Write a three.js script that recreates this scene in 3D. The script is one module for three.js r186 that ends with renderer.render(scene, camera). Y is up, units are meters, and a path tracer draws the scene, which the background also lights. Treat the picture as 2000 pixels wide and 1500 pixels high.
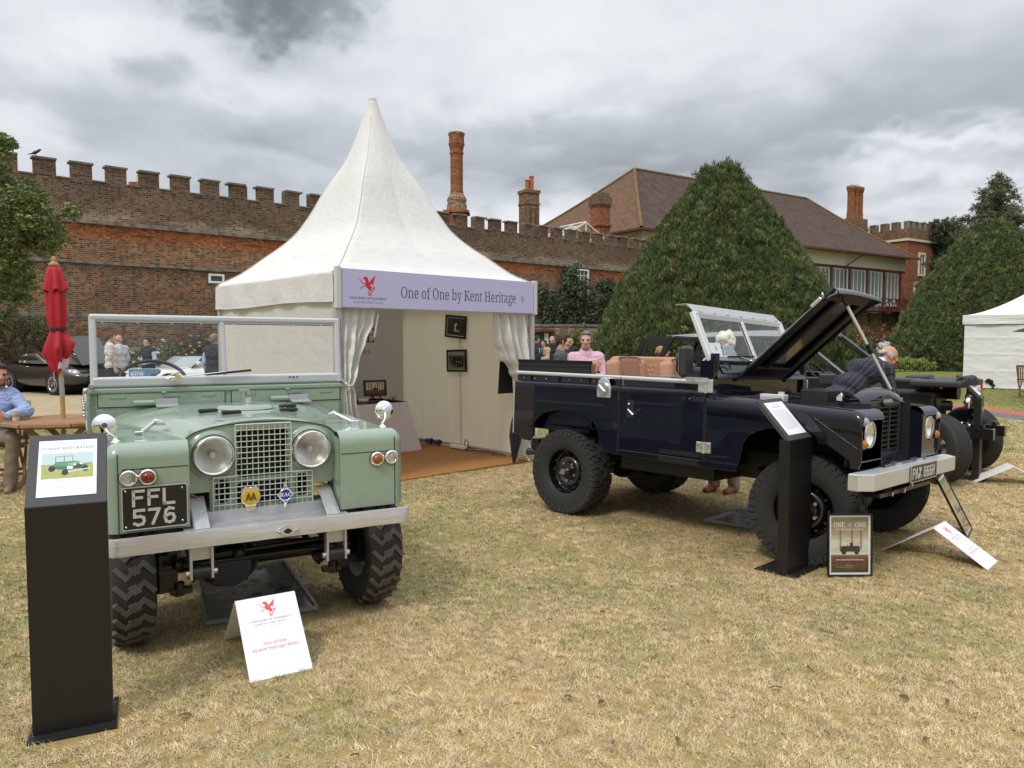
import * as THREE from 'three';
import { mergeGeometries, mergeVertices, toCreasedNormals } from 'three/addons/utils/BufferGeometryUtils.js';
import { RoundedBoxGeometry } from 'three/addons/geometries/RoundedBoxGeometry.js';
import { MarchingCubes } from 'three/addons/objects/MarchingCubes.js';

// ---------- camera, sky, sun, exposure ----------
const scene = new THREE.Scene();
const FOC = 1472, PITCH = Math.atan(85 / FOC), EYE = 1.6;
const camera = new THREE.PerspectiveCamera(2 * Math.atan(750 / FOC) * 180 / Math.PI, 4 / 3, 0.1, 400);
camera.position.set(0, EYE, 0);
camera.rotation.x = -PITCH;
const renderer = new THREE.WebGLRenderer({ antialias: true });
renderer.setSize(1024, 768);
renderer.toneMapping = THREE.LinearToneMapping;
renderer.toneMappingExposure = 1.2;
renderer.shadowMap.enabled = true;
const sun = new THREE.DirectionalLight(new THREE.Color(1.0, 0.95, 0.87), 1.5);
sun.position.set(-14, 34, 16);
sun.target.position.set(0, 0, -8);
sun.castShadow = true;
sun.shadow.radius = 24;
sun.shadow.mapSize.set(2048, 2048);
Object.assign(sun.shadow.camera, { left: -40, right: 40, top: 40, bottom: -40, near: 1, far: 140 });
scene.add(sun, sun.target);

// ---------- noise ----------
function mulberry(a) { return () => { a |= 0; a = a + 0x6d2b79f5 | 0; let t = Math.imul(a ^ a >>> 15, 1 | a); t = t + Math.imul(t ^ t >>> 7, 61 | t) ^ t; return ((t ^ t >>> 14) >>> 0) / 4294967296; }; }
const rnd = mulberry(20240905);
const rr = (a, b) => a + (b - a) * rnd();
const clamp = (x, a = 0, b = 1) => Math.min(b, Math.max(a, x));
const lerp = (a, b, t) => a + (b - a) * t;
const smooth = (a, b, x) => { const t = clamp((x - a) / (b - a)); return t * t * (3 - 2 * t); };
const PERM = new Uint8Array(512), HV = new Float32Array(256);
{ const r = mulberry(77); const p = [...Array(256).keys()]; for (let i = 255; i > 0; i--) { const j = Math.floor(r() * (i + 1)); [p[i], p[j]] = [p[j], p[i]]; } for (let i = 0; i < 512; i++) PERM[i] = p[i & 255]; for (let i = 0; i < 256; i++) HV[i] = r(); }
function vn(x, y, px = 0, py = 0) {        // value noise, periodic when px, py are given
  let xi = Math.floor(x), yi = Math.floor(y); const fx = x - xi, fy = y - yi;
  let x1 = xi + 1, y1 = yi + 1;
  if (px) { xi = ((xi % px) + px) % px; x1 = ((x1 % px) + px) % px; yi = ((yi % py) + py) % py; y1 = ((y1 % py) + py) % py; }
  const u = fx * fx * (3 - 2 * fx), v = fy * fy * (3 - 2 * fy);
  const h = (a, b) => HV[PERM[(a & 255) + PERM[b & 255]]];
  const a = h(xi, yi), b = h(x1, yi), c = h(xi, y1), d = h(x1, y1);
  return a + (b - a) * u + (c - a) * v + (a - b - c + d) * u * v;
}
function fbm(x, y, o = 5, p = 0) { let s = 0, a = 0.5, n = 0; for (let i = 0; i < o; i++) { s += a * vn(x + i * (p ? 0 : 17.3), y + i * (p ? 0 : 9.1), p, p); n += a; a *= 0.5; x *= 2; y *= 2; if (p) p *= 2; } return s / n; }

// ---------- sky: overcast, with darker and paler banks of cloud ----------
{
  const W = 3072, H = 1536, data = new Float32Array(W * H * 4);
  // [azimuth, elevation, half width, half height, change of brightness] in degrees; azimuth 0 straight ahead, + to the right
  // clouds with a firm edge, same numbers
  const heaps = [[-17.6, 22.7, 6.8, 3.1, -0.27], [-24.5, 17.6, 2.3, 1.0, -0.16], [28.6, 12.3, 3.9, 1.7, 0.17], [24.6, 11.3, 2.2, 1.5, 0.10], [11.3, 11.0, 3.2, 1.0, 0.10], [2.4, 8.6, 5.5, 1.8, 0.18], [-25.5, 18.2, 4.6, 2.0, 0.08], [31.5, 9.8, 3.6, 1.6, 0.12], [-33.5, 12.6, 3.4, 2.0, 0.10]];
  const banks = [
    [-17.5, 23, 7, 3.6, -0.16], [-19, 19.5, 3.2, 2.0, -0.08], [-24.5, 17.2, 2.8, 1.2, -0.10], [-26.5, 18.8, 4.5, 2.2, 0.16], [-17, 17.5, 4.5, 1.3, 0.14], [-33, 18, 3, 4, 0.08], [-34, 13.5, 3, 1.8, 0.12],
    [-18, 14.4, 18, 1.7, -0.10], [-30, 12.9, 5, 1, -0.05], [-14, 11.8, 10, 1.6, 0.07], [-22, 11, 10, 1.2, -0.02], [5, 20.5, 13, 3.4, 0.16], [-2, 17.8, 8, 1.6, 0.05],
    [2, 12.4, 8, 2.6, -0.10], [14, 13.6, 9, 2.4, -0.13], [28, 14.6, 13, 2.4, -0.11], [20, 21, 11, 3, 0.03], [2.0, 8.8, 6.5, 2.0, 0.20], [-4, 8, 5, 3, 0.14], [11.5, 11.3, 3.4, 0.8, 0.10],
    [23.5, 12.2, 1.8, 1.7, -0.06], [29.0, 13.6, 4.6, 0.5, 0.20], [28.6, 11.4, 3.6, 1.5, -0.06], [25.0, 10.9, 1.6, 1.4, 0.12], [31.5, 11.2, 3.2, 1.5, 0.12], [27.0, 9.0, 3.5, 1.3, 0.16], [-31, 10, 5, 1.4, 0.06],
  ];
  for (let j = 0; j < H; j++) {
    const el = ((j + 0.5) / H - 0.5) * 180, se = Math.sin(el * Math.PI / 180), ce = Math.cos(el * Math.PI / 180);
    for (let i = 0; i < W; i++) {
      const th = ((i + 0.5) / W - 0.5) * 2 * Math.PI, o = (j * W + i) * 4;
      const dx = Math.cos(th) * ce, dz = Math.sin(th) * ce;
      let L;
      if (el < -3) L = 0.45;
      else {
        let az = Math.atan2(dx, -dz) * 180 / Math.PI;
        const k = 1 / (Math.max(se, 0) + 0.22), cx = dx * k * 2.3 + 40, cy = dz * k * 2.3 + 40;
        const w1 = fbm(cx + 3.1, cy + 7.7, 4) - 0.5, w2 = fbm(cx + 11.9, cy + 1.3, 4) - 0.5;
        const n = fbm(cx * 1.1 + w1 * 2.2, cy * 1.1 + w2 * 2.2, 6) - 0.5, f = fbm(cx * 4 + w2 * 3, cy * 4 + w1 * 3, 5) - 0.5;
        L = 0.405 + 0.92 * Math.pow(Math.max(0, se), 1.5) + n * 0.26 + f * 0.07;
        if (Math.abs(az) < 75) {
          const wa = az + w1 * 9 + f * 5, we = el + w2 * 5 + f * 3.2;
          let s = 0;
          for (const [a, e, ha, he, b] of banks) { const q = ((wa - a) / ha) ** 2 + ((we - e) / he) ** 2; if (q < 9) s += b * 1.0 * Math.exp(-q * 0.8); }
          L += s * (1 + f * 1.2);
          const f2 = fbm(az * 0.9 + 60, el * 1.3 + 60, 5) - 0.5;
          for (const [a, e, ha, he, b] of heaps) { const q = ((az + w1 * 5 - a) / ha) ** 2 + ((el + w2 * 2.4 - e) / he) ** 2; if (q < 5) L += b * smooth(1.9, 0.0, q + f2 * 1.9); }
        }
        L = Math.max(0.17, L);
        if (L > 0.66 && el < 30) L = lerp(0.66 + (L - 0.66) * 0.5, L, smooth(20, 30, el));
      }
      const t = clamp((L - 0.2) / 0.55);
      data[o] = L * lerp(0.885, 0.97, t); data[o + 1] = L * lerp(0.985, 1.0, t); data[o + 2] = L * lerp(1.11, 1.045, t); data[o + 3] = 1;
    }
  }
  const sky = new THREE.DataTexture(data, W, H, THREE.RGBAFormat, THREE.FloatType);
  sky.mapping = THREE.EquirectangularReflectionMapping; sky.minFilter = sky.magFilter = THREE.LinearFilter; sky.needsUpdate = true;
  scene.background = sky; scene.environment = sky;
}

// ---------- helpers ----------
const PI = Math.PI, D2R = PI / 180;
const V = (x, y, z) => new THREE.Vector3(x, y, z);
const v3 = (a) => a.isVector3 ? a : V(a[0], a[1], a[2]);
const col = (r, g, b) => new THREE.Color().setRGB(r, g, b);
const used = {};
function numbered(n) { const k = used[n] = (used[n] ?? -1) + 1; return k ? n + '_' + String(k).padStart(3, '0') : n; }
// a pixel of the 2000 x 1500 photograph, with its distance or its height above the ground, as a place in metres
function ray(px, py) { const x = (px - 1000) / FOC, y = -(py - 750) / FOC, c = Math.cos(PITCH), s = Math.sin(PITCH); return V(x, y * c - s, -y * s - c); }
function at(px, py, d) { const r = ray(px, py); return r.multiplyScalar(d / -r.z).add(V(0, EYE, 0)); }
function gr(px, py, h = 0) { const r = ray(px, py); return r.multiplyScalar((h - EYE) / r.y).add(V(0, EYE, 0)); }

function prep(g, keepUv = true) {
  let o = g.index ? g.toNonIndexed() : g;
  for (const k of Object.keys(o.attributes)) if (!['position', 'normal', 'uv', 'color'].includes(k)) o.deleteAttribute(k);
  if (!o.attributes.normal) o.computeVertexNormals();
  if (!o.attributes.uv) o.setAttribute('uv', new THREE.BufferAttribute(new Float32Array(o.attributes.position.count * 2), 2));
  return o;
}
function merge(list) {
  list = list.flat(9).filter(Boolean).map((g) => prep(g));
  if (list.length === 1) return list[0];
  if (list.some((g) => g.attributes.color)) for (const g of list) if (!g.attributes.color) g.setAttribute('color', new THREE.BufferAttribute(new Float32Array(g.attributes.position.count * 3).fill(1), 3));
  return mergeGeometries(list, false);
}
function part(name, geos, mat, parent, extra) {
  const m = new THREE.Mesh(merge([geos]), mat);
  m.name = parent && parent !== scene ? name : numbered(name);
  m.castShadow = m.receiveShadow = true;
  (parent ?? scene).add(m);
  if (extra) Object.assign(m.userData, extra);
  return m;
}
function tag(o, label, category, group, kind) { if (label) o.userData.label = label; if (category) o.userData.category = category; if (group) o.userData.group = group; if (kind) o.userData.kind = kind; return o; }
function thing(name, label, category, pos = [0, 0, 0], turn = 0, group) {
  const g = new THREE.Group(); g.name = numbered(name); const p = v3(pos); g.position.copy(p); g.rotation.y = turn; scene.add(g);
  return tag(g, label, category, group);
}
function sub(name, parent) { const g = new THREE.Group(); g.name = name; parent.add(g); return g; }
function copyOf(o, pos, turn, label, group) {
  const c = o.clone(); c.name = numbered(o.userData.base ?? o.name.replace(/_\d+$/, '')); scene.add(c);
  c.userData = { ...o.userData };
  if (pos) c.position.copy(v3(pos)); if (turn != null) c.rotation.y = turn;
  if (label) c.userData.label = label; if (group) c.userData.group = group;
  return c;
}
function xf(g, x = 0, y = 0, z = 0, rx = 0, ry = 0, rz = 0, s) {
  if (s) g.scale(...(Array.isArray(s) ? s : [s, s, s]));
  if (rx) g.rotateX(rx); if (ry) g.rotateY(ry); if (rz) g.rotateZ(rz);
  return g.translate(x, y, z);
}
const box = (w, h, d, x = 0, y = 0, z = 0, rx, ry, rz) => boxUv(xf(new THREE.BoxGeometry(w, h, d), x, y, z, rx, ry, rz), w, h, d);
function boxUv(g, w, h, d) { const uv = g.attributes.uv, f = [[d, h], [d, h], [w, d], [w, d], [w, h], [w, h]]; for (let i = 0; i < 24; i++) { const [a, b] = f[i >> 2]; uv.setXY(i, uv.getX(i) * a, uv.getY(i) * b); } return g; }
const rb = (w, h, d, r, x = 0, y = 0, z = 0, rx, ry, rz, seg = 2) => xf(new RoundedBoxGeometry(w, h, d, seg, Math.min(r, w / 2.01, h / 2.01, d / 2.01)), x, y, z, rx, ry, rz);
const cyl = (r1, r2, h, x = 0, y = 0, z = 0, rx, ry, rz, seg = 20, open = false) => xf(new THREE.CylinderGeometry(r1, r2, h, seg, 1, open), x, y, z, rx, ry, rz);
const sph = (r, x = 0, y = 0, z = 0, sx = 1, sy = 1, sz = 1, n = 16) => xf(new THREE.SphereGeometry(r, n, Math.ceil(n * 0.7)), x, y, z, 0, 0, 0, [sx, sy, sz]);
const ring = (R, r, x = 0, y = 0, z = 0, rx, ry, rz, n = 32) => xf(new THREE.TorusGeometry(R, r, 8, n), x, y, z, rx, ry, rz);
function bar(p, q, r, r2 = r, seg = 10) {      // round bar between two points
  p = v3(p); q = v3(q); const d = q.clone().sub(p), L = d.length(), g = new THREE.CylinderGeometry(r2, r, L, seg);
  g.translate(0, L / 2, 0); g.applyQuaternion(new THREE.Quaternion().setFromUnitVectors(V(0, 1, 0), d.divideScalar(L))); return g.translate(p.x, p.y, p.z);
}
function beam(p, q, w, h, up = [0, 1, 0], round = 0) {      // rectangular bar between two points; h is measured along up
  p = v3(p); q = v3(q); const z = q.clone().sub(p), L = z.length(); z.divideScalar(L);
  const x = v3(up).clone().cross(z).normalize(), y = z.clone().cross(x);
  const g = round ? new RoundedBoxGeometry(w, h, L, 2, round) : boxUv(new THREE.BoxGeometry(w, h, L), w, h, L);
  const m = new THREE.Matrix4().makeBasis(x, y, z); m.setPosition(p.add(q).multiplyScalar(0.5)); return g.applyMatrix4(m);
}
function tube(pts, r, seg = 24, rad = 8, closed = false, tension = 0.5) { return new THREE.TubeGeometry(new THREE.CatmullRomCurve3(pts.map((p) => v3(p).clone()), closed, 'catmullrom', tension), seg, r, rad, closed); }
const lathe = (pts, seg = 32, x = 0, y = 0, z = 0, rx, ry, rz) => xf(new THREE.LatheGeometry(pts.map(([r, h]) => new THREE.Vector2(r, h)), seg), x, y, z, rx, ry, rz);
function shape(pts, holes = []) { const s = new THREE.Shape(pts.map(([x, y]) => new THREE.Vector2(x, y))); for (const h of holes) s.holes.push(new THREE.Path(h.map(([x, y]) => new THREE.Vector2(x, y)))); return s; }
function ext(pts, depth, bevel = 0, holes = [], seg = 2) { return new THREE.ExtrudeGeometry(shape(pts, holes), { depth: depth - 2 * bevel, bevelEnabled: bevel > 0, bevelThickness: bevel, bevelSize: bevel, bevelOffset: -bevel, bevelSegments: seg, curveSegments: 16 }).translate(0, 0, bevel); }
function circ(x, y, r, n = 24, a0 = 0, a1 = 2 * PI) { const o = []; const full = Math.abs(a1 - a0) > 6.28; for (let i = 0; i < n + (full ? 0 : 1); i++) { const a = a0 + (a1 - a0) * i / n; o.push([x + r * Math.cos(a), y + r * Math.sin(a)]); } return o; }
function rrect(x0, y0, x1, y1, r, n = 5) { return [...circ(x1 - r, y1 - r, r, n, 0, PI / 2), ...circ(x0 + r, y1 - r, r, n, PI / 2, PI), ...circ(x0 + r, y0 + r, r, n, PI, 1.5 * PI), ...circ(x1 - r, y0 + r, r, n, 1.5 * PI, 2 * PI)]; }
function sheet(nu, nv, f, uvf) {      // a smooth sheet through f(u, v), u and v from 0 to 1
  const P = [], U = [], I = [];
  for (let j = 0; j <= nv; j++) for (let i = 0; i <= nu; i++) { const u = i / nu, v = j / nv, p = f(u, v); P.push(...(p.isVector3 ? [p.x, p.y, p.z] : p)); U.push(...(uvf ? uvf(u, v) : [u, v])); }
  for (let j = 0; j < nv; j++) for (let i = 0; i < nu; i++) { const a = j * (nu + 1) + i, b = a + 1, c = a + nu + 1, d = c + 1; I.push(a, b, d, a, d, c); }
  const g = new THREE.BufferGeometry(); g.setAttribute('position', new THREE.Float32BufferAttribute(P, 3)); g.setAttribute('uv', new THREE.Float32BufferAttribute(U, 2)); g.setIndex(I); g.computeVertexNormals(); return g;
}
function shell(nu, nv, f, t, uvf) {      // the same sheet with a thickness t
  const g = sheet(nu, nv, f, uvf), n = g.attributes.normal, p = g.attributes.position;
  const off = (u, v) => { const i = Math.round(v * nv) * (nu + 1) + Math.round(u * nu); return [p.getX(i) - n.getX(i) * t, p.getY(i) - n.getY(i) * t, p.getZ(i) - n.getZ(i) * t]; };
  const b = sheet(nu, nv, (u, v) => off(1 - u, v), uvf), at0 = (u, v) => { const i = Math.round(v * nv) * (nu + 1) + Math.round(u * nu); return [p.getX(i), p.getY(i), p.getZ(i)]; };
  const edge = (n1, h) => sheet(n1, 1, (u, v) => v ? off(...h(u)) : at0(...h(u)));
  return merge([g, b, edge(nu, (u) => [1 - u, 0]), edge(nu, (u) => [u, 1]), edge(nv, (u) => [0, u]), edge(nv, (u) => [1, 1 - u])]);
}
function loft(rings, close = true, caps = false) {      // skin through rings of points
  const n = rings[0].length, P = rings.map((r) => r.map(v3));
  const g = sheet(close ? n : n - 1, rings.length - 1, (u, v) => P[Math.round(v * (rings.length - 1))][Math.round(u * (close ? n : n - 1)) % n]);
  const m = close ? smoothSeam(g) : g;
  if (!caps) return m;
  const cap = (r, flip) => { const c = r.reduce((s, p) => s.add(p), V(0, 0, 0)).divideScalar(n), q = []; for (let i = 0; i < n; i++) { const a = r[i], b = r[(i + 1) % n]; q.push(...c.toArray(), ...(flip ? b : a).toArray(), ...(flip ? a : b).toArray()); } const h = new THREE.BufferGeometry(); h.setAttribute('position', new THREE.Float32BufferAttribute(q, 3)); h.computeVertexNormals(); return h; };
  return merge([m, cap(P[0], true), cap(P[P.length - 1], false)]);
}
function smoothSeam(g) { g.deleteAttribute('normal'); g.deleteAttribute('uv'); const m = mergeVertices(g, 1e-5); m.computeVertexNormals(); return m; }
const crease = (g, a = 0.6) => toCreasedNormals(g.index ? g.toNonIndexed() : g, a);
function planar(g, axU, axV, s = 1) { g = prep(g); const p = g.attributes.position, uv = g.attributes.uv; const k = { x: 'getX', y: 'getY', z: 'getZ' }; for (let i = 0; i < p.count; i++) uv.setXY(i, p[k[axU]](i) * s, p[k[axV]](i) * s); return g; }
function boxMap(g, s = 1) {      // uv in metres by the way each face points
  g = prep(g); const p = g.attributes.position, n = g.attributes.normal, uv = g.attributes.uv;
  for (let i = 0; i < p.count; i++) { const a = Math.abs(n.getX(i)), b = Math.abs(n.getY(i)), c = Math.abs(n.getZ(i)); if (b > a && b > c) uv.setXY(i, p.getX(i) * s, p.getZ(i) * s); else if (a > c) uv.setXY(i, p.getZ(i) * s, p.getY(i) * s); else uv.setXY(i, p.getX(i) * s, p.getY(i) * s); }
  return g;
}
function tint(g, f) { g = prep(g); const p = g.attributes.position, c = new Float32Array(p.count * 3); for (let i = 0; i < p.count; i++) { const q = Array.isArray(f) ? f : f(p.getX(i), p.getY(i), p.getZ(i)); c[i * 3] = q[0]; c[i * 3 + 1] = q[1]; c[i * 3 + 2] = q[2]; } g.setAttribute('color', new THREE.BufferAttribute(c, 3)); return g; }

const parts = (name, list, mat, parent) => list.map((g) => part(name, [g], mat, parent));
// ---------- textures and materials ----------
function tex(w, h, f, { srgb = false, rep = [1, 1], n = 4 } = {}) {      // f(x, y, w, h) -> linear [r, g, b] or a number
  const d = new Uint8Array(w * h * 4), enc = (v) => Math.round(255 * clamp(srgb ? (v <= 0.0031308 ? v * 12.92 : 1.055 * Math.pow(v, 1 / 2.4) - 0.055) : v));
  for (let y = 0; y < h; y++) for (let x = 0; x < w; x++) { const q = f(x, y, w, h), o = (y * w + x) * 4; if (typeof q === 'number') d[o] = d[o + 1] = d[o + 2] = enc(q); else { d[o] = enc(q[0]); d[o + 1] = enc(q[1]); d[o + 2] = enc(q[2]); } d[o + 3] = q[3] != null ? Math.round(q[3] * 255) : 255; }
  const t = new THREE.DataTexture(d, w, h); if (srgb) t.colorSpace = THREE.SRGBColorSpace;
  t.wrapS = t.wrapT = THREE.RepeatWrapping; t.magFilter = THREE.LinearFilter; t.minFilter = THREE.LinearMipmapLinearFilter; t.generateMipmaps = true; t.repeat.set(...rep); t.needsUpdate = true; return t;
}
function canvasTex(w, h, draw) { const c = document.createElement('canvas'); c.width = w; c.height = h; const x = c.getContext('2d'); draw(x, w, h); const t = new THREE.CanvasTexture(c); t.colorSpace = THREE.SRGBColorSpace; t.anisotropy = 8; return t; }
const std = (c, roughness = 0.7, metalness = 0, o = {}) => new THREE.MeshStandardMaterial({ color: Array.isArray(c) ? col(...c) : c, roughness, metalness, side: THREE.DoubleSide, ...o });
const phys = (c, o = {}) => new THREE.MeshPhysicalMaterial({ color: Array.isArray(c) ? col(...c) : c, side: THREE.DoubleSide, ...o });
const fine = tex(256, 256, (x, y) => fbm(x / 8, y / 8, 4, 32));
const matte = (c, o = {}) => phys(c, { roughness: 0.95, specularIntensity: 0.15, ...o });
const blotch = tex(256, 256, (x, y) => fbm(x / 32, y / 32, 5, 8));
const rep = (t, x, y = x) => { const c = t.clone(); c.repeat.set(x, y); c.needsUpdate = true; return c; };
const MAT = {
  black: std([0.012, 0.012, 0.013], 0.5), satin: phys([0.010, 0.0098, 0.0095], { roughness: 0.38 }), rubber: std([0.022, 0.021, 0.020], 0.75, 0, { bumpMap: rep(fine, 3), bumpScale: 0.0008 }),
  tread: std([0.085, 0.076, 0.067], 0.85, 0, { bumpMap: rep(fine, 3), bumpScale: 0.001 }), chrome: std([0.86, 0.86, 0.86], 0.06, 1), steel: std([0.62, 0.62, 0.62], 0.35, 1), dark: std([0.006, 0.006, 0.007], 0.6),
  white: std([0.78, 0.78, 0.77], 0.6), wheelCream: std([0.55, 0.52, 0.42], 0.5), oily: phys([0.012, 0.012, 0.012], { roughness: 0.35 }),
  glass: phys([0.95, 0.98, 0.97], { transmission: 1, roughness: 0.0, thickness: 0, ior: 1.5 }), amber: phys([0.55, 0.19, 0.015], { roughness: 0.15, transmission: 0.25, thickness: 0 }), red: phys([0.26, 0.035, 0.012], { roughness: 0.15, transmission: 0.2, thickness: 0 }),
  orange: phys([0.38, 0.10, 0.02], { roughness: 0.15, transmission: 0.2, thickness: 0 }),
};
// ---------- ground: parched lawn, gravel, flower beds ----------
// the palace wall runs from W0 along WD; WN points from it to the lawn
const W0 = V(-17.5, 0, -28), WD = V(0.7545, 0, -0.6563), WN = V(0.6563, 0, 0.7545), WTURN = Math.atan2(0.6563, 0.7545);
const onWall = (t, out, y = 0) => W0.clone().addScaledVector(WD, t).addScaledVector(WN, out).setY(y);
const wallDist = (x, z) => (x - W0.x) * WN.x + (z - W0.z) * WN.z;
function greenness(x, z) {       // 0 straw, 1 green
  const n = fbm(x * 0.42 + 31, z * 0.42 + 17, 4), m = fbm(x * 2.3 + 5, z * 2.3 + 9, 3), q = fbm(x * 7 + 15, z * 7 + 3, 2);
  let g = smooth(0.43, 0.70, n * 0.34 + m * 0.36 + q * 0.30) * 0.52;
  g += 0.30 * smooth(-1.3, -3.4, x + (z + 4) * 0.3) + 0.62 * smooth(-15, -24, z) * smooth(1, 7, x) + 0.30 * smooth(-9.5, -14, z);
  return clamp(g);
}
{
  const straw = tex(1024, 1024, (x, y) => {
    const a = fbm(x / 7, y / 3, 3, 0), b = fbm(x / 128, y / 128, 4, 8), c = vn(x / 2.5 + y / 9, y / 2.5 - x / 9), s = 0.5 + 0.75 * (0.5 * a + 0.3 * c + 0.2 * b);
    return [0.80 * s, 0.78 * s, 0.74 * s];
  }, { srgb: true });
  const n = 220, ext0 = 300, P = [], C = [], U = [], I = [];
  const warp = (u) => { const s = u * 2 - 1; return Math.sign(s) * (Math.abs(s) * 14 + Math.pow(Math.abs(s), 6) * (ext0 - 14)); };
  for (let j = 0; j <= n; j++) for (let i = 0; i <= n; i++) {
    const x = warp(i / n), z = warp(j / n) - 9, g = greenness(x, z), h = fbm(x * 1.1, z * 1.1, 3);
    P.push(x, 0, z); U.push(x / 1.6, z / 1.6);
    const d = lerp(0.86, 1.1, h);
    C.push(lerp(0.52, 0.23, g) * d, lerp(0.38, 0.25, g) * d, lerp(0.18, 0.075, g) * d);
  }
  for (let j = 0; j < n; j++) for (let i = 0; i < n; i++) { const a = j * (n + 1) + i; I.push(a, a + n + 1, a + 1, a + 1, a + n + 1, a + n + 2); }
  const g = new THREE.BufferGeometry(); g.setAttribute('position', new THREE.Float32BufferAttribute(P, 3)); g.setAttribute('color', new THREE.Float32BufferAttribute(C, 3)); g.setAttribute('uv', new THREE.Float32BufferAttribute(U, 2)); g.setIndex(I); g.computeVertexNormals();
  const m = new THREE.Mesh(g, matte([1, 1, 1], { map: straw, vertexColors: true, bumpMap: straw, bumpScale: 0.008 }));
  m.name = numbered('ground'); scene.add(m); tag(m, 'parched lawn of straw coloured and green grass', 'lawn', null, 'structure');

  // tufts of short dry grass standing on the lawn, thinner with distance
  const tuft = () => { const q = [], nn = []; for (let k = 0; k < 15; k++) { const a = rr(0, 2 * PI), r = rr(0, 0.032), bx = Math.cos(a) * r, bz = Math.sin(a) * r, h = rr(0.006, 0.02), l = rr(0.004, 0.03), b = rr(0, 2 * PI), w = rr(0.0009, 0.0019), px = -Math.sin(b) * w, pz = Math.cos(b) * w; q.push(bx - px, 0, bz - pz, bx + px, 0, bz + pz, bx + Math.cos(b) * l, h, bz + Math.sin(b) * l); for (let i = 0; i < 3; i++) nn.push(Math.cos(b) * 0.3, 0.9, Math.sin(b) * 0.3); } const t = new THREE.BufferGeometry(); t.setAttribute('position', new THREE.Float32BufferAttribute(q, 3)); t.setAttribute('normal', new THREE.Float32BufferAttribute(nn, 3)); return t; };
  const kinds = [0, 1, 2].map(tuft), mats = [...Array(3)].map(() => std([1, 1, 1], 0.85, 0, {}));
  const spots = [[], [], []];
  const put = (d0, d1, perM2) => { const N = Math.round(0.74 * (d1 * d1 - d0 * d0) * perM2); for (let i = 0; i < N; i++) { const d = Math.sqrt(d0 * d0 + rnd() * (d1 * d1 - d0 * d0)), x = d * rr(-0.74, 0.74), z = -d; if (bare(x, z)) continue; spots[i % 3].push([x, z]); } };
  const clear = [[-1.80, -3.07, 0.19], [1.93, -5.2, 0.19], [5.36, -8.68, 0.19], [1.9, -6.6, 0.3], [2.3, -6.5, 0.2]];
  const bare = (x, z) => { for (const [a, b, r] of clear) if ((x - a) ** 2 + (z - b) ** 2 < r * r) return true; const a = x + 1.86, b = z + 8, u = a * 0.726 - b * 0.688, v = -a * 0.688 - b * 0.726; if (u > -0.1 && u < 3 && v > 0.02 && v < 3.1) return true; if (wallDist(x, z) < 16) return true; const ta = x + 1.64, tb = z + 4.70, tu = ta * 0.86 - tb * 0.5, tv = ta * 0.5 + tb * 0.86; return Math.abs(tu) < 0.3 && Math.abs(tv) < 0.48; };
  put(2.2, 5, 1500); put(5, 9, 1000); put(9, 15, 420); put(15, 26, 70);
  const mtx = new THREE.Matrix4(), c = new THREE.Color();
  spots.forEach((list, k) => {
    const im = new THREE.InstancedMesh(kinds[k], mats[k], list.length); im.name = numbered('grass');
    list.forEach(([x, z], i) => {
      const g0 = clamp(greenness(x, z) * 1.1 + rr(-0.28, 0.26)), far = smooth(6, 14, -z), s = rr(0.6, 1.35) * (1 + far * 0.45), d = rr(0.72, 1.25);
      mtx.makeRotationY(rr(0, 2 * PI)); mtx.scale(V(s, s * rr(0.6, 1.2), s)); mtx.setPosition(x, 0, z); im.setMatrixAt(i, mtx);
      const dry = rnd() < 0.2 ? 0.66 : 1;
      c.setRGB(lerp(0.80, 0.31, g0) * d * dry, lerp(0.62, 0.36, g0) * d * dry, lerp(0.37, 0.13, g0) * d * dry); im.setColorAt(i, c);
    });
    scene.add(im); tag(im, 'short dry grass blades covering the lawn', 'grass', null, 'stuff');
  });

  // a few dry leaves and bits of twig lying in the turf
  const bits = []; for (let i = 0; i < 46; i++) { const d = 2.6 + 6 * rnd(), x = d * rr(-0.66, 0.66), z = -d; if (bare(x, z)) continue; const l = rr(0.012, 0.028); if (i % 3) bits.push(xf(shell(4, 3, (u, v) => [(u - 0.5) * l * 2, 0.006 * Math.sin(u * 3) + 0.004 * Math.cos(v * 4), (v - 0.5) * l * Math.sin(u * PI + 0.05)], 0.0006), 0, 0, 0, rr(-0.5, 0.5), rr(0, 6), 0).translate(x, 0.019, z)); else bits.push(bar([x, 0.018, z], [x + rr(-0.05, 0.05), 0.022, z + rr(-0.05, 0.05)], 0.0018, 0.0012, 5)); }
  tag(part('leaf_litter', bits, std([0.12, 0.075, 0.04], 0.9), scene), 'dry brown leaves and twigs scattered on the lawn', 'leaves', null, 'stuff');
  // gravel walk and planted border along the palace wall
  const gravel = tex(1024, 1024, (x, y) => { const a = vn(x / 3.2, y / 3.2, 320, 320), b = fbm(x / 64, y / 64, 4, 16), e = vn(x / 1.6, y / 1.6); const s = 0.55 + 0.5 * a + 0.2 * (b - 0.5) + 0.25 * (e - 0.5); return [0.50 * s, 0.405 * s, 0.255 * s]; }, { srgb: true });
  const strip = (name, o0, o1, y, mat, sc, label, cat) => { const q = sheet(60, 12, (u, v) => { const p = onWall(lerp(-20, 44, u), lerp(o0, o1, v), y); return p; }, (u, v) => [u * 64 / sc, v * (o1 - o0) / sc]); return tag(part(name, q, mat, scene), label, cat, null, 'structure'); };
  strip('gravel_path', 15.6, 2.9, 0.004, std([1, 1, 1], 0.95, 0, { map: gravel, bumpMap: gravel, bumpScale: 0.02 }), 3, 'pale tan gravel walk beside the brick palace wall', 'path');
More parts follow.
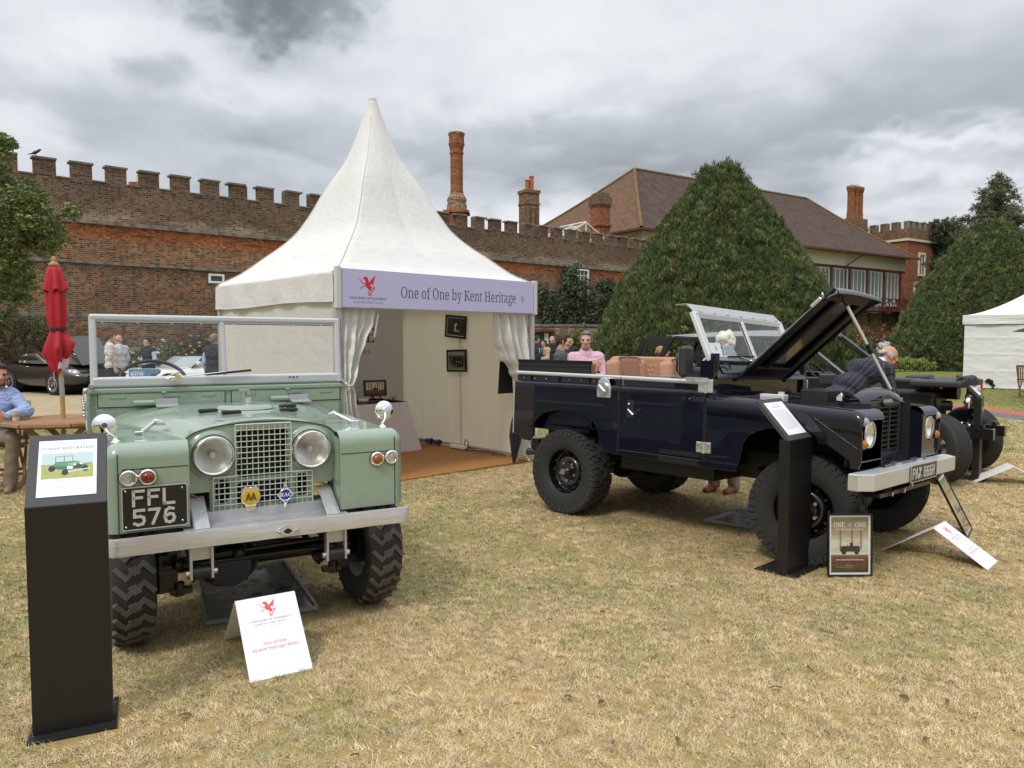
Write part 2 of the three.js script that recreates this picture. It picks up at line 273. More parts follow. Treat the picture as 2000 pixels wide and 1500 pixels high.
  strip('flower_bed_soil', 2.9, 0.02, 0.03, std([0.07, 0.05, 0.032], 0.95), 2, 'dark soil border at the foot of the palace wall', 'soil');
}
// ---------- brickwork ----------
function brickTex(tones, mortar, seed, mort = 0.10) {      // English bond, 4.5 m x 4.5 m
  const r = mulberry(seed), rows = 60, cols = 20, pick = [];
  for (let y = 0; y < rows; y++) { pick.push([]); for (let x = 0; x < cols * 2; x++) { const t = tones[Math.floor(r() * tones.length)], d = 0.72 + 0.56 * r(); pick[y].push([t[0] * d, t[1] * d, t[2] * d]); } }
  return tex(1024, 1024, (px, py, w, h) => {
    const wob = (vn(px / 9, py / 9, 113, 113) - 0.5) * 0.12, y = py / h * rows + wob, row = Math.floor(y + rows) % rows, fy = y - Math.floor(y), head = row % 2, wid = head ? 0.5 : 1;
    const x = px / w * cols + (head ? 0.25 : 0) + wob * 0.5, k = Math.floor(x / wid), fx = (x / wid - k), b = pick[row][((k % (cols / wid)) + cols / wid) % (cols / wid)];
    const m = fy < mort * 1.5 || fx * wid < mort * 0.55, n = 0.72 + 0.56 * fbm(px / 4, py / 4, 3, 0), s = fbm(px / 128, py / 128, 4, 8), c = m ? mortar : b, f = n * (0.75 + 0.5 * s);
    return [c[0] * f, c[1] * f, c[2] * f];
  }, { srgb: true });
}
const TT = { dark: [[0.14, 0.083, 0.053], [0.09, 0.06, 0.043], [0.18, 0.095, 0.055], [0.06, 0.045, 0.037], [0.12, 0.085, 0.06]], red: [[0.30, 0.10, 0.043], [0.25, 0.09, 0.042], [0.34, 0.13, 0.055], [0.17, 0.075, 0.042]], mix: [[0.19, 0.095, 0.053], [0.105, 0.064, 0.043], [0.25, 0.11, 0.055], [0.075, 0.052, 0.04], [0.17, 0.105, 0.066]], pale: [[0.28, 0.19, 0.11], [0.21, 0.12, 0.075], [0.15, 0.085, 0.058], [0.34, 0.25, 0.16]] };
const brickBump = brickTex([[0.8, 0.8, 0.8], [0.6, 0.6, 0.6]], [0.1, 0.1, 0.1], 5);
const brick = (t, m, s, k) => matte([1.12, 1.12, 1.12], { map: brickTex(t, m, s, k), bumpMap: brickBump, bumpScale: 0.02, vertexColors: true });
const BR = { dark: brick(TT.dark, [0.27, 0.23, 0.17], 11, 0.12), red: brick(TT.red, [0.24, 0.17, 0.115], 12, 0.08), mix: brick(TT.mix, [0.32, 0.26, 0.18], 13, 0.13), pale: brick(TT.pale, [0.34, 0.28, 0.20], 14) };
const stone = std([0.40, 0.36, 0.28], 0.9, 0, { map: rep(blotch, 0.7), bumpMap: rep(fine, 2), bumpScale: 0.01 }), stoneDark = std([0.42, 0.385, 0.32], 0.95, 0, { map: rep(blotch, 0.5), bumpMap: rep(fine, 2), bumpScale: 0.02 }), cream = std([0.70, 0.63, 0.47], 0.85, 0, { bumpMap: rep(fine, 2), bumpScale: 0.01 });
const bk = (g, f) => tint(boxMap(g, 1 / 4.5), f ?? [1, 1, 1]);
const whitePaint = std([0.78, 0.78, 0.76], 0.5), maroon = std([0.12, 0.034, 0.026], 0.6), winGlass = phys([0.05, 0.06, 0.065], { roughness: 0.08 }), blind = std([0.60, 0.62, 0.58], 0.8);

// ---------- the crenellated palace wall ----------
{
  const w = thing('palace_wall', 'long crenellated brick palace wall behind the marquee', 'wall', W0, WTURN);
  const t0 = -14, t1 = 37, L = t1 - t0, mid = (t0 + t1) / 2;
  const stain = (x, y) => { const s = 0.8 + 0.42 * fbm(x * 0.35 + 3, y * 0.6 + 8, 4); return [s, s, s]; };
  const slab = (h0, h1, proud, f) => { const g = new THREE.BoxGeometry(L, h1 - h0, 0.9, 100, 8, 1); g.translate(mid, (h0 + h1) / 2, -0.45 + proud); return bk(g, f ?? stain); };
  part('lower_brickwork', slab(0, 2.5, 0.12), BR.mix, w);
  part('stone_course', box(L, 0.15, 0.95, mid, 2.575, -0.345), stoneDark, w);
  part('brickwork', slab(2.65, 4.52, 0.04), BR.mix, w);
  const sc = []; for (let t = t0; t < t1; t += 1.3) sc.push(box(1.296, rr(0.09, 0.12), 0.99, t + 0.65, 4.58 + rr(-0.01, 0.01), -0.37 + rr(-0.015, 0.015)));
  part('string_course', sc, stoneDark, w);
  part('mottled_brickwork', slab(4.64, 5.5, 0.0, (x, y) => { const s = 0.8 + 0.6 * fbm(x * 0.7, y * 1.6, 4); return [s * 1.05, s, s * 0.95]; }), BR.mix, w);
  part('orange_brickwork', slab(5.5, 6.06, 0.001, (x, y) => { const s = 0.85 + 0.5 * fbm(x * 0.3 + 9, y * 1.4, 4); return [s, s * 0.97, s * 0.92]; }), BR.red, w);
  part('ledge', [box(L, 0.09, 1.04, mid, 6.105, -0.38), box(L, 0.06, 0.98, mid, 6.18, -0.40)], stoneDark, w);
  part('parapet', slab(6.21, 7.66, 0.03, (x, y) => { const s = 0.72 + 0.5 * fbm(x * 0.5 + 1, y + 4, 4), p = smooth(6.75, 6.25, y) * smooth(0.42, 0.6, fbm(x * 0.9, y * 2.4, 3)); return [s * (1 + p * 0.9), s * (1 + p * 1.1), s * (1 + p * 1.2)]; }), BR.dark, w);
  const mg = [0, 1, 2].map((k) => bk(new THREE.BoxGeometry(0.70, 0.62, 0.34).translate(k * 1.7, 7.97, -0.16), (x, y) => { const s = 0.8 + 0.12 * k; return [s, s, s]; }).translate(-k * 1.7, 0, 0));
  const cg = [0, 1, 2].map((k) => rb(0.79 + 0.02 * k, 0.085, 0.46, 0.015, 0, 8.32, -0.16)), sg = [0, 1].map((k) => rb(0.50, 0.06, 0.70, 0.012, 0, 7.69 + k * 0.008, -0.28));
  const step = 1.205;
  for (let i = -9; i * step < t1 - 0.6; i++) {
    const t = i * step + 0.35;
    const m = part('merlon', [mg[(i + 30) % 3]], BR.dark, w); m.position.x = t;
    const c = part('coping', [cg[(i * 2 + 30) % 3]], stoneDark, m); c.rotation.z = rr(-0.012, 0.012);
    const s = part('crenel_sill', [sg[(i + 30) % 2]], stoneDark, w); s.position.x = t + step / 2;
  }
  // blocked openings low down with a stone head, red brick and a stone foot
  for (const t of [2.3, 6.7]) { const p = sub('blocked_opening', w); part('stone_head', box(0.95, 0.26, 0.1, t, 2.22, 0.13), stone, p); part('brick_infill', bk(new THREE.BoxGeometry(0.93, 0.5, 0.06).translate(t, 1.83, 0.14)), BR.red, p); part('stone_foot', box(0.95, 0.9, 0.08, t, 1.12, 0.13), stone, p); }
  const sw = sub('slit_window', w); part('frame', ext([[-0.33, -0.2], [0.33, -0.2], [0.33, 0.2], [-0.33, 0.2]], 0.1, 0.01, [[[-0.24, -0.11], [-0.24, 0.11], [0.24, 0.11], [0.24, -0.11]]]).translate(6.5, 4.22, 0.0), whitePaint, sw); part('pane', box(0.5, 0.26, 0.03, 6.5, 4.22, 0.045), winGlass, sw);
  for (const t of [28.9, 33.6]) {
    const p = sub('sash_window', w), y0 = 3.95, y1 = 6.0, hw = 0.55;
    part('frame', ext([[-hw, y0], [hw, y0], [hw, y1], [-hw, y1]], 0.12, 0.01, [[[-hw + 0.11, y0 + 0.13], [-hw + 0.11, y1 - 0.1], [hw - 0.11, y1 - 0.1], [hw - 0.11, y0 + 0.13]]]).translate(t, 0, 0), whitePaint, p);
    part('pane', box(0.9, 1.85, 0.03, t, (y0 + y1) / 2, 0.03), winGlass, p);
    part('glazing_bar', [-0.15, 0.15].map((x) => box(0.035, 1.8, 0.03, t + x, (y0 + y1) / 2, 0.065)).concat([0.3, 0.62, 0.95, 1.27, 1.6].map((y, i) => box(0.9, i === 2 ? 0.06 : 0.03, 0.028, t, y0 + y + 0.05, 0.068))), whitePaint, p);
  }
  const cp = thing('chimney_pot', 'small white chimney pots peeping over the crenellated wall', 'chimney', onWall(4.55, -4, 0)); part('brick_stack', bk(box(0.5, 1.0, 0.5, 0, 8.1, 0)), BR.red, cp); part('pot', cyl(0.09, 0.11, 0.4, 0.05, 8.75, 0), cream, cp);
}
// low garden wall with a doorway, in front of the palace wall
{
  const p0 = at(1010, 700, 36), w = thing('garden_wall', 'low pale brick garden wall with a dark doorway left of the yew', 'wall', [p0.x, 0, p0.z], 0.18);
  part('brickwork', [bk(box(0.7, 2.25, 0.4, 0.2, 1.125, 0)), bk(box(6.5, 2.25, 0.4, 4.95, 1.125, 0)), bk(box(1.15, 0.15, 0.4, 1.12, 2.175, 0))], BR.pale, w);
  part('coping', [...Array(14)].map((_, i) => rb(0.57, 0.12, 0.5, 0.02, 0.15 + i * 0.58, 2.31, 0)), stoneDark, w);
  part('stone_block', box(0.42, 0.5, 0.08, 3.25, 1.95, 0.2), stone, w);
  const d = sub('doorway', w); part('frame', [box(0.1, 2.06, 0.2, 0.6, 1.03, 0.15), box(0.1, 2.06, 0.2, 1.64, 1.03, 0.15), box(1.3, 0.1, 0.34, 1.12, 2.07, 0.2)], maroon, d); part('dark_glazing', box(0.98, 2.0, 0.04, 1.12, 1.0, 0.1), winGlass, d); part('curtain', box(0.2, 1.9, 0.03, 1.4, 1.0, 0.14), blind, d);
}
// ---------- chimneys ----------
function pedestal(w, h, m = 8) { return [bk(box(w, h, w, 0, h / 2, 0)), bk(box(w * 1.1, 0.1, w * 1.1, 0, h * 0.8, 0))]; }
{
  const c1 = thing('ornate_chimney', 'tall ornate red brick chimney with octagonal shaft beside the marquee peak', 'chimney', at(893, 600, 47).setY(0));
  part('base', [bk(box(1.25, 9.5, 1.25, 0, 4.75, 0)), bk(box(1.55, 0.14, 1.55, 0, 9.45, 0)), bk(xf(new THREE.CylinderGeometry(0.62, 1.0, 0.2, 4, 1), 0, 9.6, 0, 0, PI / 4))], BR.red, c1);
  part('plinth', bk(lathe([[0.62, 9.6], [0.62, 9.95], [0.55, 10.0], [0.6, 10.15], [0.6, 10.3], [0.45, 10.55], [0.42, 10.6]], 8)), BR.pale, c1);
  part('shaft', bk(lathe([[0.41, 10.55], [0.41, 10.75], [0.385, 10.8], [0.385, 13.0], [0.44, 13.02], [0.44, 13.1], [0.4, 13.12], [0.42, 13.35], [0.5, 13.6], [0.5, 13.66], [0.46, 13.7], [0.47, 14.1], [0.51, 14.15], [0.51, 14.28], [0.36, 14.32], [0.3, 14.32]], 8)), BR.red, c1);
  const c2 = thing('twin_pot_chimney', 'panelled brick chimney stack with two orange clay pots', 'chimney', at(1033, 600, 54).setY(0), 0.5);
  part('stack', [bk(box(1.1, 8.0, 1.0, 0, 8.0, 0)), bk(box(1.2, 0.12, 1.1, 0, 11.2, 0)), bk(box(1.24, 0.22, 1.14, 0, 12.05, 0)), ...[-0.4, 0, 0.4].map((x) => bk(box(0.22, 2.2, 0.12, x, 9.9, 0.53)))], BR.mix, c2);
  for (const [x, h] of [[-0.14, 0.75], [0.2, 1.05]]) part('clay_pot', lathe([[0.16, 12.15], [0.15, 12.15 + h * 0.5], [0.18, 12.15 + h * 0.55], [0.15, 12.15 + h * 0.6], [0.15, 12.15 + h * 0.9], [0.19, 12.15 + h * 0.93], [0.19, 12.15 + h], [0.12, 12.15 + h]], 14, x, 0, 0), std([0.42, 0.13, 0.05], 0.85), c2);
  const c3 = thing('squat_chimney', 'short stained brick chimney with a corbelled top in front of the big tiled roof', 'chimney', at(1171, 600, 54).setY(0), 0.6);
  part('stack', [bk(box(1.0, 5, 1.0, 0, 9, 0)), bk(box(1.25, 0.12, 1.25, 0, 9.7, 0))], BR.red, c3); part('corbelled_top', [bk(box(1.1, 0.12, 1.1, 0, 11.05, 0)), bk(box(1.2, 0.42, 1.2, 0, 11.33, 0)), bk(box(1.1, 0.16, 1.1, 0, 11.62, 0)), bk(box(0.9, 0.3, 0.9, 0, 11.8, 0))], BR.dark, c3);
  const c4 = thing('clustered_chimney', 'clustered brick chimney on the right slope of the tiled roof', 'chimney', at(1665, 600, 80).setY(0), 0.58);
  part('base', [bk(box(2.3, 1.4, 1.5, 0, 13.6, 0)), bk(box(2.5, 0.2, 1.7, 0, 13.2, 0))], BR.mix, c4);
  for (const x of [-0.72, 0, 0.72]) part('flue', bk(lathe([[0.5, 14.2], [0.42, 14.5], [0.42, 14.9], [0.38, 15], [0.38, 17.1], [0.45, 17.15], [0.45, 17.35], [0.5, 17.4], [0.5, 17.65], [0.3, 17.7]], 8, x, 0, 0)), BR.red, c4);
  for (const x of [-0.6, 0.1, 0.5]) part('pot', cyl(0.13, 0.15, 0.3, x, 17.8, 0), cream, c4);
}
// ---------- the long tiled building with a glazed gallery ----------
{
  const b = thing('gallery_building', 'long brick building with a hipped brown tiled roof and glazed gallery', 'building', [9.4, 0, -55], Math.atan2(0.554, 0.834));
  // local x along the front, z towards the viewer, front at z = 0
  const tile = (r, g, c) => tex(512, 512, (x, y) => { const row = Math.floor(y / 8), k = Math.floor((x + (row % 2) * 4) / 8), f = 0.62 + 0.55 * HV[(k * 7 + row * 131) & 255] + 0.5 * (fbm(x / 64, y / 64, 4, 8) - 0.5), e = y % 8 < 1 ? 0.55 : 1; return [r * f * e, g * f * e, c * f * e]; }, { srgb: true });
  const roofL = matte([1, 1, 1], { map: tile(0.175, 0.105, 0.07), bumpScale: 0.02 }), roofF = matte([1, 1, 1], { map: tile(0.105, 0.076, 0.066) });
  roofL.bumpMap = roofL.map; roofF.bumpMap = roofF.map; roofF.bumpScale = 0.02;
  const E = 9.55, R = 16.5, L = 35, dz = 18, A = [-0.9, E, 0.9], B = [L + 0.7, E, 0.9], C2 = [L + 0.7, E, -dz - 0.9], D = [-0.9, E, -dz - 0.9], r0 = [7.5, R, -9], r1 = [32 - 0.2, R - 0.05, -9];
  const quad = (a, b2, c, d, su, sv) => sheet(24, 10, (u, v) => { const p = V(...a).lerp(V(...b2), u), q = V(...d).lerp(V(...c), u); const o = p.lerp(q, v); o.y -= 0.5 * Math.sin(v * PI) * 0.5; return o; }, (u, v) => [u * su, v * sv]);
  const rf = sub('roof', b);
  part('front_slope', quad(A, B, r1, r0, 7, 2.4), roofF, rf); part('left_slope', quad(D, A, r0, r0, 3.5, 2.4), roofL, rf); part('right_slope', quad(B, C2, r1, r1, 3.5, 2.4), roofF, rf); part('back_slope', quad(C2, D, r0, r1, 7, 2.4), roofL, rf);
  const lich = std([0.30, 0.19, 0.06], 0.95, 0, { map: rep(blotch, 4) });
  const rt = (p, q) => [...Array(26)].map((_, i) => bar(V(...p).lerp(V(...q), i / 26).add(V(0, -0.12 * Math.sin(PI * i / 26) * 0, 0)), V(...p).lerp(V(...q), (i + 1.03) / 26), 0.17, 0.15, 6));
  part('ridge_tiles', rt(r0, r1), lich, rf);
  const hipPts = (p, q) => [...Array(13)].map((_, i) => { const o = V(...p).lerp(V(...q), i / 12); o.y -= 0.25 * Math.sin(i / 12 * PI) - 0.03; return o; });
  parts('hip_tiles', [tube(hipPts(A, r0), 0.15, 20, 6), tube(hipPts(B, r1), 0.13, 20, 6), tube(hipPts(D, r0), 0.13, 20, 6)], lich, rf);
  part('gutter', [box(L + 1.7, 0.16, 0.14, L / 2 - 0.1, E - 0.06, 0.98), box(0.14, 0.16, dz + 1.8, -0.98, E - 0.06, -dz / 2)], maroon, b);
  part('brick_wall', [bk(box(L, 4.2, dz, L / 2, 2.1, -dz / 2)), bk(box(L, 0.1, 0.1, L / 2, 3.2, 0.02))], BR.pale, b);
  part('plaster_wall', [box(L, E - 8.35, dz, L / 2, (E + 8.35) / 2, -dz / 2 - 0.02), box(0.3, 4.2, dz, 0.16, 6.3, -dz / 2)], cream, b);
  part('back_wall', box(L - 0.6, 4.14, 0.3, L / 2, 6.27, -2.6), blind, b);
  for (let i = 0; i <= 12; i++) part('gallery_post', box(0.24, 4.15, 0.24, 0.6 + i * 2.8, 6.28, -0.12), maroon, b);
  part('head_beam', box(L, 0.22, 0.2, L / 2, 8.25, -0.1), maroon, b);
  for (let i = 4; i < 12; i++) {
    const x0 = 0.6 + i * 2.8 + 0.16, x1 = x0 + 2.48, p = sub('gallery_window', b), y0 = 4.9, y1 = 8.12;
    part('frame', [box(0.1, y1 - y0, 0.1, x0 + 0.05, (y0 + y1) / 2, -0.16), box(0.1, y1 - y0, 0.1, x1 - 0.05, (y0 + y1) / 2, -0.16), box(2.48, 0.1, 0.096, (x0 + x1) / 2, y1 - 0.05, -0.163), box(2.48, 0.16, 0.096, (x0 + x1) / 2, y0 + 0.08, -0.163), ...[1, 2, 3].map((k) => box(0.07, y1 - y0 - 0.26, 0.09, x0 + k * 0.62, (y0 + y1) / 2 + 0.03, -0.165))], whitePaint, p);
    part('pane', box(2.3, y1 - y0 - 0.2, 0.01, (x0 + x1) / 2, (y0 + y1) / 2, -0.17), phys([0.8, 0.86, 0.84], { transmission: 0.85, roughness: 0.05, thickness: 0 }), p);
    part('blind', [...Array(14)].map((_, k) => box(0.13, y1 - y0 - 0.3, 0.02, x0 + 0.14 + k * 0.17, (y0 + y1) / 2, -0.36 - (k % 2) * 0.03, 0, 0.35, 0)), blind, p);
  }
  // balcony with saltire rail
  const bal = sub('balcony', b);
  part('deck', box(22, 0.1, 1.5, L - 9.6, 4.33, 0.75), maroon, bal);
  part('handrail', [box(22, 0.09, 0.1, L - 9.6, 5.42, 1.42), box(22, 0.07, 0.08, L - 9.6, 4.52, 1.42), box(0.1, 0.09, 1.4, L + 1.4, 5.42, 0.7), box(0.08, 0.07, 1.4, L + 1.4, 4.52, 0.7)], maroon, bal);
  const posts = [], crosses = []; for (let i = 0; i < 17; i++) { const x = L + 1.38 - i * 1.3; posts.push(box(0.1, 1.1, 0.1, x, 4.93, 1.42)); crosses.push(beam([x - 0.05, 4.56, 1.42], [x - 1.25, 5.38, 1.42], 0.05, 0.06), beam([x - 0.05, 5.38, 1.418], [x - 1.25, 4.56, 1.418], 0.05, 0.06)); }
  parts('baluster', posts, maroon, bal); parts('saltire', crosses, maroon, bal);
  parts('bracket', [...Array(8)].map((_, i) => [beam([L + 1 - i * 2.4, 3.3, 0.05], [L + 1 - i * 2.4, 4.2, 1.2], 0.1, 0.1), box(0.1, 0.9, 0.1, L + 1 - i * 2.4, 3.75, 0.08)]), maroon, bal);
  parts('buttress_stone', [20, 24, 28, 32].flatMap((x) => [box(0.8, 0.5, 0.3, x, 1.9, 0.1), box(0.8, 0.4, 0.4, x, 0.6, 0.15)]), stone, b);
  part('downpipe', [beam([26.4, 9.4, 0.9], [24.9, 8.3, 0.1], 0.1, 0.1), bar([24.9, 8.3, 0.1], [24.9, 4.4, 0.1], 0.06)], maroon, b);
  // battlemented tower at the far end
  const t = thing('brick_tower', 'square red brick tower with battlements at the far end of the tiled building', 'tower', [40.6, 0, -78], Math.atan2(0.554, 0.834));
  const W = 6.2, H = 11.9;
  part('brick_wall', bk(box(W, H, 7, W / 2, H / 2, -3.5)), BR.red, t); part('stone_string', box(W + 0.3, 0.22, 7.3, W / 2, H + 0.05, -3.5), cream, t);
  part('parapet', [bk(box(W + 0.1, 1.0, 0.5, W / 2, H + 0.66, -0.2)), bk(box(0.5, 1.0, 6.5, 0.2, H + 0.66, -3.7)), bk(box(0.5, 1.0, 6.5, W - 0.2, H + 0.66, -3.7)), bk(box(W - 1, 1.0, 0.5, W / 2, H + 0.66, -6.8))], BR.mix, t);
  const mgeo = bk(box(0.62, 0.72, 0.5, 0, H + 1.5, 0)), cgeo = [box(0.72, 0.1, 0.6, 0, H + 1.9, 0), box(0.09, 0.72, 0.56, -0.33, H + 1.5, 0), box(0.09, 0.72, 0.56, 0.33, H + 1.5, 0)];
  for (let i = 0; i < 6; i++) { const m = part('merlon', mgeo.clone(), BR.mix, t); m.position.set(0.35 + i * 1.11, 0, -0.2); part('coping', cgeo.map((g) => g.clone()), stone, m); }
  for (let i = 1; i < 6; i++) for (const x of [0.2, W - 0.2]) { const m = part('merlon', mgeo.clone(), BR.mix, t); m.position.set(x, 0, -0.2 - i * 1.2); m.rotation.y = PI / 2; part('coping', cgeo.map((g) => g.clone()), stone, m); }
  for (const [x, y0, y1, hw] of [[2.7, 8.5, 10.5, 0.42], [2.3, 4.9, 7.4, 0.75], [-0.6, 3.2, 5.2, 0.1]]) { if (x < 0) continue; const p = sub('window', t); part('stone_surround', ext([[x - hw - 0.25, y0 - 0.2], [x + hw + 0.25, y0 - 0.2], [x + hw + 0.25, y1 + 0.25], [x - hw - 0.25, y1 + 0.25]], 0.3, 0.02, [[[x - hw, y0], [x - hw, y1], [x + hw, y1], [x + hw, y0]]]).translate(0, 0, -0.17), cream, p); part('pane', box(hw * 2, y1 - y0, 0.04, x, (y0 + y1) / 2, 0.01), winGlass, p); part('mullion', box(0.1, y1 - y0, 0.1, x, (y0 + y1) / 2, 0.04), cream, p); }
  // glass roof lantern behind the parapet
  const gl = thing('roof_lantern', 'small glazed roof lantern with white bars behind the battlements', 'skylight', at(1118, 600, 52).setY(7.4), 0.6);
  const z0 = -1.4, z1 = 1.4; part('pane', [sheet(1, 1, (u, v) => [lerp(-1.7, 0, u), lerp(1.1, 2.05, u), lerp(z0, z1, v)]), sheet(1, 1, (u, v) => [lerp(1.7, 0, u), lerp(1.1, 2.05, u), lerp(z0, z1, v)])], MAT.glass, gl);
  part('bar', [z0, 0, z1].flatMap((z) => [beam([-1.7, 1.12, z], [0, 2.07, z], 0.07, 0.07), beam([1.7, 1.12, z], [0, 2.07, z], 0.07, 0.07), bar([0, 2.0, z], [0, 0.2, z], 0.04)]).concat([bar([0, 2.1, z0], [0, 2.1, z1], 0.05), bar([-1.7, 1.12, z0], [-1.7, 1.12, z1], 0.05), bar([1.7, 1.12, z0], [1.7, 1.12, z1], 0.05)]), whitePaint, gl);
}
// ---------- foliage ----------
function spray(n, len, wid, up = 0.3, fold = true) {      // a spray of small pointed leaves round a point
  const q = [];
  for (let k = 0; k < n; k++) {
    const a = rr(0, 2 * PI), e = rr(-0.6, 1.2) + up, c = Math.cos(e), d = V(Math.cos(a) * c, Math.sin(e), Math.sin(a) * c).normalize(), b = V(rr(-1, 1), rr(-1, 1), rr(-1, 1)).multiplyScalar(len * 0.45), l = len * rr(0.55, 1), s = d.clone().cross(V(rr(-1, 1), rr(-1, 1), rr(-1, 1))).normalize().multiplyScalar(wid * rr(0.6, 1)), m = b.clone().addScaledVector(d, l * 0.45), t = b.clone().addScaledVector(d, l);
    for (const p of [b, m.clone().add(s), t, b, t, m.clone().sub(s)]) q.push(p.x, p.y, p.z);
  }
  const g = new THREE.BufferGeometry(); g.setAttribute('position', new THREE.Float32BufferAttribute(q, 3)); g.computeVertexNormals(); return g;
}
function foliage(name, parent, geo, mat, list, colour) {      // list of [x, y, z, size]; colour(i) gives linear rgb
  const im = new THREE.InstancedMesh(geo, mat, list.length), o = new THREE.Object3D(), c = new THREE.Color();
  list.forEach((p, i) => { o.position.set(p[0], p[1], p[2]); o.rotation.set(rr(-0.6, 0.6), rr(0, 2 * PI), rr(-0.6, 0.6)); const s = p[3] ?? 1; o.scale.set(s, s, s); o.updateMatrix(); im.setMatrixAt(i, o.matrix); const k = colour(p, i); c.setRGB(k[0], k[1], k[2]); im.setColorAt(i, c); });
  im.name = name; im.castShadow = im.receiveShadow = true; parent.add(im); im.userData.kind = 'stuff'; return im;
}
const leafMat = () => phys([1, 1, 1], { roughness: 0.75, transmission: 0.25, thickness: 0 });
const LEAF = leafMat();
const tone = (a, b) => () => { const t = rnd(), d = rr(0.7, 1.25); return [lerp(a[0], b[0], t) * d, lerp(a[1], b[1], t) * d, lerp(a[2], b[2], t) * d]; };
const bark = std([0.085, 0.065, 0.045], 0.95, 0, { bumpMap: rep(fine, 6), bumpScale: 0.03 });

// clipped yew cones: profile is [height, radius] from the ground up
function yew(label, pos, prof, n, squash = 1) {
  const t = thing('clipped_yew', label, 'yew tree', pos, 0), H = prof[prof.length - 1][0];
  const R = (y) => { for (let i = 1; i < prof.length; i++) if (y <= prof[i][0]) return lerp(prof[i - 1][1], prof[i][1], (y - prof[i - 1][0]) / (prof[i][0] - prof[i - 1][0])); return 0; };
  part('trunk', [bar([0, 0, 0], [0, H * 0.5, 0], 0.35, 0.12, 8), bar([0, 1, 0], [0.8, 3, 0.4], 0.14, 0.06, 6), bar([0, 1.5, 0], [-0.7, 3.6, 0.3], 0.14, 0.06, 6)], bark, t);
  part('inner_growth', sheet(64, 48, (u, v) => { const y = 0.15 + (H - 0.45) * v, a = u * 2 * PI, r = Math.max(0.02, R(y) - 0.26 + 0.16 * (fbm(a * 4 + 9, y * 1.6, 3) - 0.5)); return [Math.cos(a) * r, y, Math.sin(a) * r]; }), std([0.018, 0.026, 0.010], 0.95), t);
  const list = [], sl = [0]; let A = 0; for (let i = 0; i < 100; i++) { A += R(H * (i + 0.5) / 100) + 0.25; sl.push(A); }
  while (list.length < n) {
    const k = rnd() * A; let i = 0; while (sl[i + 1] < k) i++; const y = H * (i + rnd()) / 100, a = rnd() * 2 * PI; if (Math.sin(a) < -0.35 && rnd() < 0.8) continue;
    const lump = 0.44 * (fbm(a * 9 + 3, y * 3, 3) - 0.5), d = rr(-0.24, rnd() < 0.06 ? 0.2 : 0.05) + lump, r = R(y) + d; if (r < 0) continue;
    list.push([Math.cos(a) * r, y + (y > H - 0.5 ? d : 0), Math.sin(a) * r, rr(0.65, 1.25), d]);
  }
  foliage('foliage', t, spray(28, 0.20, 0.018, 0.7), LEAF, list, () => { const k = rnd(), d = rr(0.75, 1.4); return k > 0.975 ? [0.20 * d, 0.13 * d, 0.05 * d] : k < 0.3 ? [0.155 * d, 0.20 * d, 0.042 * d] : [0.064 * d, 0.10 * d, 0.027 * d]; });
  return t;
}
{
  const p1 = at(1402, 690, 31); yew('large clipped yew cone behind the navy open vehicle', [p1.x, 0, p1.z], [[0, 4.75], [0.7, 4.95], [1.6, 4.85], [2.4, 4.55], [3.8, 3.9], [5.0, 3.05], [6.2, 2.28], [7.1, 1.6], [7.9, 0.98], [8.3, 0.62], [8.52, 0.3], [8.6, 0.02]], 40000);
  const p2 = at(1925, 690, 42); yew('clipped yew cone behind the small white gazebo', [p2.x, 0, p2.z], [[0, 4.9], [0.8, 5.0], [2, 4.6], [4, 3.55], [6, 2.3], [7.2, 1.45], [7.7, 0.95], [8.0, 0.5], [8.15, 0.02]], 26000);
}
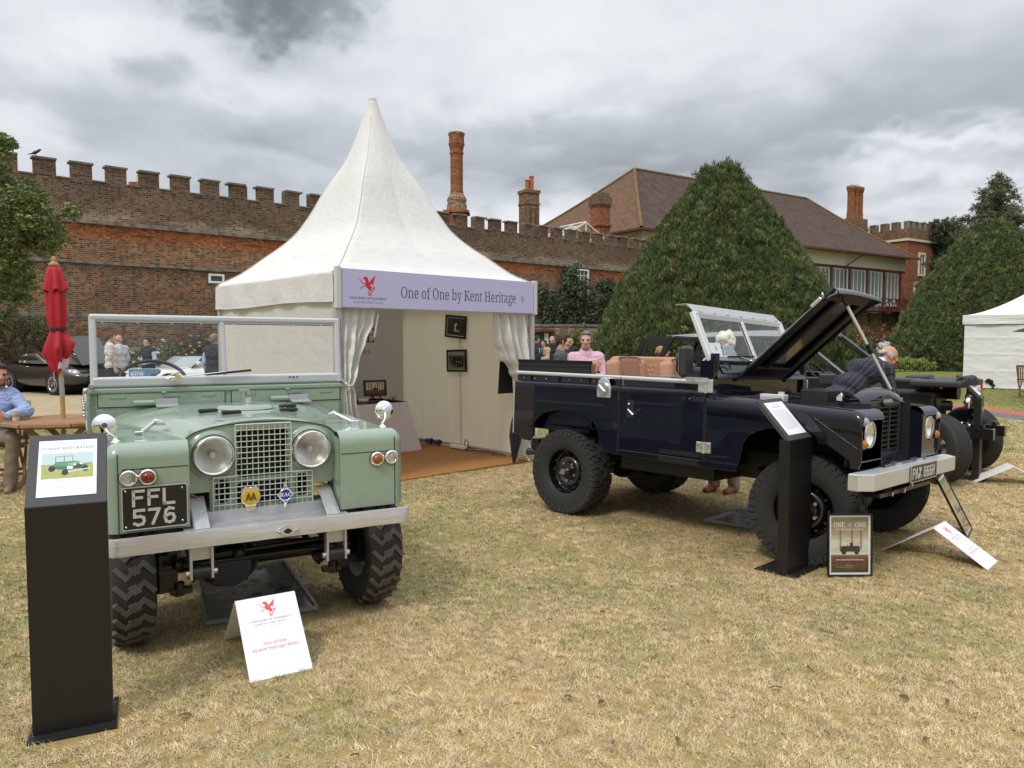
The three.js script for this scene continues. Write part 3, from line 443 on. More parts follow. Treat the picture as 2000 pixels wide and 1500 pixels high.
// generic leafy tree: crown blobs [x, y, z, r] and limbs
function tree(name, label, cat, pos, blobs, limbs, leafGeo, n, tones, fill = 0.55) {
  const t = thing(name, label, cat, pos); part('trunk', limbs.map(([a, b, r1, r2]) => bar(a, b, r1, r2, 7)), bark, t);
  const list = [], tot = blobs.reduce((s, b) => s + b[3] ** 2, 0);
  for (const [x, y, z, r] of blobs) for (let k = 0; k < n * r * r / tot; k++) { const d = V(rr(-1, 1), rr(-1, 1), rr(-1, 1)); if (d.length() > 1 || d.length() < 0.1) { k--; continue; } const l = d.length(); d.multiplyScalar(Math.pow(l, fill) / l * r); list.push([x + d.x, y + d.y * 0.85, z + d.z, rr(0.7, 1.3)]); }
  foliage('crown', t, leafGeo, LEAF, list, tones); return t;
}
{
  // leafy branch of a tree at the left edge
  const c = at(-60, 470, 13), S = 13 / FOC, px = (x, y, d = 0) => [(x + 60) * S, (470 - y) * S, d], limbs = [[[-1.2, -5, -0.4], [-0.9, 1.8, 0], 0.16, 0.07]], blobs = [];
  for (const [x, y, r] of [[-10, 330, 55], [18, 290, 26], [30, 380, 46], [70, 400, 36], [95, 432, 34], [60, 450, 46], [10, 450, 70], [85, 480, 24], [40, 510, 34], [-10, 540, 60], [10, 280, 15], [110, 405, 18], [122, 440, 14], [20, 580, 18]]) { const d = rr(-0.5, 0.5); blobs.push([...px(x, y, d), r * S * 0.95]); limbs.push([[-0.95, rr(-0.6, 1.2), 0], px(x, y, d), 0.03, 0.006]); }
  tree('leafy_tree', 'leafy green tree reaching in at the left edge before the palace wall', 'tree', [c.x, c.y, c.z], blobs, limbs, spray(6, 0.09, 0.02, 0.1), 3000, tone([0.12, 0.17, 0.045], [0.24, 0.30, 0.09]), 1.1);
  // conifers beyond the second yew
  const conifer = (label, px0, d, top, hw, n, seed) => {
    const p = at(px0, 690, d), H = at(px0, top, d).y, t = thing('conifer', label, 'conifer', [p.x, 0, p.z]), list = [], limbs = [bar([0, 0, 0], [0, H, 0], 0.45, 0.03, 8)], w = hw / FOC * d;
    for (let y = H * 0.1; y < H - 0.2; y += 0.42) { const f = (H - y) / H, m = 4 + Math.floor(f * 6), R0 = w * Math.pow(f, 0.8) * rr(0.75, 1.15); for (let k = 0; k < m; k++) { const a = rr(0, 2 * PI), R = R0 * rr(0.5, 1.12), e = [Math.cos(a) * R, y - R * 0.12 + rr(-0.2, 0.2), Math.sin(a) * R]; if (rnd() < 0.4) limbs.push(bar([0, y + 0.1, 0], e, 0.05, 0.015, 4)); const q = Math.ceil(R * n); for (let i = 0; i < q; i++) { const s = Math.pow((i + rnd()) / q, 0.6); list.push([e[0] * s + rr(-0.22, 0.22), lerp(y, e[1], s) - rr(0, 0.35), e[2] * s + rr(-0.22, 0.22), rr(0.6, 1.2)]); } } }
    part('trunk', limbs, bark, t); foliage('crown', t, spray(16, 0.5, 0.05, -0.3), LEAF, list, tone([0.085, 0.10, 0.045], [0.18, 0.165, 0.075]));
  };
  conifer('tall dark conifer rising behind the right hand yew', 1938, 68, 334, 230, 9, 1); conifer('conifer at the right edge of the picture behind the yew', 2045, 74, 372, 220, 8, 2);
  const lf = spray(8, 0.42, 0.11, 0.1);
  const back = (nm, label, x, d, top, r, n, tones, sparse) => { const p = at(x, 690, d), y = at(x, top, d).y, R = r / FOC * d, blobs = [], limbs = [[[0, 0, 0], [0, y - R, 0], 0.35, 0.18]]; for (let k = 0; k < 9; k++) { const b = [rr(-0.6, 0.6) * R, y - R + rr(-0.8, 0.5) * R, rr(-0.6, 0.6) * R, R * rr(0.38, 0.6)]; blobs.push(b); limbs.push([[0, y - R * 1.6, 0], b.slice(0, 3), 0.1, 0.02]); for (let i = 0; i < 3; i++) limbs.push([b.slice(0, 3), [b[0] + rr(-1, 1) * b[3], b[1] + rr(0, 1) * b[3], b[2]], 0.03, 0.01]); } tree(nm, label, 'tree', [p.x, 0, p.z], blobs, limbs, lf, n, tones, sparse); };
  back('broadleaf_tree', 'yellow green tree top showing over the tower battlements', 1782, 92, 431, 52, 1700, tone([0.13, 0.16, 0.035], [0.22, 0.22, 0.06]), 0.8);
  back('bare_tree', 'thin nearly bare tree between the tower and the conifer', 1855, 84, 405, 46, 420, tone([0.17, 0.12, 0.09], [0.25, 0.19, 0.14]), 0.9);
  back('dark_tree', 'dark green tree low beside the brick tower', 1848, 82, 425, 62, 2400, tone([0.03, 0.05, 0.018], [0.06, 0.085, 0.03]), 0.6);
  // a row of trees behind the photographer, mirrored in the chrome and the dark paint
  for (let k = 0; k < 6; k++) { const x = -36 + k * 12 + rr(-2, 2), z = 34 + rr(-4, 6), R = rr(3.4, 5), blobs = [], limbs = [[[0, 0, 0], [0, 5, 0], 0.4, 0.25]]; for (let i = 0; i < 7; i++) blobs.push([rr(-0.7, 0.7) * R, 5.5 + rr(-0.6, 0.8) * R, rr(-0.7, 0.7) * R, R * rr(0.5, 0.75)]); tree('parkland_tree', ['first', 'second', 'third', 'fourth', 'fifth', 'sixth'][k] + ' parkland tree across the lawn behind the viewer', 'tree', [x, 0, z], blobs, limbs, lf, 1500, tone([0.04, 0.06, 0.02], [0.07, 0.1, 0.03]), 0.6).userData.group = 'trees behind the viewer'; }
}
// ---------- border plants ----------
{
  const small = spray(9, 0.13, 0.036, 0.2), fl = spray(9, 0.075, 0.034, 0.5);
  const petal = phys([1, 1, 1], { roughness: 0.7 });
  function bush(name, label, pos, w, h, d, n, tones, flowers, ft, geo = small, turn = WTURN) {
    const t = thing(name, label, 'shrub', pos, turn), list = [], stems = [], fs = [];
    for (let k = 0; k < n; k++) { const a = rr(-1, 1), c = rr(-1, 1), top = h * (0.55 + 0.45 * fbm(a * w * 1.3 + 7 + pos[0] * 3, c * 2 + 5, 3) * 1.3) * (1 - 0.35 * Math.abs(a) ** 3); list.push([a * w / 2, Math.max(0.05, top * Math.pow(rnd(), 0.5)), c * d / 2, rr(0.7, 1.35)]); }
    for (let k = 0; k < 14; k++) { const p = list[Math.floor(rnd() * n)]; stems.push(bar([p[0] * 0.6, 0, p[2] * 0.5], p.slice(0, 3), 0.014, 0.006, 5)); }
    part('stems', stems, bark, t); foliage('leaves', t, geo, LEAF, list, tones);
    if (flowers) { for (let k = 0; k < flowers; k++) { const p = list[Math.floor(rnd() * n)]; fs.push([p[0], p[1] + 0.05, p[2] + rr(0, d / 3), rr(0.8, 1.6)]); } foliage('blossom', t, fl, petal, fs, ft); }
    return t;
  }
  const P = (t, o) => { const p = onWall(t, o); return [p.x, 0, p.z]; };
  const pink = tone([0.62, 0.24, 0.2], [0.8, 0.42, 0.34]), g1 = tone([0.06, 0.095, 0.025], [0.13, 0.17, 0.05]);
  bush('rose_bush', 'climbing rose mound with a few pink blooms at the far left of the wall', P(-1.6, 0.7), 4.6, 3.1, 0.9, 900, g1, 12, tone([0.75, 0.18, 0.3], [0.85, 0.45, 0.45]));
  bush('rose_bush', 'green climber beside the red folded parasol along the wall', P(1.1, 0.8), 2.6, 1.9, 0.9, 620, g1, 26, tone([0.7, 0.12, 0.12], [0.8, 0.6, 0.4]));
  bush('rose_bush', 'pale white flowered plants behind the two men in white shirts', P(3.2, 1.3), 2.6, 1.6, 1.0, 420, tone([0.12, 0.16, 0.06], [0.25, 0.28, 0.12]), 90, tone([0.55, 0.58, 0.4], [0.7, 0.7, 0.55]));
  bush('rose_bush', 'rose bush full of pink blooms behind the white sports car', P(6.0, 1.2), 3.8, 2.0, 1.2, 900, g1, 150, pink);
  bush('rose_bush', 'rose bush hidden partly by the marquee side', P(10, 1.2), 3.5, 1.8, 1.2, 500, g1, 60, pink);
  const wc = thing('wall_climber', 'dark green climber round the white sash windows', 'climber', P(29.5, 0.25), WTURN), list = []; for (let k = 0; k < 3600; k++) { const x = rr(-4.4, 5.2), top = 3.4 + 2.9 * fbm(x * 0.8 + 20, 3, 3) + (Math.abs(x + 2.2) < 0.5 ? 1 : 0), y = rr(1.9, top); if (Math.abs(x + 0.55) < 0.55 && y > 3.9 && rnd() < 0.8) continue; list.push([x, y, rr(-0.15, 0.75) * (0.4 + fbm(x * 1.5, y * 1.5, 2)), rr(0.8, 1.6)]); }
  part('stems', [-3, -1.4, 1.3, 3].map((x) => bar([x, 0, 0], [x + rr(-0.4, 0.4), 4, 0.05], 0.05, 0.02, 6)), bark, wc); foliage('leaves', wc, spray(9, 0.24, 0.06, 0), LEAF, list, tone([0.045, 0.068, 0.03], [0.09, 0.115, 0.055]));
  const q = (x, d) => { const p = at(x, 690, d); return [p.x, 0, p.z]; };
  bush('garden_shrub', 'bright green shrub against the low garden wall behind the pink shirt', q(1138, 34), 1.4, 2.3, 1.2, 500, tone([0.1, 0.15, 0.03], [0.19, 0.24, 0.06]), 8, pink, small, 0);
  bush('flower_border', 'red and orange dahlia border beyond the raised bonnet', q(1700, 45), 4.2, 2.5, 1.6, 700, tone([0.06, 0.075, 0.03], [0.14, 0.10, 0.05]), 240, tone([0.55, 0.07, 0.03], [0.65, 0.2, 0.08]), small, 0);
  bush('flower_border', 'mauve flowered border beside the foot of the far yew', q(1772, 43), 3.2, 1.9, 1.6, 500, tone([0.07, 0.085, 0.04], [0.12, 0.13, 0.06]), 200, tone([0.22, 0.09, 0.17], [0.32, 0.16, 0.25]), small, 0);
  bush('flower_border', 'yellow green low edging plants in front of the mauve flowers', q(1770, 39), 2.8, 0.75, 0.8, 480, tone([0.22, 0.28, 0.06], [0.32, 0.38, 0.12]), 0, null, small, 0);
  bush('garden_shrub', 'green shrub seen under the raised bonnet beside the steering wheel', q(1660, 30), 2.4, 1.7, 1.4, 700, tone([0.06, 0.1, 0.025], [0.1, 0.14, 0.04]), 0, null, small, 0);
}
// ---------- the winged horse emblem and lettering ----------
function emblem(x, cx, cy, s, colour) {      // rearing winged horse, facing left, s = height
  x.save(); x.translate(cx, cy); x.scale(s / 100, s / 100); x.fillStyle = x.strokeStyle = colour; x.lineCap = x.lineJoin = 'round';
  const blob = (p) => { x.beginPath(); x.moveTo(...p[0]); for (let i = 1; i < p.length; i++) { const a = p[i], b = p[(i + 1) % p.length]; x.quadraticCurveTo(a[0], a[1], (a[0] + b[0]) / 2, (a[1] + b[1]) / 2); } x.closePath(); x.fill(); };
  const line = (p, w) => { x.lineWidth = w; x.beginPath(); x.moveTo(...p[0]); for (let i = 1; i < p.length; i++) x.lineTo(...p[i]); x.stroke(); };
  blob([[-22, -34], [-12, -46], [-2, -42], [4, -28], [6, -12], [20, 2], [24, 20], [12, 28], [2, 16], [-12, 8], [-20, -8], [-12, -22]]);      // neck, chest, barrel, haunch
  blob([[-28, -38], [-20, -46], [-10, -46], [-8, -36], [-18, -32], [-26, -30]]);      // head
  line([[-16, -8], [-34, -12], [-44, -26], [-50, -32]], 4.5); line([[-12, 2], [-30, 4], [-38, 16], [-44, 12]], 4.5);      // forelegs
  line([[10, 24], [2, 36], [10, 44], [4, 50]], 5.5); line([[20, 18], [22, 34], [16, 44], [14, 52]], 5.5);      // hind legs
  line([[22, 8], [34, 14], [40, 4], [38, 18], [30, 28]], 5);      // tail
  for (let i = 0; i < 6; i++) line([[2, -10 + i * 2], [16 + i * 2, -22 + i * 1.5], [44 - i * 2.5, -50 + i * 9]], 5.5);      // wing
  x.restore();
}
const text = (x, s, px, py, font, colour, align = 'center', wide = 1, space = 0) => { x.save(); x.translate(px, py); x.scale(wide, 1); x.font = font; x.fillStyle = colour; x.textAlign = align; x.textBaseline = 'alphabetic'; if (space) x.letterSpacing = space + 'px'; x.fillText(s, 0, 0); x.restore(); };
const lines = (x, x0, y0, x1, n, dy, colour, seed = 3, h = 2) => { const r = mulberry(seed); x.fillStyle = colour; for (let i = 0; i < n; i++) { let p = x0; const end = i === n - 1 ? x0 + (x1 - x0) * 0.6 : x1; while (p < end) { const w = 4 + r() * 16; x.fillRect(p, y0 + i * dy, Math.min(w, end - p), h); p += w + 4; } } };
const print = (w, h, draw, rough = 0.6) => std([1, 1, 1], rough, 0, { map: canvasTex(w, h, draw) });

// ---------- peaked marquee ----------
{
  const T = thing('marquee', 'white peaked marquee with a lilac name board over its open front', 'marquee', [-1.86, 0, -8], Math.atan2(0.688, 0.726));
  const W = 2.92, dz = -3.0, cx = W / 2, cz = dz / 2, EV = 2.33;
  const wrink = tex(512, 512, (x, y) => { const a = fbm(x / 64, y / 64, 5, 8), b = 1 - Math.abs(2 * fbm(x / 128 + a * 1.2, y / 64 + a * 1.4, 4, 0) - 1); return 0.5 * a + 0.5 * Math.pow(b, 6); });
  const scuff = tex(512, 512, (x, y) => { const a = fbm(x / 64, y / 64, 5, 8), d = smooth(0.56, 0.72, a) * 0.05, s = 1 - d; return [0.84 * s, 0.84 * s, 0.825 * s]; }, { srgb: true });
  const pvc = phys([1, 1, 1], { roughness: 0.5, transmission: 0.25, thickness: 0, map: rep(scuff, 2), bumpMap: rep(wrink, 2), bumpScale: 0.004 });
  const pvcWall = phys([0.82, 0.81, 0.76], { roughness: 0.6, transmission: 0.36, thickness: 0, bumpMap: rep(wrink, 1), bumpScale: 0.005 });
  const alu = std([0.62, 0.62, 0.60], 0.4, 0.6);
  const prof = [[2.30, 1.0], [2.345, 0.985], [2.45, 0.87], [2.56, 0.785], [2.67, 0.71], [2.83, 0.595], [3.0, 0.495], [3.17, 0.43], [3.34, 0.375], [3.51, 0.328], [3.68, 0.278], [3.85, 0.22], [4.02, 0.17], [4.25, 0.118], [4.48, 0.073], [4.72, 0.034]];
  const S = (v) => { const k = v * (prof.length - 1), i = Math.min(prof.length - 2, Math.floor(k)), f = k - i, cr = (a, b, c, d) => b + 0.5 * f * (c - a + f * (2 * a - 5 * b + 4 * c - d + f * (3 * (b - c) + d - a))), g = (j, n) => prof[clamp(j, 0, prof.length - 1)][n]; return [cr(g(i - 1, 0), g(i, 0), g(i + 1, 0), g(i + 2, 0)), cr(g(i - 1, 1), g(i, 1), g(i + 1, 1), g(i + 2, 1))]; };
  const skin = (u, v) => { const [y, s] = S(v), a = u * 2 * PI + PI / 4, k = smooth(0.35, 0.06, s) * 0.9, ca = Math.cos(a), sa = Math.sin(a), m = Math.max(Math.abs(ca), Math.abs(sa)), q = Math.pow(Math.abs(Math.sin(2 * a)), 0.5), sag = 1 - 0.055 * (1 - q) * (1 - k) * Math.sin(v * PI), rx = (s * 1.46) * lerp(1 / m, 1.25, k) * sag, rip = 0.006 * (fbm(u * 60, v * 14, 3) - 0.5) * (1 - v * 0.7); return [cx + ca * (rx + rip) * (W / 2 + 0.03) / 1.46, y + rip, cz + sa * (rx + rip) * 1.53 / 1.46]; };
  part('roof_canopy', sheet(128, 56, skin, (u, v) => [u * 6, v * 3]), pvc, T);
  part('peak_cap', cyl(0.052, 0.06, 0.07, cx, 4.73, cz, 0, 0, 0, 20), pvc, T);
  const seam = (a) => tube([...Array(20)].map((_, i) => { const p = skin(a, 0.04 + i / 21); const o = V(...p); o.x += (o.x - cx) * 0.006; o.z += (o.z - cz) * 0.006; o.y += 0.002; return o; }), 0.004, 40, 5);
  parts('roof_seam', [0, 0.25, 0.5, 0.75, 0.875].map(seam), std([0.72, 0.72, 0.69], 0.6), T);
  // valances: softly wrinkled cloth hanging from the eaves
  const val = (p, q, n) => { const P = V(...p), Q = V(...q), d = Q.clone().sub(P).normalize(); return shell(40, 6, (u, v) => { const o = P.clone().lerp(Q, u), w = 0.02 * (fbm(u * 9 + n, v * 2, 3) - 0.5) + 0.012 * Math.sin(u * 30 + n) * v; return [o.x + n2[0] * (w + 0.012), EV - 0.02 - v * (0.295 + 0.012 * Math.sin(u * 7)), o.z + n2[1] * (w + 0.012)]; }, 0.004, (u, v) => [u * 3, v * 0.3]); };
  let n2 = [-1, 0]; part('valance', val([-0.03, 0, dz - 0.03], [-0.03, 0, 0.02], 1), pvc, T);
  n2 = [0, -1]; part('valance', val([W + 0.03, 0, dz - 0.04], [0, 0, dz - 0.04], 2), pvc, T);
  n2 = [1, 0]; part('valance', val([W + 0.03, 0, -0.05], [W + 0.03, 0, dz], 3), pvc, T);
  // frame posts
  for (const [x, z] of [[0, 0], [W, 0], [W, dz], [0, dz]]) part('corner_post', rb(0.06, 2.34, 0.06, 0.008, x, 1.17, z), alu, T);
  parts('foot_plate', [[0.0, 0.0], [W, 0], [W, dz], [0, dz]].map(([x, z]) => box(0.14, 0.012, 0.14, x, 0.008, z)), alu, T);
  part('mid_post', [rb(0.045, 2.3, 0.045, 0.006, W - 0.005, 1.15, -1.43)], alu, T);
  // walls of hanging cloth with soft vertical folds
  const wall = (p, q, seed, inw, y1 = 2.3, y0 = 0.04) => { const P = V(...p), Q = V(...q); return sheet(90, 30, (u, v) => { const o = P.clone().lerp(Q, u), len = P.distanceTo(Q), f = 0.030 * (fbm(u * len * 3.2 + seed, v * 0.8 + seed, 3) - 0.5) + 0.007 * Math.sin(u * len * 17 + Math.sin(u * 21 + seed) * 2.2) * (0.4 + 0.6 * v) + 0.012 * (fbm(u * 14 + seed, v * 9, 2) - 0.5); return [o.x + inw[0] * f, lerp(y1, y0, v), o.z + inw[1] * f]; }, (u, v) => [u * 2, v * 1.5]); };
  part('side_wall', wall([0.0, 0, dz], [0.0, 0, -0.03], 3, [1, 0]), pvcWall, T);
  const lining = pvcWall.clone(); lining.color.setRGB(0.86, 0.79, 0.63); lining.roughness = 1; lining.transmission = 0.35;
  part('side_wall', wall([W - 0.04, 0, -0.06], [W - 0.04, 0, dz], 8, [1, 0]), lining, T);
  part('back_wall', wall([W, 0, dz], [0, 0, dz], 5, [0, 1]), lining, T);
  part('ground_rail', [bar([W - 0.07, 0.07, -0.1], [W - 0.07, 0.07, dz], 0.02), bar([0, 0.06, dz + 0.05], [W, 0.06, dz + 0.05], 0.02), bar([0.0, 0.06, dz], [0.0, 0.06, -0.05], 0.02)], alu, T);
  part('eave_rail', [beam([0, 2.28, 0], [0, 2.28, dz], 0.05, 0.05), beam([W, 2.28, 0], [W, 2.28, dz], 0.05, 0.05), beam([0, 2.28, dz], [W, 2.28, dz], 0.05, 0.05), beam([0, 2.27, -0.02], [W, 2.27, -0.02], 0.05, 0.05)], alu, T);
  // name board
  const bd = sub('name_board', T);
  part('panel', rb(W - 0.06, 0.415, 0.024, 0.004, cx, 2.155, 0.055), std([0.50, 0.49, 0.68], 0.45), bd);
  part('lettering', new THREE.PlaneGeometry(W - 0.08, 0.4).translate(cx, 2.155, 0.0695), print(2048, 288, (x, w, h) => {
    x.fillStyle = '#c2c1e4'; x.fillRect(0, 0, w, h); emblem(x, 225, 118, 150, '#d01f3c'); text(x, 'CONCOURS OF ELEGANCE', 228, 226, 'bold 27px sans-serif', '#4a4a6a', 'center', 0.98, 1); text(x, 'HAMPTON COURT PALACE', 228, 256, '22px sans-serif', '#4a4a6a', 'center', 0.98, 1);
    text(x, 'One of One by Kent Heritage', 1178, 200, '124px serif', '#32333f', 'center', 0.765); text(x, '9', 1905, 196, '86px serif', '#3c3d4a', 'center', 0.8);
  }, 0.5), bd);
  part('end_channel', [rb(0.06, 0.44, 0.06, 0.006, -0.005, 2.16, 0.045), rb(0.06, 0.44, 0.06, 0.006, W + 0.005, 2.16, 0.045)], std([0.66, 0.66, 0.62], 0.45, 0.2), bd);
  // gathered front curtains
  const curtain = (x0, pts, sd) => { const folds = 4.5, P = pts; return sheet(96, 44, (u, v) => { const k = v * (P.length - 1), i = Math.min(P.length - 2, Math.floor(k)), f = smooth(0, 1, k - i), a = P[i], b = P[i + 1], y = lerp(a[0], b[0], k - i), xa = lerp(a[1], b[1], f), xb = lerp(a[2], b[2], f), amp = lerp(a[3], b[3], f), z = lerp(a[4] ?? 0, b[4] ?? 0, f); const ph = u * folds * 2 * PI + sd + 0.9 * Math.sin(v * 4 + u * 5) + 1.3 * (fbm(u * 5 + sd, v * 5, 3) - 0.5); return [lerp(xa, xb, u) + 0.012 * Math.sin(ph * 0.5), y, -0.02 + z + amp * Math.sin(ph) + amp * 2.2 * (fbm(u * 5 + sd, v * 6, 3) - 0.5)]; }, (u, v) => [u, v * 2]); };
  const cur = phys([0.80, 0.79, 0.75], { roughness: 0.45, transmission: 0.14, thickness: 0, bumpMap: rep(wrink, 2), bumpScale: 0.004 });
  part('front_curtain', curtain(0, [[1.96, 0.03, 0.50, 0.018], [1.8, 0.04, 0.46, 0.035], [1.6, 0.04, 0.36, 0.045], [1.4, 0.045, 0.28, 0.05], [1.2, 0.05, 0.20, 0.05, 0.02], [1.12, 0.055, 0.165, 0.045, 0.02], [1.0, 0.05, 0.20, 0.05, 0.02], [0.6, 0.04, 0.32, 0.05], [0.05, 0.03, 0.4, 0.05]], 1), cur, T);
  part('front_curtain', curtain(1, [[1.96, 2.26, 2.86, 0.03], [1.8, 2.27, 2.88, 0.05], [1.6, 2.30, 2.88, 0.06], [1.4, 2.40, 2.89, 0.07], [1.2, 2.55, 2.90, 0.075, 0.02], [1.06, 2.64, 2.90, 0.06, 0.02], [0.98, 2.68, 2.91, 0.05, 0.03], [0.8, 2.64, 2.93, 0.05, 0.02], [0.4, 2.66, 2.98, 0.06, 0.02], [0.1, 2.66, 3.12, 0.07, 0.04], [0.02, 2.70, 3.22, 0.06, 0.08]], 4), cur, T);
  part('curtain_tie', [tube([[0.5, 1.9, 0.03], [0.47, 1.72, 0.04], [0.44, 1.62, 0.05], [0.46, 1.74, 0.05], [0.5, 1.88, 0.04]], 0.007, 24, 5), ring(0.075, 0.01, 0.11, 1.12, 0.0, PI / 2), tube([[0.84, 1.94, 0.0], [0.85, 1.9, 0.02], [0.87, 1.92, 0.0]], 0.005, 10, 5)], cur, T);
  parts('eyelet', [[2.31, 1.62], [2.36, 1.4], [2.5, 1.18]].map(([x, y]) => ring(0.014, 0.004, x, y, 0.075, 0, 0, 0, 14)), MAT.steel, T);
  // backdrop board with lettering
  const back = sub('backdrop_board', T); part('panel', box(2.72, 2.2, 0.02, 1.46, 1.12, dz + 0.2), std([0.56, 0.525, 0.52], 0.75), back);
  part('lettering', new THREE.PlaneGeometry(2.7, 2.18).translate(1.46, 1.12, dz + 0.213), print(1350, 1090, (x, w, h) => { x.fillStyle = '#c6c0bf'; x.fillRect(0, 0, w, h); const Y = (m) => h - (m - 0.03) / 2.18 * h, X = (m) => (m - 0.11) / 2.7 * w; text(x, 'ONE', X(2.33), Y(1.57), '160px serif', '#23211f', 'right', 0.86, 16); text(x, 'ONE', X(0.62), Y(1.57), '160px serif', '#23211f', 'left', 0.86, 16); text(x, 'of', X(1.47), Y(1.6), '76px serif', '#23211f', 'center', 0.9); text(x, 'BY KENT HERITAGE WORKS', X(1.46), Y(1.39), '46px sans-serif', '#2e2b29', 'center', 0.97, 11); }, 0.75), back);

  // things in the marquee, in its own axes
  const tp = (x, y, z) => T.localToWorld(V(x, y, z)); T.updateMatrixWorld(true); const TURN = T.rotation.y;
  const cp = part('coir_carpet', shell(30, 30, (u, v) => [lerp(-0.1, 3.0, u), 0.018 + 0.006 * fbm(u * 8, v * 8, 2), lerp(0.1, -2.98, v) - (v < 0.05 ? 0.06 * fbm(u * 5, 1, 2) : 0)], 0.014, (u, v) => [u * 3, v * 3]), std([0.40, 0.185, 0.055], 0.95, 0, { map: rep(tex(256, 256, (x, y) => { const s = 0.75 + 0.5 * vn(x / 2, y / 5, 128, 52) * 0.6 + 0.25 * fbm(x / 32, y / 32, 4, 8); return [s, s, s]; }, { srgb: true }), 2), bumpMap: rep(fine, 10), bumpScale: 0.006 }), scene); cp.position.copy(tp(0, 0, 0)); cp.rotation.y = TURN; tag(cp, 'orange brown coir carpet on the marquee floor', 'carpet');
  const mk = (name, label, cat, x, y, z, ry = 0, grp) => thing(name, label, cat, tp(x, y, z), TURN + ry, grp);
  const tb = mk('display_table', 'table under a long lilac grey cloth inside the marquee', 'table', 0, 0, 0);
  const cl = std([0.70, 0.65, 0.655], 0.9, 0, { bumpMap: rep(fine, 8), bumpScale: 0.002 });
  const x0 = 0.55, x1 = 2.14, zf = -1.72, zb = -2.52, TH = 0.73;
  const peri = (u) => { const per = [[x0, zb], [x0, zf], [x1, zf], [x1, zb]], k = u * 4, i = Math.floor(k) % 4, f = k - Math.floor(k), a = per[i], b = per[(i + 1) % 4]; return [lerp(a[0], b[0], f), lerp(a[1], b[1], f)]; };
  part('tablecloth', [crease(sheet(160, 20, (u, v) => { const [x, z] = peri(u), mx = (x0 + x1) / 2, mz = (zf + zb) / 2, k = u * 4, f = k - Math.floor(k), cor = Math.pow(Math.abs(f - 0.5) * 2, 5), fl = 1 + v * (0.07 + 0.13 * cor) + v * 0.04 * Math.sin(u * 60 + 2 * Math.sin(u * 17)), dx = x - mx, dz2 = z - mz; return [mx + dx * fl + Math.sign(dx) * v * 0.02, TH - v * 0.70 - v * 0.015 * Math.sin(u * 31), mz + dz2 * fl]; })), box(x1 - x0, 0.004, zb - zf, (x0 + x1) / 2, TH, (zf + zb) / 2)], cl, tb);
  parts('leg', [[x0 + 0.1, zf - 0.1], [x1 - 0.1, zf - 0.1], [x0 + 0.1, zb + 0.1], [x1 - 0.1, zb + 0.1]].map(([x, z]) => bar([x, 0, z], [x, TH - 0.01, z], 0.02)), MAT.steel, tb);
  const pf = mk('photo_stand', 'landscape photo in a black frame on a stand on the marquee table', 'picture', 1.98, TH, -2.3, -0.35);
  part('frame', ext([[-0.17, 0.055], [0.17, 0.055], [0.17, 0.29], [-0.17, 0.29]], 0.02, 0.003, [[[-0.14, 0.08], [-0.14, 0.265], [0.14, 0.265], [0.14, 0.08]]]).rotateX(-0.15), MAT.black, pf); part('photograph', new THREE.PlaneGeometry(0.285, 0.19).translate(0, 0.172, 0.008).rotateX(-0.15), print(256, 170, (x, w, h) => { const g = x.createLinearGradient(0, 0, 0, h); g.addColorStop(0, '#c9bba6'); g.addColorStop(0.6, '#d9cdb8'); g.addColorStop(0.66, '#8a5238'); g.addColorStop(1, '#5a3022'); x.fillStyle = g; x.fillRect(0, 0, w, h); x.fillStyle = '#5d3b22'; for (let i = 0; i < 9; i++) x.fillRect(8 + i * 30, 10 + (i * 37) % 30, 5 + (i % 3) * 4, 100); x.fillStyle = '#2b2522'; x.fillRect(95, 86, 70, 22); x.fillRect(112, 74, 26, 14); }), pf); part('stand', [beam([-0.09, 0.012, 0.06], [-0.04, 0.07, 0], 0.02, 0.014), beam([0.09, 0.012, 0.06], [0.04, 0.07, 0], 0.02, 0.014), beam([0, 0.012, -0.12], [0, 0.2, -0.03], 0.02, 0.01)], std([0.05, 0.025, 0.02], 0.5), pf);
  const gl = mk('spectacles', 'dark framed spectacles lying on the right of the marquee table', 'spectacles', 2.05, TH, -1.95, 0.3); part('rim', [ring(0.028, 0.005, -0.035, 0.03, 0, 0, 0, 0, 20), ring(0.028, 0.005, 0.035, 0.03, 0, 0, 0, 0, 20)], MAT.dark, gl); part('temple', [bar([-0.062, 0.036, 0], [-0.055, 0.006, -0.13], 0.004), bar([0.062, 0.036, 0], [0.055, 0.006, -0.13], 0.004)], std([0.05, 0.02, 0.012], 0.4), gl); part('lens', [cyl(0.026, 0.026, 0.002, -0.035, 0.03, 0, PI / 2), cyl(0.026, 0.026, 0.002, 0.035, 0.03, 0, PI / 2)], MAT.glass, gl);
  const br = mk('leather_sample', 'dark brown leather sample sheet on the front of the marquee table', 'sample', 1.55, TH, -1.88, 0.1); part('sheet', shell(10, 6, (u, v) => [lerp(-0.3, 0.32, u) + 0.03 * Math.sin(v * 9), 0.01 + 0.006 * Math.sin(u * 9), lerp(0.12, -0.14, v) + 0.03 * Math.sin(u * 7)], 0.006), std([0.06, 0.032, 0.024], 0.6), br); part('swatches', [...Array(4)].map((_, i) => box(0.11, 0.008, 0.07, -0.2 + i * 0.13, 0.024, 0.0, 0, 0.3 * i, 0)), std([0.09, 0.05, 0.03], 0.6), br);
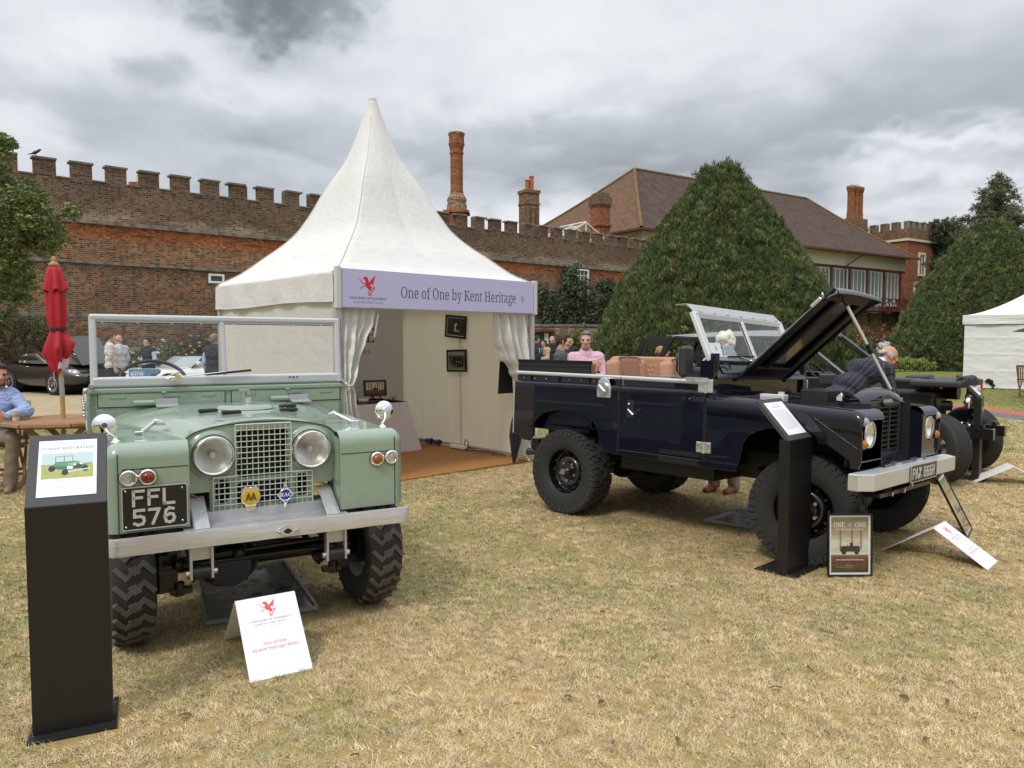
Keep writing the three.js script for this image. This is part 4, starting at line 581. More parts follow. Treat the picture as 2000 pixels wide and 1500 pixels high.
  const cd = mk('card_stand', 'small dark framed card at the left of the marquee table', 'card', 1.52, TH, -2.12, -0.2); part('frame', ext([[-0.04, 0], [0.04, 0], [0.04, 0.14], [-0.04, 0.14]], 0.012, 0.002).rotateX(-0.2), MAT.black, cd); part('card', new THREE.PlaneGeometry(0.06, 0.11).translate(0, 0.07, 0.014).rotateX(-0.2), std([0.5, 0.45, 0.45], 0.6), cd); part('white_box', box(0.12, 0.05, 0.08, 0.1, 0.025, 0.08), MAT.white, cd);
  const pic = (label, z, y, roll, draw, w, h) => { const p = mk('wall_picture', label, 'picture', W - 0.075, y, z, -PI / 2, 'pictures on the marquee wall'); const i = sub('board', p); p.remove(i); const fr = part('frame', ext([[-w, -h], [w, -h], [w, h], [-w, h]], 0.025, 0.003, [[[-w + 0.03, -h + 0.03], [-w + 0.03, h - 0.03], [w - 0.03, h - 0.03], [w - 0.03, -h + 0.03]]]).rotateZ(roll), MAT.dark, p); part('print', new THREE.PlaneGeometry(2 * w - 0.05, 2 * h - 0.05).translate(0, 0, 0.014).rotateZ(roll), print(300, 210, draw), p); };
  pic('upper tilted black framed dark photograph on the marquee wall', -1.48, 1.80, -0.08, (x, w, h) => { x.fillStyle = '#c9c6bd'; x.fillRect(0, 0, w, h); x.fillStyle = '#2c2320'; x.fillRect(12, 12, w - 24, h - 24); x.strokeStyle = '#5a4a40'; x.lineWidth = 7; x.beginPath(); x.arc(60, 70, 34, 0, 7); x.stroke(); x.beginPath(); x.arc(225, 60, 26, 0, 7); x.stroke(); x.fillStyle = '#cfc4b4'; x.fillRect(132, 78, 22, 74); x.beginPath(); x.arc(160, 78, 14, 0, 7); x.fill(); x.fillStyle = '#a89a88'; x.fillRect(120, 140, 90, 18); }, 0.235, 0.165);
  pic('lower black framed photograph of a dark open vehicle on grass', -1.46, 1.305, 0.03, (x, w, h) => { x.fillStyle = '#c9c6bd'; x.fillRect(0, 0, w, h); x.fillStyle = '#4a4a3c'; x.fillRect(10, 10, w - 20, h - 20); x.fillStyle = '#8b8f86'; x.fillRect(10, 10, w - 20, 34); x.fillStyle = '#707a34'; x.fillRect(10, 140, 90, 60); x.fillRect(10, 170, w - 20, 30); x.fillStyle = '#15161a'; x.beginPath(); x.moveTo(60, 120); x.lineTo(90, 70); x.lineTo(240, 66); x.lineTo(270, 130); x.lineTo(250, 180); x.lineTo(120, 180); x.fill(); x.fillStyle = '#c8c8c0'; for (const [a, b] of [[150, 120], [190, 118], [235, 128], [140, 160]]) { x.beginPath(); x.arc(a, b, 7, 0, 7); x.fill(); } }, 0.225, 0.162);
  const um = mk('closed_umbrella', 'closed black umbrella propped by the right marquee curtain', 'umbrella', 2.50, 0.02, 0.10); um.rotation.z = -0.10; um.rotation.order = 'YXZ';
  part('canopy', crease(loft([[0, 0.008], [0.1, 0.03], [0.35, 0.066], [0.5, 0.06], [0.7, 0.03], [0.85, 0.022]].map(([y, r]) => [...Array(24)].map((_, i) => { const a = i / 24 * 2 * PI, q = r * (1 + 0.35 * Math.cos(a * 6)); return [Math.cos(a) * q, y, Math.sin(a) * q]; })))), std([0.013, 0.014, 0.018], 0.7), um); part('shaft', bar([0, 0, 0], [0, 1.05, 0], 0.006), MAT.black, um); part('handle', tube([[0, 1.0, 0], [0, 1.12, 0], [0.03, 1.17, 0], [0.07, 1.14, 0], [0.07, 1.1, 0]], 0.012, 16, 8), MAT.black, um);
  const jk = mk('black_jacket', 'black pleated cloth hanging behind the right marquee curtain', 'jacket', 2.62, 1.04, -0.2); part('cloth', sheet(24, 10, (u, v) => [lerp(-0.12, 0.14, u) * (0.75 + 0.3 * v), 0.28 - v * 0.42, 0.012 * Math.sin(u * 40)]), std([0.012, 0.012, 0.014], 0.85), jk); part('hanger', bar([-0.1, 0.29, 0], [0.12, 0.29, 0], 0.008), MAT.steel, jk);
  const ex = mk('extension_lead', 'white extension block with two blue plugs along the marquee wall', 'extension lead', W - 0.16, 0.03, -1.62, PI / 2); part('block', rb(0.34, 0.05, 0.07, 0.01, -0.28, 0.03, 0), MAT.white, ex); part('blue_plug', [0.1, 0.3].map((x) => [cyl(0.035, 0.035, 0.12, x + 0.12, 0.05, 0, 0, 0, PI / 2), cyl(0.045, 0.045, 0.02, x + 0.07, 0.05, 0, 0, 0, PI / 2)]), std([0.03, 0.06, 0.30], 0.45), ex); part('cable', [tube([[-0.45, 0.02, 0], [-0.6, 0.02, -0.05], [-0.9, 0.02, 0.03], [-1.3, 0.02, -0.02]], 0.008, 30, 5), tube([[0.45, 0.04, 0], [0.7, 0.02, 0.03], [1.0, 0.02, -0.02]], 0.01, 20, 5), tube([[-0.5, 0.02, 0], [-0.5, 0.12, 0.0], [-0.42, 0.14, 0.02], [-0.4, 0.04, 0.03], [-0.6, 0.02, 0.05]], 0.006, 24, 5)], MAT.black, ex);
}
// ---------- wheels ----------
// a flat outline [around, across] is wrapped onto a tyre of radius R and raised by h; the axle lies along x
function lugs(polys, R, h, crown = 0.12) {
  const out = [];
  for (const poly of polys) {
    const v2 = poly.map(([s, t]) => new THREE.Vector2(s, t)); if (THREE.ShapeUtils.area(v2) < 0) v2.reverse();
    const tri = THREE.ShapeUtils.triangulateShape(v2, []), P = (p, r) => { const rad = R - crown * p.y * p.y * 4 + r, a = p.x / R; return [p.y, rad * Math.cos(a), rad * Math.sin(a)]; };
    for (const [a, b, c] of tri) out.push(...P(v2[a], h), ...P(v2[b], h), ...P(v2[c], h));
    for (let i = 0; i < v2.length; i++) { const a = v2[i], b = v2[(i + 1) % v2.length]; out.push(...P(a, h), ...P(a, -0.012), ...P(b, -0.012), ...P(a, h), ...P(b, -0.012), ...P(b, h)); }
  }
  const g = new THREE.BufferGeometry(); g.setAttribute('position', new THREE.Float32BufferAttribute(out, 3)); g.computeVertexNormals(); return g;
}
function ribbon(pts, w) {      // outline of a bent strip of width w
  const L = [], Rr = []; for (let i = 0; i < pts.length; i++) { const a = pts[Math.max(0, i - 1)], b = pts[Math.min(pts.length - 1, i + 1)], dx = b[0] - a[0], dy = b[1] - a[1], l = Math.hypot(dx, dy), k = (i > 0 && i < pts.length - 1) ? 1.25 : 1; L.push([pts[i][0] - dy / l * w / 2 * k, pts[i][1] + dx / l * w / 2 * k]); Rr.push([pts[i][0] + dy / l * w / 2 * k, pts[i][1] - dx / l * w / 2 * k]); } return [...L, ...Rr.reverse()];
}
const axle = (pts, seg = 48) => lathe(pts, seg, 0, 0, 0, 0, 0, -PI / 2);      // profile [radius, along the axle]

function zigzagTyre(R, W) {      // bar tread tyre with interlocking zig-zag bars
  const N = 26, p = 2 * PI * R / N, polys = [], h = W / 2;
  for (let i = 0; i < N; i++) { const s = i * p; polys.push(ribbon([[s, -h * 0.98], [s + p * 0.62, -h * 0.42], [s + p * 0.10, h * 0.06], [s + p * 0.42, h * 0.22]], p * 0.27)); polys.push(ribbon([[s + p * 0.5, h * 0.98], [s - p * 0.12, h * 0.42], [s + p * 0.40, -h * 0.06], [s + p * 0.08, -h * 0.22]], p * 0.27)); }
  return { carcass: axle([[R * 0.56, -W * 0.42], [R * 0.62, -W * 0.50], [R * 0.76, -W * 0.56], [R * 0.9, -W * 0.545], [R - 0.028, -W * 0.5], [R - 0.014, -W * 0.3], [R - 0.012, 0], [R - 0.014, W * 0.3], [R - 0.028, W * 0.5], [R * 0.9, W * 0.545], [R * 0.76, W * 0.56], [R * 0.62, W * 0.50], [R * 0.56, W * 0.42]]), lugs: lugs(polys, R - 0.012, 0.012, 0.25) };
}
function mudTyre(R, W) {      // chunky off-road tyre
  const N = 22, p = 2 * PI * R / N, polys = [], h = W / 2, side = [];
  for (let i = 0; i < N; i++) { const s = i * p; for (const m of [1, -1]) { const o = m > 0 ? 0 : p * 0.5; polys.push([[s + o, m * h * 0.5], [s + o + p * 0.40, m * h * 0.56], [s + o + p * 0.44, m * h * 1.02], [s + o - p * 0.02, m * h * 1.02]], [[s + o + p * 0.52, m * h * 0.62], [s + o + p * 0.9, m * h * 0.56], [s + o + p * 0.9, m * h * 0.98], [s + o + p * 0.54, m * h * 0.98]], [[s + o + p * 0.1, m * h * 0.05], [s + o + p * 0.66, m * h * 0.1], [s + o + p * 0.56, m * h * 0.42], [s + o + p * 0.05, m * h * 0.40]]); for (const [q, l, wq] of [[0.2, 0.055, 0.40], [0.7, 0.035, 0.34]]) { const a = (s + o + q * p) / R, r = R - 0.02 - l / 2; side.push(new THREE.BoxGeometry(0.02, l, p * wq).translate(0, r, 0).rotateX(a).translate(m * (h + 0.000), 0, 0)); } } }
  return { carcass: axle([[R * 0.52, -W * 0.40], [R * 0.56, -W * 0.47], [R * 0.70, -W * 0.53], [R * 0.86, -W * 0.525], [R - 0.03, -W * 0.49], [R - 0.016, -W * 0.3], [R - 0.014, 0], [R - 0.016, W * 0.3], [R - 0.03, W * 0.49], [R * 0.86, W * 0.525], [R * 0.70, W * 0.53], [R * 0.56, W * 0.47], [R * 0.52, W * 0.40]]), lugs: merge([lugs(polys, R - 0.014, 0.014, 0.10), ...side]) };
}
function discRim(R, out, holes, dish = 0.04) {      // pressed steel disc wheel; out is the outer face position along the axle
  const s = Math.sign(out), f = Math.abs(out);
  const prof = [[R * 1.05, f * 0.98], [R * 1.03, f], [R * 0.97, f * 0.98], [R * 0.93, f * 0.82], [R * 0.9, f - dish], [R * 0.86, f - dish * 1.5], [R * 0.74, f - dish * 1.1], [R * 0.62, f - dish * 0.5], [R * 0.5, f - dish * 0.25], [R * 0.44, f - dish * 0.6], [R * 0.2, f - dish * 0.7], [R * 0.19, f - dish * 0.7]];
  const g = axle(prof); if (s < 0) g.rotateZ(PI); const inner = axle([[R * 0.93, f * 0.8], [R * 0.9, 0], [R * 0.95, -f * 0.8], [R * 1.04, -f * 0.95]]); if (s < 0) inner.rotateZ(PI);
  const hub = [cyl(R * 0.2, R * 0.22, f * 0.5, s * (f - dish * 0.7), 0, 0, 0, 0, PI / 2, 20)];
  return { disc: merge([g, inner]), hub };
}
// ---------- the pale green open four-wheel drive ----------
const paintGreen = phys([0.255, 0.34, 0.265], { roughness: 0.4, clearcoat: 1, clearcoatRoughness: 0.03, bumpMap: rep(blotch, 1.5), bumpScale: 0.0022 });
const galvMap = tex(512, 512, (x, y) => { const n = fbm(x / 40, y / 40, 4, 0), k = vn(x / 14, y / 14, 36, 36); const s = 0.62 + 0.22 * n + 0.12 * k; return [s, s, s * 1.01]; }, { srgb: true });
const galv = std([0.62, 0.63, 0.64], 0.45, 0.6, { map: rep(galvMap, 0.8) }), brushed = std([0.56, 0.565, 0.565], 0.36, 0.3, { roughnessMap: rep(blotch, 1, 2), bumpMap: rep(blotch, 1), bumpScale: 0.004 });
const paneMat = phys([0.97, 0.985, 0.98], { transmission: 1, roughness: 0, thickness: 0, ior: 1.5 });
{
  const C = thing('green_offroader', 'pale green vintage open off-road vehicle with mesh grille and silver bumper', 'off-road vehicle', [-1.473, 0, -4.266], PI / 2 - 1.0446);
  C.rotation.order = 'YXZ'; C.rotation.z = -0.004;
  const P = paintGreen, gapMat = std([0.03, 0.045, 0.034], 0.8);
  // x to the picture's right, y up, z forward; front axle at z = 0
  // --- grille panel ---
  const arch = []; for (let i = 0; i <= 20; i++) { const a = i / 20, x = lerp(0.40, -0.40, a), k = Math.abs(x) / 0.40; arch.push([x, 1.168 - 0.055 * Math.pow(k, 2.2) - 0.03 * Math.pow(k, 12)]); }
  const gOut = [[-0.40, 1.07], [-0.40, 0.83], [-0.375, 0.80], [-0.275, 0.80], [-0.275, 0.695], [0.275, 0.695], [0.275, 0.80], [0.375, 0.80], [0.40, 0.83], [0.40, 1.07], ...arch];
  part('grille_panel', ext(gOut, 0.03, 0.006, [rrect(-0.135, 0.865, 0.135, 1.12, 0.03).reverse(), rrect(-0.245, 0.735, -0.175, 0.86, 0.034).reverse(), rrect(0.175, 0.735, 0.245, 0.86, 0.034).reverse(), rrect(-0.135, 0.715, 0.135, 0.835, 0.02).reverse(), circ(-0.256, 0.998, 0.099, 36).reverse(), circ(0.256, 0.998, 0.099, 36).reverse()]).translate(0, 0, 0.20), P, C);
  part('radiator', [box(0.5, 0.42, 0.06, 0, 0.90, 0.1), box(0.3, 0.03, 0.01, 0, 1.06, 0.14)], MAT.dark, C);
  // --- wire mesh ---
  const wires = [], zM = 0.252, wr = 0.0028; for (let i = 0; i <= 10; i++) { const x = -0.146 + i * 0.0292; wires.push(bar([x, 0.70, zM], [x, 1.152, zM], wr, wr, 5)); } for (let i = 1; i <= 4; i++) for (const s of [-1, 1]) wires.push(bar([s * (0.146 + i * 0.0287), 0.70, zM], [s * (0.146 + i * 0.0287), 0.877, zM], wr, wr, 5));
  for (let i = 0; i <= 15; i++) { const y = 0.70 + i * 0.03013, w = y < 0.885 ? 0.261 : 0.146; wires.push(bar([-w, y, zM + 0.004], [w, y, zM + 0.004], wr, wr, 5)); }
  const rim = [[-0.146, 1.152], [0.146, 1.152], [0.146, 0.877], [0.261, 0.877], [0.261, 0.70], [-0.261, 0.70], [-0.261, 0.877], [-0.146, 0.877]]; for (let i = 0; i < 8; i++) wires.push(bar([...rim[i], zM + 0.002], [...rim[(i + 1) % 8], zM + 0.002], 0.0042, 0.0042, 6));
  part('grille_mesh', wires, std([0.55, 0.60, 0.54], 0.4, 0.3), C, { kind: 'stuff' });
  // --- badges on the mesh ---
  const b1 = sub('round_club_badge', C); part('yellow_disc', [ext([[-0.042, 0.75], [-0.048, 0.775], [-0.03, 0.80], [0.03, 0.80], [0.048, 0.775], [0.042, 0.75], [0.02, 0.725], [-0.02, 0.725]], 0.012, 0.003)].map((g) => g.translate(-0.075, 0, 0.262)), std([0.62, 0.42, 0.02], 0.3), b1); part('wings', [ext([[-0.045, 0.80], [-0.03, 0.82], [0, 0.812], [0.03, 0.82], [0.045, 0.80], [0, 0.795]], 0.012, 0.002).translate(-0.075, 0, 0.262), ring(0.047, 0.005, -0.075, 0.765, 0.266, 0, 0, 0, 24), ext([[-0.03, 0.72], [0.03, 0.72], [0.018, 0.69], [-0.018, 0.69]], 0.012, 0.003).translate(-0.075, 0, 0.262)], MAT.chrome, b1);
  part('letters', [[-0.088], [-0.062]].flatMap(([x]) => [beam([x - 0.012, 0.745, 0.277], [x, 0.785, 0.277], 0.005, 0.004, [0, 0, 1]), beam([x + 0.012, 0.745, 0.277], [x, 0.785, 0.277], 0.005, 0.004, [0, 0, 1]), box(0.014, 0.004, 0.004, x, 0.758, 0.277)]), std([0.08, 0.06, 0.02], 0.4), b1);
  const b2 = sub('blue_club_badge', C); part('blue_diamond', ext([[0, 0.71], [0.042, 0.758], [0, 0.806], [-0.042, 0.758]], 0.012, 0.003).translate(0.108, 0, 0.262), std([0.02, 0.06, 0.33], 0.3), b2); part('rim', [ring(0.032, 0.004, 0.108, 0.758, 0.274, 0, 0, 0, 24), cyl(0.01, 0.013, 0.03, 0.108, 0.815, 0.266), cyl(0.012, 0.008, 0.02, 0.108, 0.70, 0.266), ...[[0, 0.806], [0.042, 0.758], [0, 0.71], [-0.042, 0.758]].map(([x, y], i, a) => bar([0.108 + x, y, 0.274], [0.108 + a[(i + 1) % 4][0], a[(i + 1) % 4][1], 0.274], 0.003))], MAT.chrome, b2);
  part('lettering', new THREE.PlaneGeometry(0.062, 0.03).translate(0.108, 0.758, 0.2765), print(128, 64, (x, w, h) => { x.fillStyle = '#1c3f96'; x.fillRect(0, 0, w, h); text(x, 'RAC', 64, 52, 'bold 60px serif', '#dfe2ea'); }, 0.3), b2);
  // --- headlamps ---
  const ribTex = tex(256, 256, (x, y) => { const u = x / 256 - 0.5, v = y / 256 - 0.5; return 0.5 + 0.5 * Math.sin(x * 0.75) * (Math.abs(u) > 0.1 || Math.abs(v) > 0.1 ? 1 : 0.2) * (Math.floor(y / 64) % 2 ? 1 : 0.6); });
  const lensMat = phys([0.96, 0.97, 0.97], { transmission: 1, roughness: 0.05, thickness: 0, ior: 1.5, bumpMap: rep(ribTex, 1), bumpScale: 0.004 });
  function headlamp(x, y, z, r, parent = C, rimMat = MAT.chrome) { const h = sub('headlamp', parent); h.position.set(x, y, z); part('rim', lathe([[r * 0.86, 0.03], [r * 0.93, 0.042], [r * 1.0, 0.036], [r * 1.04, 0.015], [r * 1.05, -0.03], [r * 0.9, -0.03]], 40, 0, 0, 0, PI / 2), rimMat, h); part('reflector', lathe([[0.012, -0.055], [r * 0.35, -0.045], [r * 0.62, -0.02], [r * 0.9, 0.022]], 36, 0, 0, 0, PI / 2), std([0.9, 0.9, 0.88], 0.28, 0.9), h); part('bulb_shield', sph(0.018, 0, 0, -0.02, 1, 1, 1.6, 12), MAT.steel, h); part('lens', planar(xf(new THREE.SphereGeometry(r * 1.9, 32, 10, 0, 2 * PI, 0, 0.5).rotateX(PI / 2), 0, 0, 0.068 - r * 1.9, 0, 0, 0), 'x', 'y', 1 / (2 * r)), lensMat, h); return h; }
  headlamp(-0.256, 0.998, 0.245, 0.102); headlamp(0.256, 0.998, 0.245, 0.102);
  const bowl = lathe([[0.135, 0.0], [0.125, 0.012], [0.11, 0.02]], 40, 0, 0, 0, PI / 2); for (const s of [-1, 1]) part('headlamp_flange', bowl.clone().translate(s * 0.256, 0.998, 0.228), P, C);
  // --- wings: front face, rounded crown, rounded outer corner, cut away over the tyre ---
  const wing = (s) => {
    const xi = 0.388, xo = 0.77, zb = -0.62, zf = 0.36, yt = 1.092;
    // cross profile from inner top edge out and down the side
    const top = (z) => yt + 0.012 * smooth(0.3, -0.6, z);
    const prof = (u, z) => { const r = 0.07, L1 = xo - r - xi, L2 = r * PI / 2, L3 = 0.24, t = u * (L1 + L2 + L3); if (t < L1) return [xi + t, top(z)]; if (t < L1 + L2) { const a = (t - L1) / r; return [xo - r + r * Math.sin(a), top(z) - r + r * Math.cos(a)]; } return [xo, top(z) - r - (t - L1 - L2)]; };
    part('wing_top', shell(36, 24, (u, v) => { const z = lerp(zf - 0.075, zb, v), [x, y] = prof(s > 0 ? u : 1 - u, z); return [s * x, y, z]; }, 0.004), P, C);
    // front face: lower vertical plate and rolled crown over the top, in one skin
    const Rr = 0.075; const face = (u, v) => { const q = s > 0 ? u : 1 - u, wide = xo - 0.07 - xi, L2 = 0.07 * PI / 2, t = q * (wide + L2); let x, zin; if (t < wide) { x = xi + t; zin = 0; } else { const a = (t - wide) / 0.07; x = xo - 0.07 + 0.07 * Math.sin(a); zin = 0.07 * (1 - Math.cos(a)); } const k = v * (0.36 + Rr * PI / 2); let y, z; if (k < 0.36) { y = 0.66 + k; z = zf; } else { const a = (k - 0.36) / Rr; y = 1.02 + Rr * Math.sin(a); z = zf - Rr * (1 - Math.cos(a)); if (zin > 0) y -= zin * Math.sin(a); } return [s * x, y, z - zin]; };
    part('wing_front', shell(40, 30, face, 0.004), P, C);
    part('panel_seam', [box(xo - 0.075 - xi - 0.01, 0.004, 0.002, s * (xo + xi - 0.075) / 2, 0.972, zf + 0.0012), box(0.0045, 0.40, 0.002, s * (xo - 0.062), 0.85, zf + 0.0006)], gapMat, C);
    // outer side with the wheel opening
    const side = [[zf - 0.07, 0.665], [zf - 0.07, 1.0], [zb, 1.0], [zb, 0.6], [-0.46, 0.6], [-0.40, 0.72], [-0.28, 0.83], [0, 0.86], [0.16, 0.82], [0.24, 0.74], [0.27, 0.665]];
    part('wing_side', ext(side, 0.004).rotateY(-PI / 2).translate(s > 0 ? xo : -xo + 0.004, 0, 0), P, C);
    // inner wall beside the grille, behind the front face
    part('inner_wing', [ext([[0.345, 0.66], [0.345, 1.05], [0.20, 1.07], [zb, 1.09], [zb, 0.86], [-0.35, 0.9], [0, 0.92], [0.2, 0.72], [0.22, 0.66]], 0.004).rotateY(-PI / 2).translate(s > 0 ? xi + 0.004 : -xi, 0, 0), box(0.06, 0.26, 0.004, s * 0.36, 0.94, 0.215)], P, C);
    part('wheel_arch_liner', box(0.36, 0.01, 0.9, s * 0.57, 0.90, -0.15), MAT.dark, C);
  };
  wing(1); wing(-1);
  // --- bonnet ---
  const bon = (u, v) => { const z = lerp(0.225, -0.86, v), hw = lerp(0.405, 0.70, smooth(0, 1, v) * 0.85 + v * 0.15), x = lerp(-hw, hw, u), k = Math.abs(x) / hw, cr = lerp(1.172, 1.185, v), edge = lerp(0.085, 0.055, v); return [x, cr - edge * Math.pow(k, lerp(2.4, 3, v)) - 0.035 * Math.pow(k, 10) + (v > 0.02 ? 0.004 : 0), z]; };
  part('bonnet', shell(48, 30, bon, 0.004), P, C);
  part('bonnet_side', [-1, 1].map((s) => shell(24, 6, (u, v) => { const p = bon(s > 0 ? 1 : 0, s > 0 ? u : 1 - u); return [p[0] + s * 0.002, lerp(p[1], 1.09, v), p[2] * (1 - 0) ]; }, 0.003)), P, C);
  part('front_seam', tube(arch.map(([x, y]) => [x, y - 0.004, 0.234]), 0.0035, 40, 5), gapMat, C);
  const on = (x, z, d = 0) => { const v = (0.225 - z) / 1.085; const hw = lerp(0.405, 0.70, smooth(0, 1, v) * 0.85 + v * 0.15); const p = bon((x / hw + 1) / 2, v); return p[1] + d; };
  part('spare_wheel_dish', lathe([[0.17, 0], [0.155, 0.02], [0.12, 0.025], [0.001, 0.026]], 36, 0.03, on(0.03, -0.42), -0.42), P, C);
  for (const [x, z] of [[-0.20, -0.30], [-0.10, -0.12], [0.25, -0.22], [0.30, -0.45]]) part('rubber_rest', rb(0.11, 0.022, 0.035, 0.01, x, on(x, z, 0.009), z, 0, 0.12, 0), MAT.rubber, C);
  const lk = sub('bonnet_clamp', C); part('post', [cyl(0.014, 0.014, 0.09, 0.03, on(0.03, -0.42) + 0.07, -0.44), box(0.06, 0.014, 0.02, 0.03, on(0.03, -0.42) + 0.11, -0.43), cyl(0.02, 0.026, 0.035, 0.055, on(0.03, -0.42) + 0.045, -0.43), cyl(0.018, 0.018, 0.02, 0.06, on(0.03, -0.42) + 0.09, -0.43)], MAT.steel, lk);
  for (const x of [-0.42, 0.42]) { const h = sub('bonnet_hinge', C); part('plate', [box(0.13, 0.006, 0.09, x + 0.05, on(x, -0.80, 0.012), -0.78, 0.1), box(0.13, 0.05, 0.006, x + 0.05, on(x, -0.80, 0.03), -0.83)], galv, h); part('barrel', cyl(0.018, 0.018, 0.12, x - 0.08, on(x, -0.80, 0.03), -0.84, 0, 0, PI / 2, 14), P, h); }
  for (const s of [-1, 1]) { const c = sub('bonnet_catch', C); part('lever', [bar([s * 0.585, 1.105, 0.0], [s * 0.50, 1.155, -0.12], 0.012, 0.014), bar([s * 0.50, 1.155, -0.12], [s * 0.46, 1.15, -0.10], 0.018, 0.006), box(0.05, 0.008, 0.06, s * 0.475, 1.14, -0.1)], MAT.steel, c); part('foot', rb(0.045, 0.03, 0.05, 0.006, s * 0.59, 1.105, 0.005), MAT.chrome, c); }
  const rivet = new THREE.SphereGeometry(0.007, 8, 6); part('rivet', [...Array(9)].flatMap((_, i) => [-0.36, -0.18].map((z, k) => xf(rivet.clone(), -0.36 + i * 0.09, on(-0.36 + i * 0.09, z - 0.35 * (k ? 1 : 0.1), 0.002), z - 0.35 * (k ? 1 : 0.1), 0, 0, 0, [1, 0.4, 1]))), P, C, { kind: 'stuff' });
  // --- lamps on the wings ---
  const lamp = (x, y, m, lens) => { const l = sub(lens, C); l.position.set(x, y, 0.362); part('rim', lathe([[0.028, 0.016], [0.033, 0.022], [0.040, 0.014], [0.043, 0]], 28, 0, 0, 0, PI / 2), MAT.chrome, l); part('rubber_seat', lathe([[0.046, 0.004], [0.046, 0]], 28, 0, 0, 0, PI / 2), MAT.rubber, l); part('lens', [lathe([[0.0005, 0.038], [0.012, 0.036], [0.022, 0.028], [0.03, 0.016]], 28, 0, 0, 0, PI / 2), ring(0.013, 0.002, 0, 0, 0.036, 0, 0, 0, 18)], m, l); part('reflector', lathe([[0.0005, 0.004], [0.03, 0.012]], 20, 0, 0, 0, PI / 2), std([0.7, 0.7, 0.68], 0.2, 1), l); };
  const clearLens = phys([0.9, 0.92, 0.9], { transmission: 0.9, roughness: 0.12, thickness: 0, bumpMap: rep(ribTex, 2), bumpScale: 0.003 });
  lamp(-0.662, 0.930, clearLens, 'side_lamp'); lamp(-0.578, 0.930, MAT.red, 'indicator_lamp'); lamp(0.600, 0.932, MAT.orange, 'indicator_lamp'); lamp(0.687, 0.936, clearLens, 'side_lamp');
  // --- number plate ---
  const np = sub('number_plate', C); part('plate', ext(rrect(-0.694, 0.675, -0.40, 0.885, 0.012), 0.008, 0.002).translate(0, 0, 0.366), MAT.satin, np);
  part('border', ext(rrect(-0.696, 0.673, -0.398, 0.887, 0.013), 0.006, 0.001, [rrect(-0.690, 0.679, -0.404, 0.881, 0.01).reverse()]).translate(0, 0, 0.3695), std([0.55, 0.55, 0.55], 0.35, 0.6), np);
  const glyph = { F: [[[0, 0], [0, 1]], [[0, 1], [1, 1]], [[0, 0.54], [0.82, 0.54]]], L: [[[0, 1], [0, 0]], [[0, 0], [1, 0]]], 7: [[[0, 1], [1, 1], [0.35, 0]]], 5: [[[1, 1], [0.06, 1], [0.04, 0.56], [0.6, 0.58], [0.95, 0.48], [1, 0.25], [0.85, 0.04], [0.4, -0.02], [0.02, 0.1]]], 6: [[[0.9, 0.93], [0.5, 1.0], [0.15, 0.85], [0.02, 0.4], [0.15, 0.06], [0.5, -0.02], [0.88, 0.08], [1, 0.3], [0.85, 0.53], [0.5, 0.58], [0.1, 0.42]]], P: [[[0, 0], [0, 1], [0.7, 1], [1, 0.86], [1, 0.62], [0.7, 0.5], [0, 0.5]]], A: [[[0, 0], [0.5, 1], [1, 0]], [[0.2, 0.32], [0.8, 0.32]]], X: [[[0, 0], [1, 1]], [[0, 1], [1, 0]]], 8: [[[0.5, 0.54], [0.1, 0.64], [0.08, 0.9], [0.5, 1], [0.92, 0.9], [0.9, 0.64], [0.5, 0.54], [0.02, 0.4], [0.02, 0.1], [0.5, 0], [0.98, 0.1], [0.98, 0.4], [0.5, 0.54]]], R: [[[0, 0], [0, 1], [0.7, 1], [1, 0.86], [1, 0.62], [0.7, 0.5], [0, 0.5]], [[0.5, 0.5], [1, 0]]] };
  globalThis.glyphGeo = (ch, x, y, w, h, z, st) => glyph[ch].flatMap((pl) => pl.slice(1).flatMap((b, i) => { const a = pl[i], p = [x + a[0] * w, y + a[1] * h, z], q = [x + b[0] * w, y + b[1] * h, z], dx = q[0] - p[0], dy = q[1] - p[1], l = Math.hypot(dx, dy), e = st * 0.42; return [beam([p[0] - dx / l * e, p[1] - dy / l * e, z + (i % 2) * 0.0004], [q[0] + dx / l * e, q[1] + dy / l * e, z + (i % 2) * 0.0004], st, 0.004, [0, 0, 1])]; }));
  for (const [ch, x, y] of [['F', -0.643, 0.795], ['F', -0.575, 0.795], ['L', -0.507, 0.795], ['5', -0.642, 0.700], ['7', -0.575, 0.700], ['6', -0.506, 0.700]]) part('character', glyphGeo(ch, x, y, 0.044, 0.07, 0.376, 0.0135), std([0.60, 0.60, 0.59], 0.35, 0.4), np);
  parts('screw', [[-0.677, 0.868], [-0.425, 0.866], [-0.677, 0.692], [-0.425, 0.70]].map(([x, y]) => sph(0.005, x, y, 0.375, 1, 1, 0.6, 8)), MAT.chrome, np);
  // --- bumper and front cross member ---
  const bend = [[-0.765, 0.43], [-0.752, 0.455], [-0.73, 0.463], [0.73, 0.463], [0.752, 0.455], [0.765, 0.43]];
  const bmp = (u, v) => { const k = u * 40, x = lerp(-0.765, 0.765, u), z = 0.463 - 0.035 * smooth(0.735, 0.765, Math.abs(x)) + 0.002 * (fbm(x * 9 + 4, v * 3, 3) - 0.5) * 4; const c = v * 3, rr0 = 0.012; let y, dz; if (c < 1) { y = 0.652; dz = -0.045 * (1 - c); } else if (c < 2) { y = lerp(0.652, 0.572, c - 1); dz = 0.004 * Math.sin((c - 1) * PI); } else { y = 0.572; dz = -0.045 * (c - 2); } return [x, y, z + dz]; };
  part('bumper', crease(shell(60, 9, (u, v) => bmp(1 - u, v), 0.004), 0.9), brushed, C);
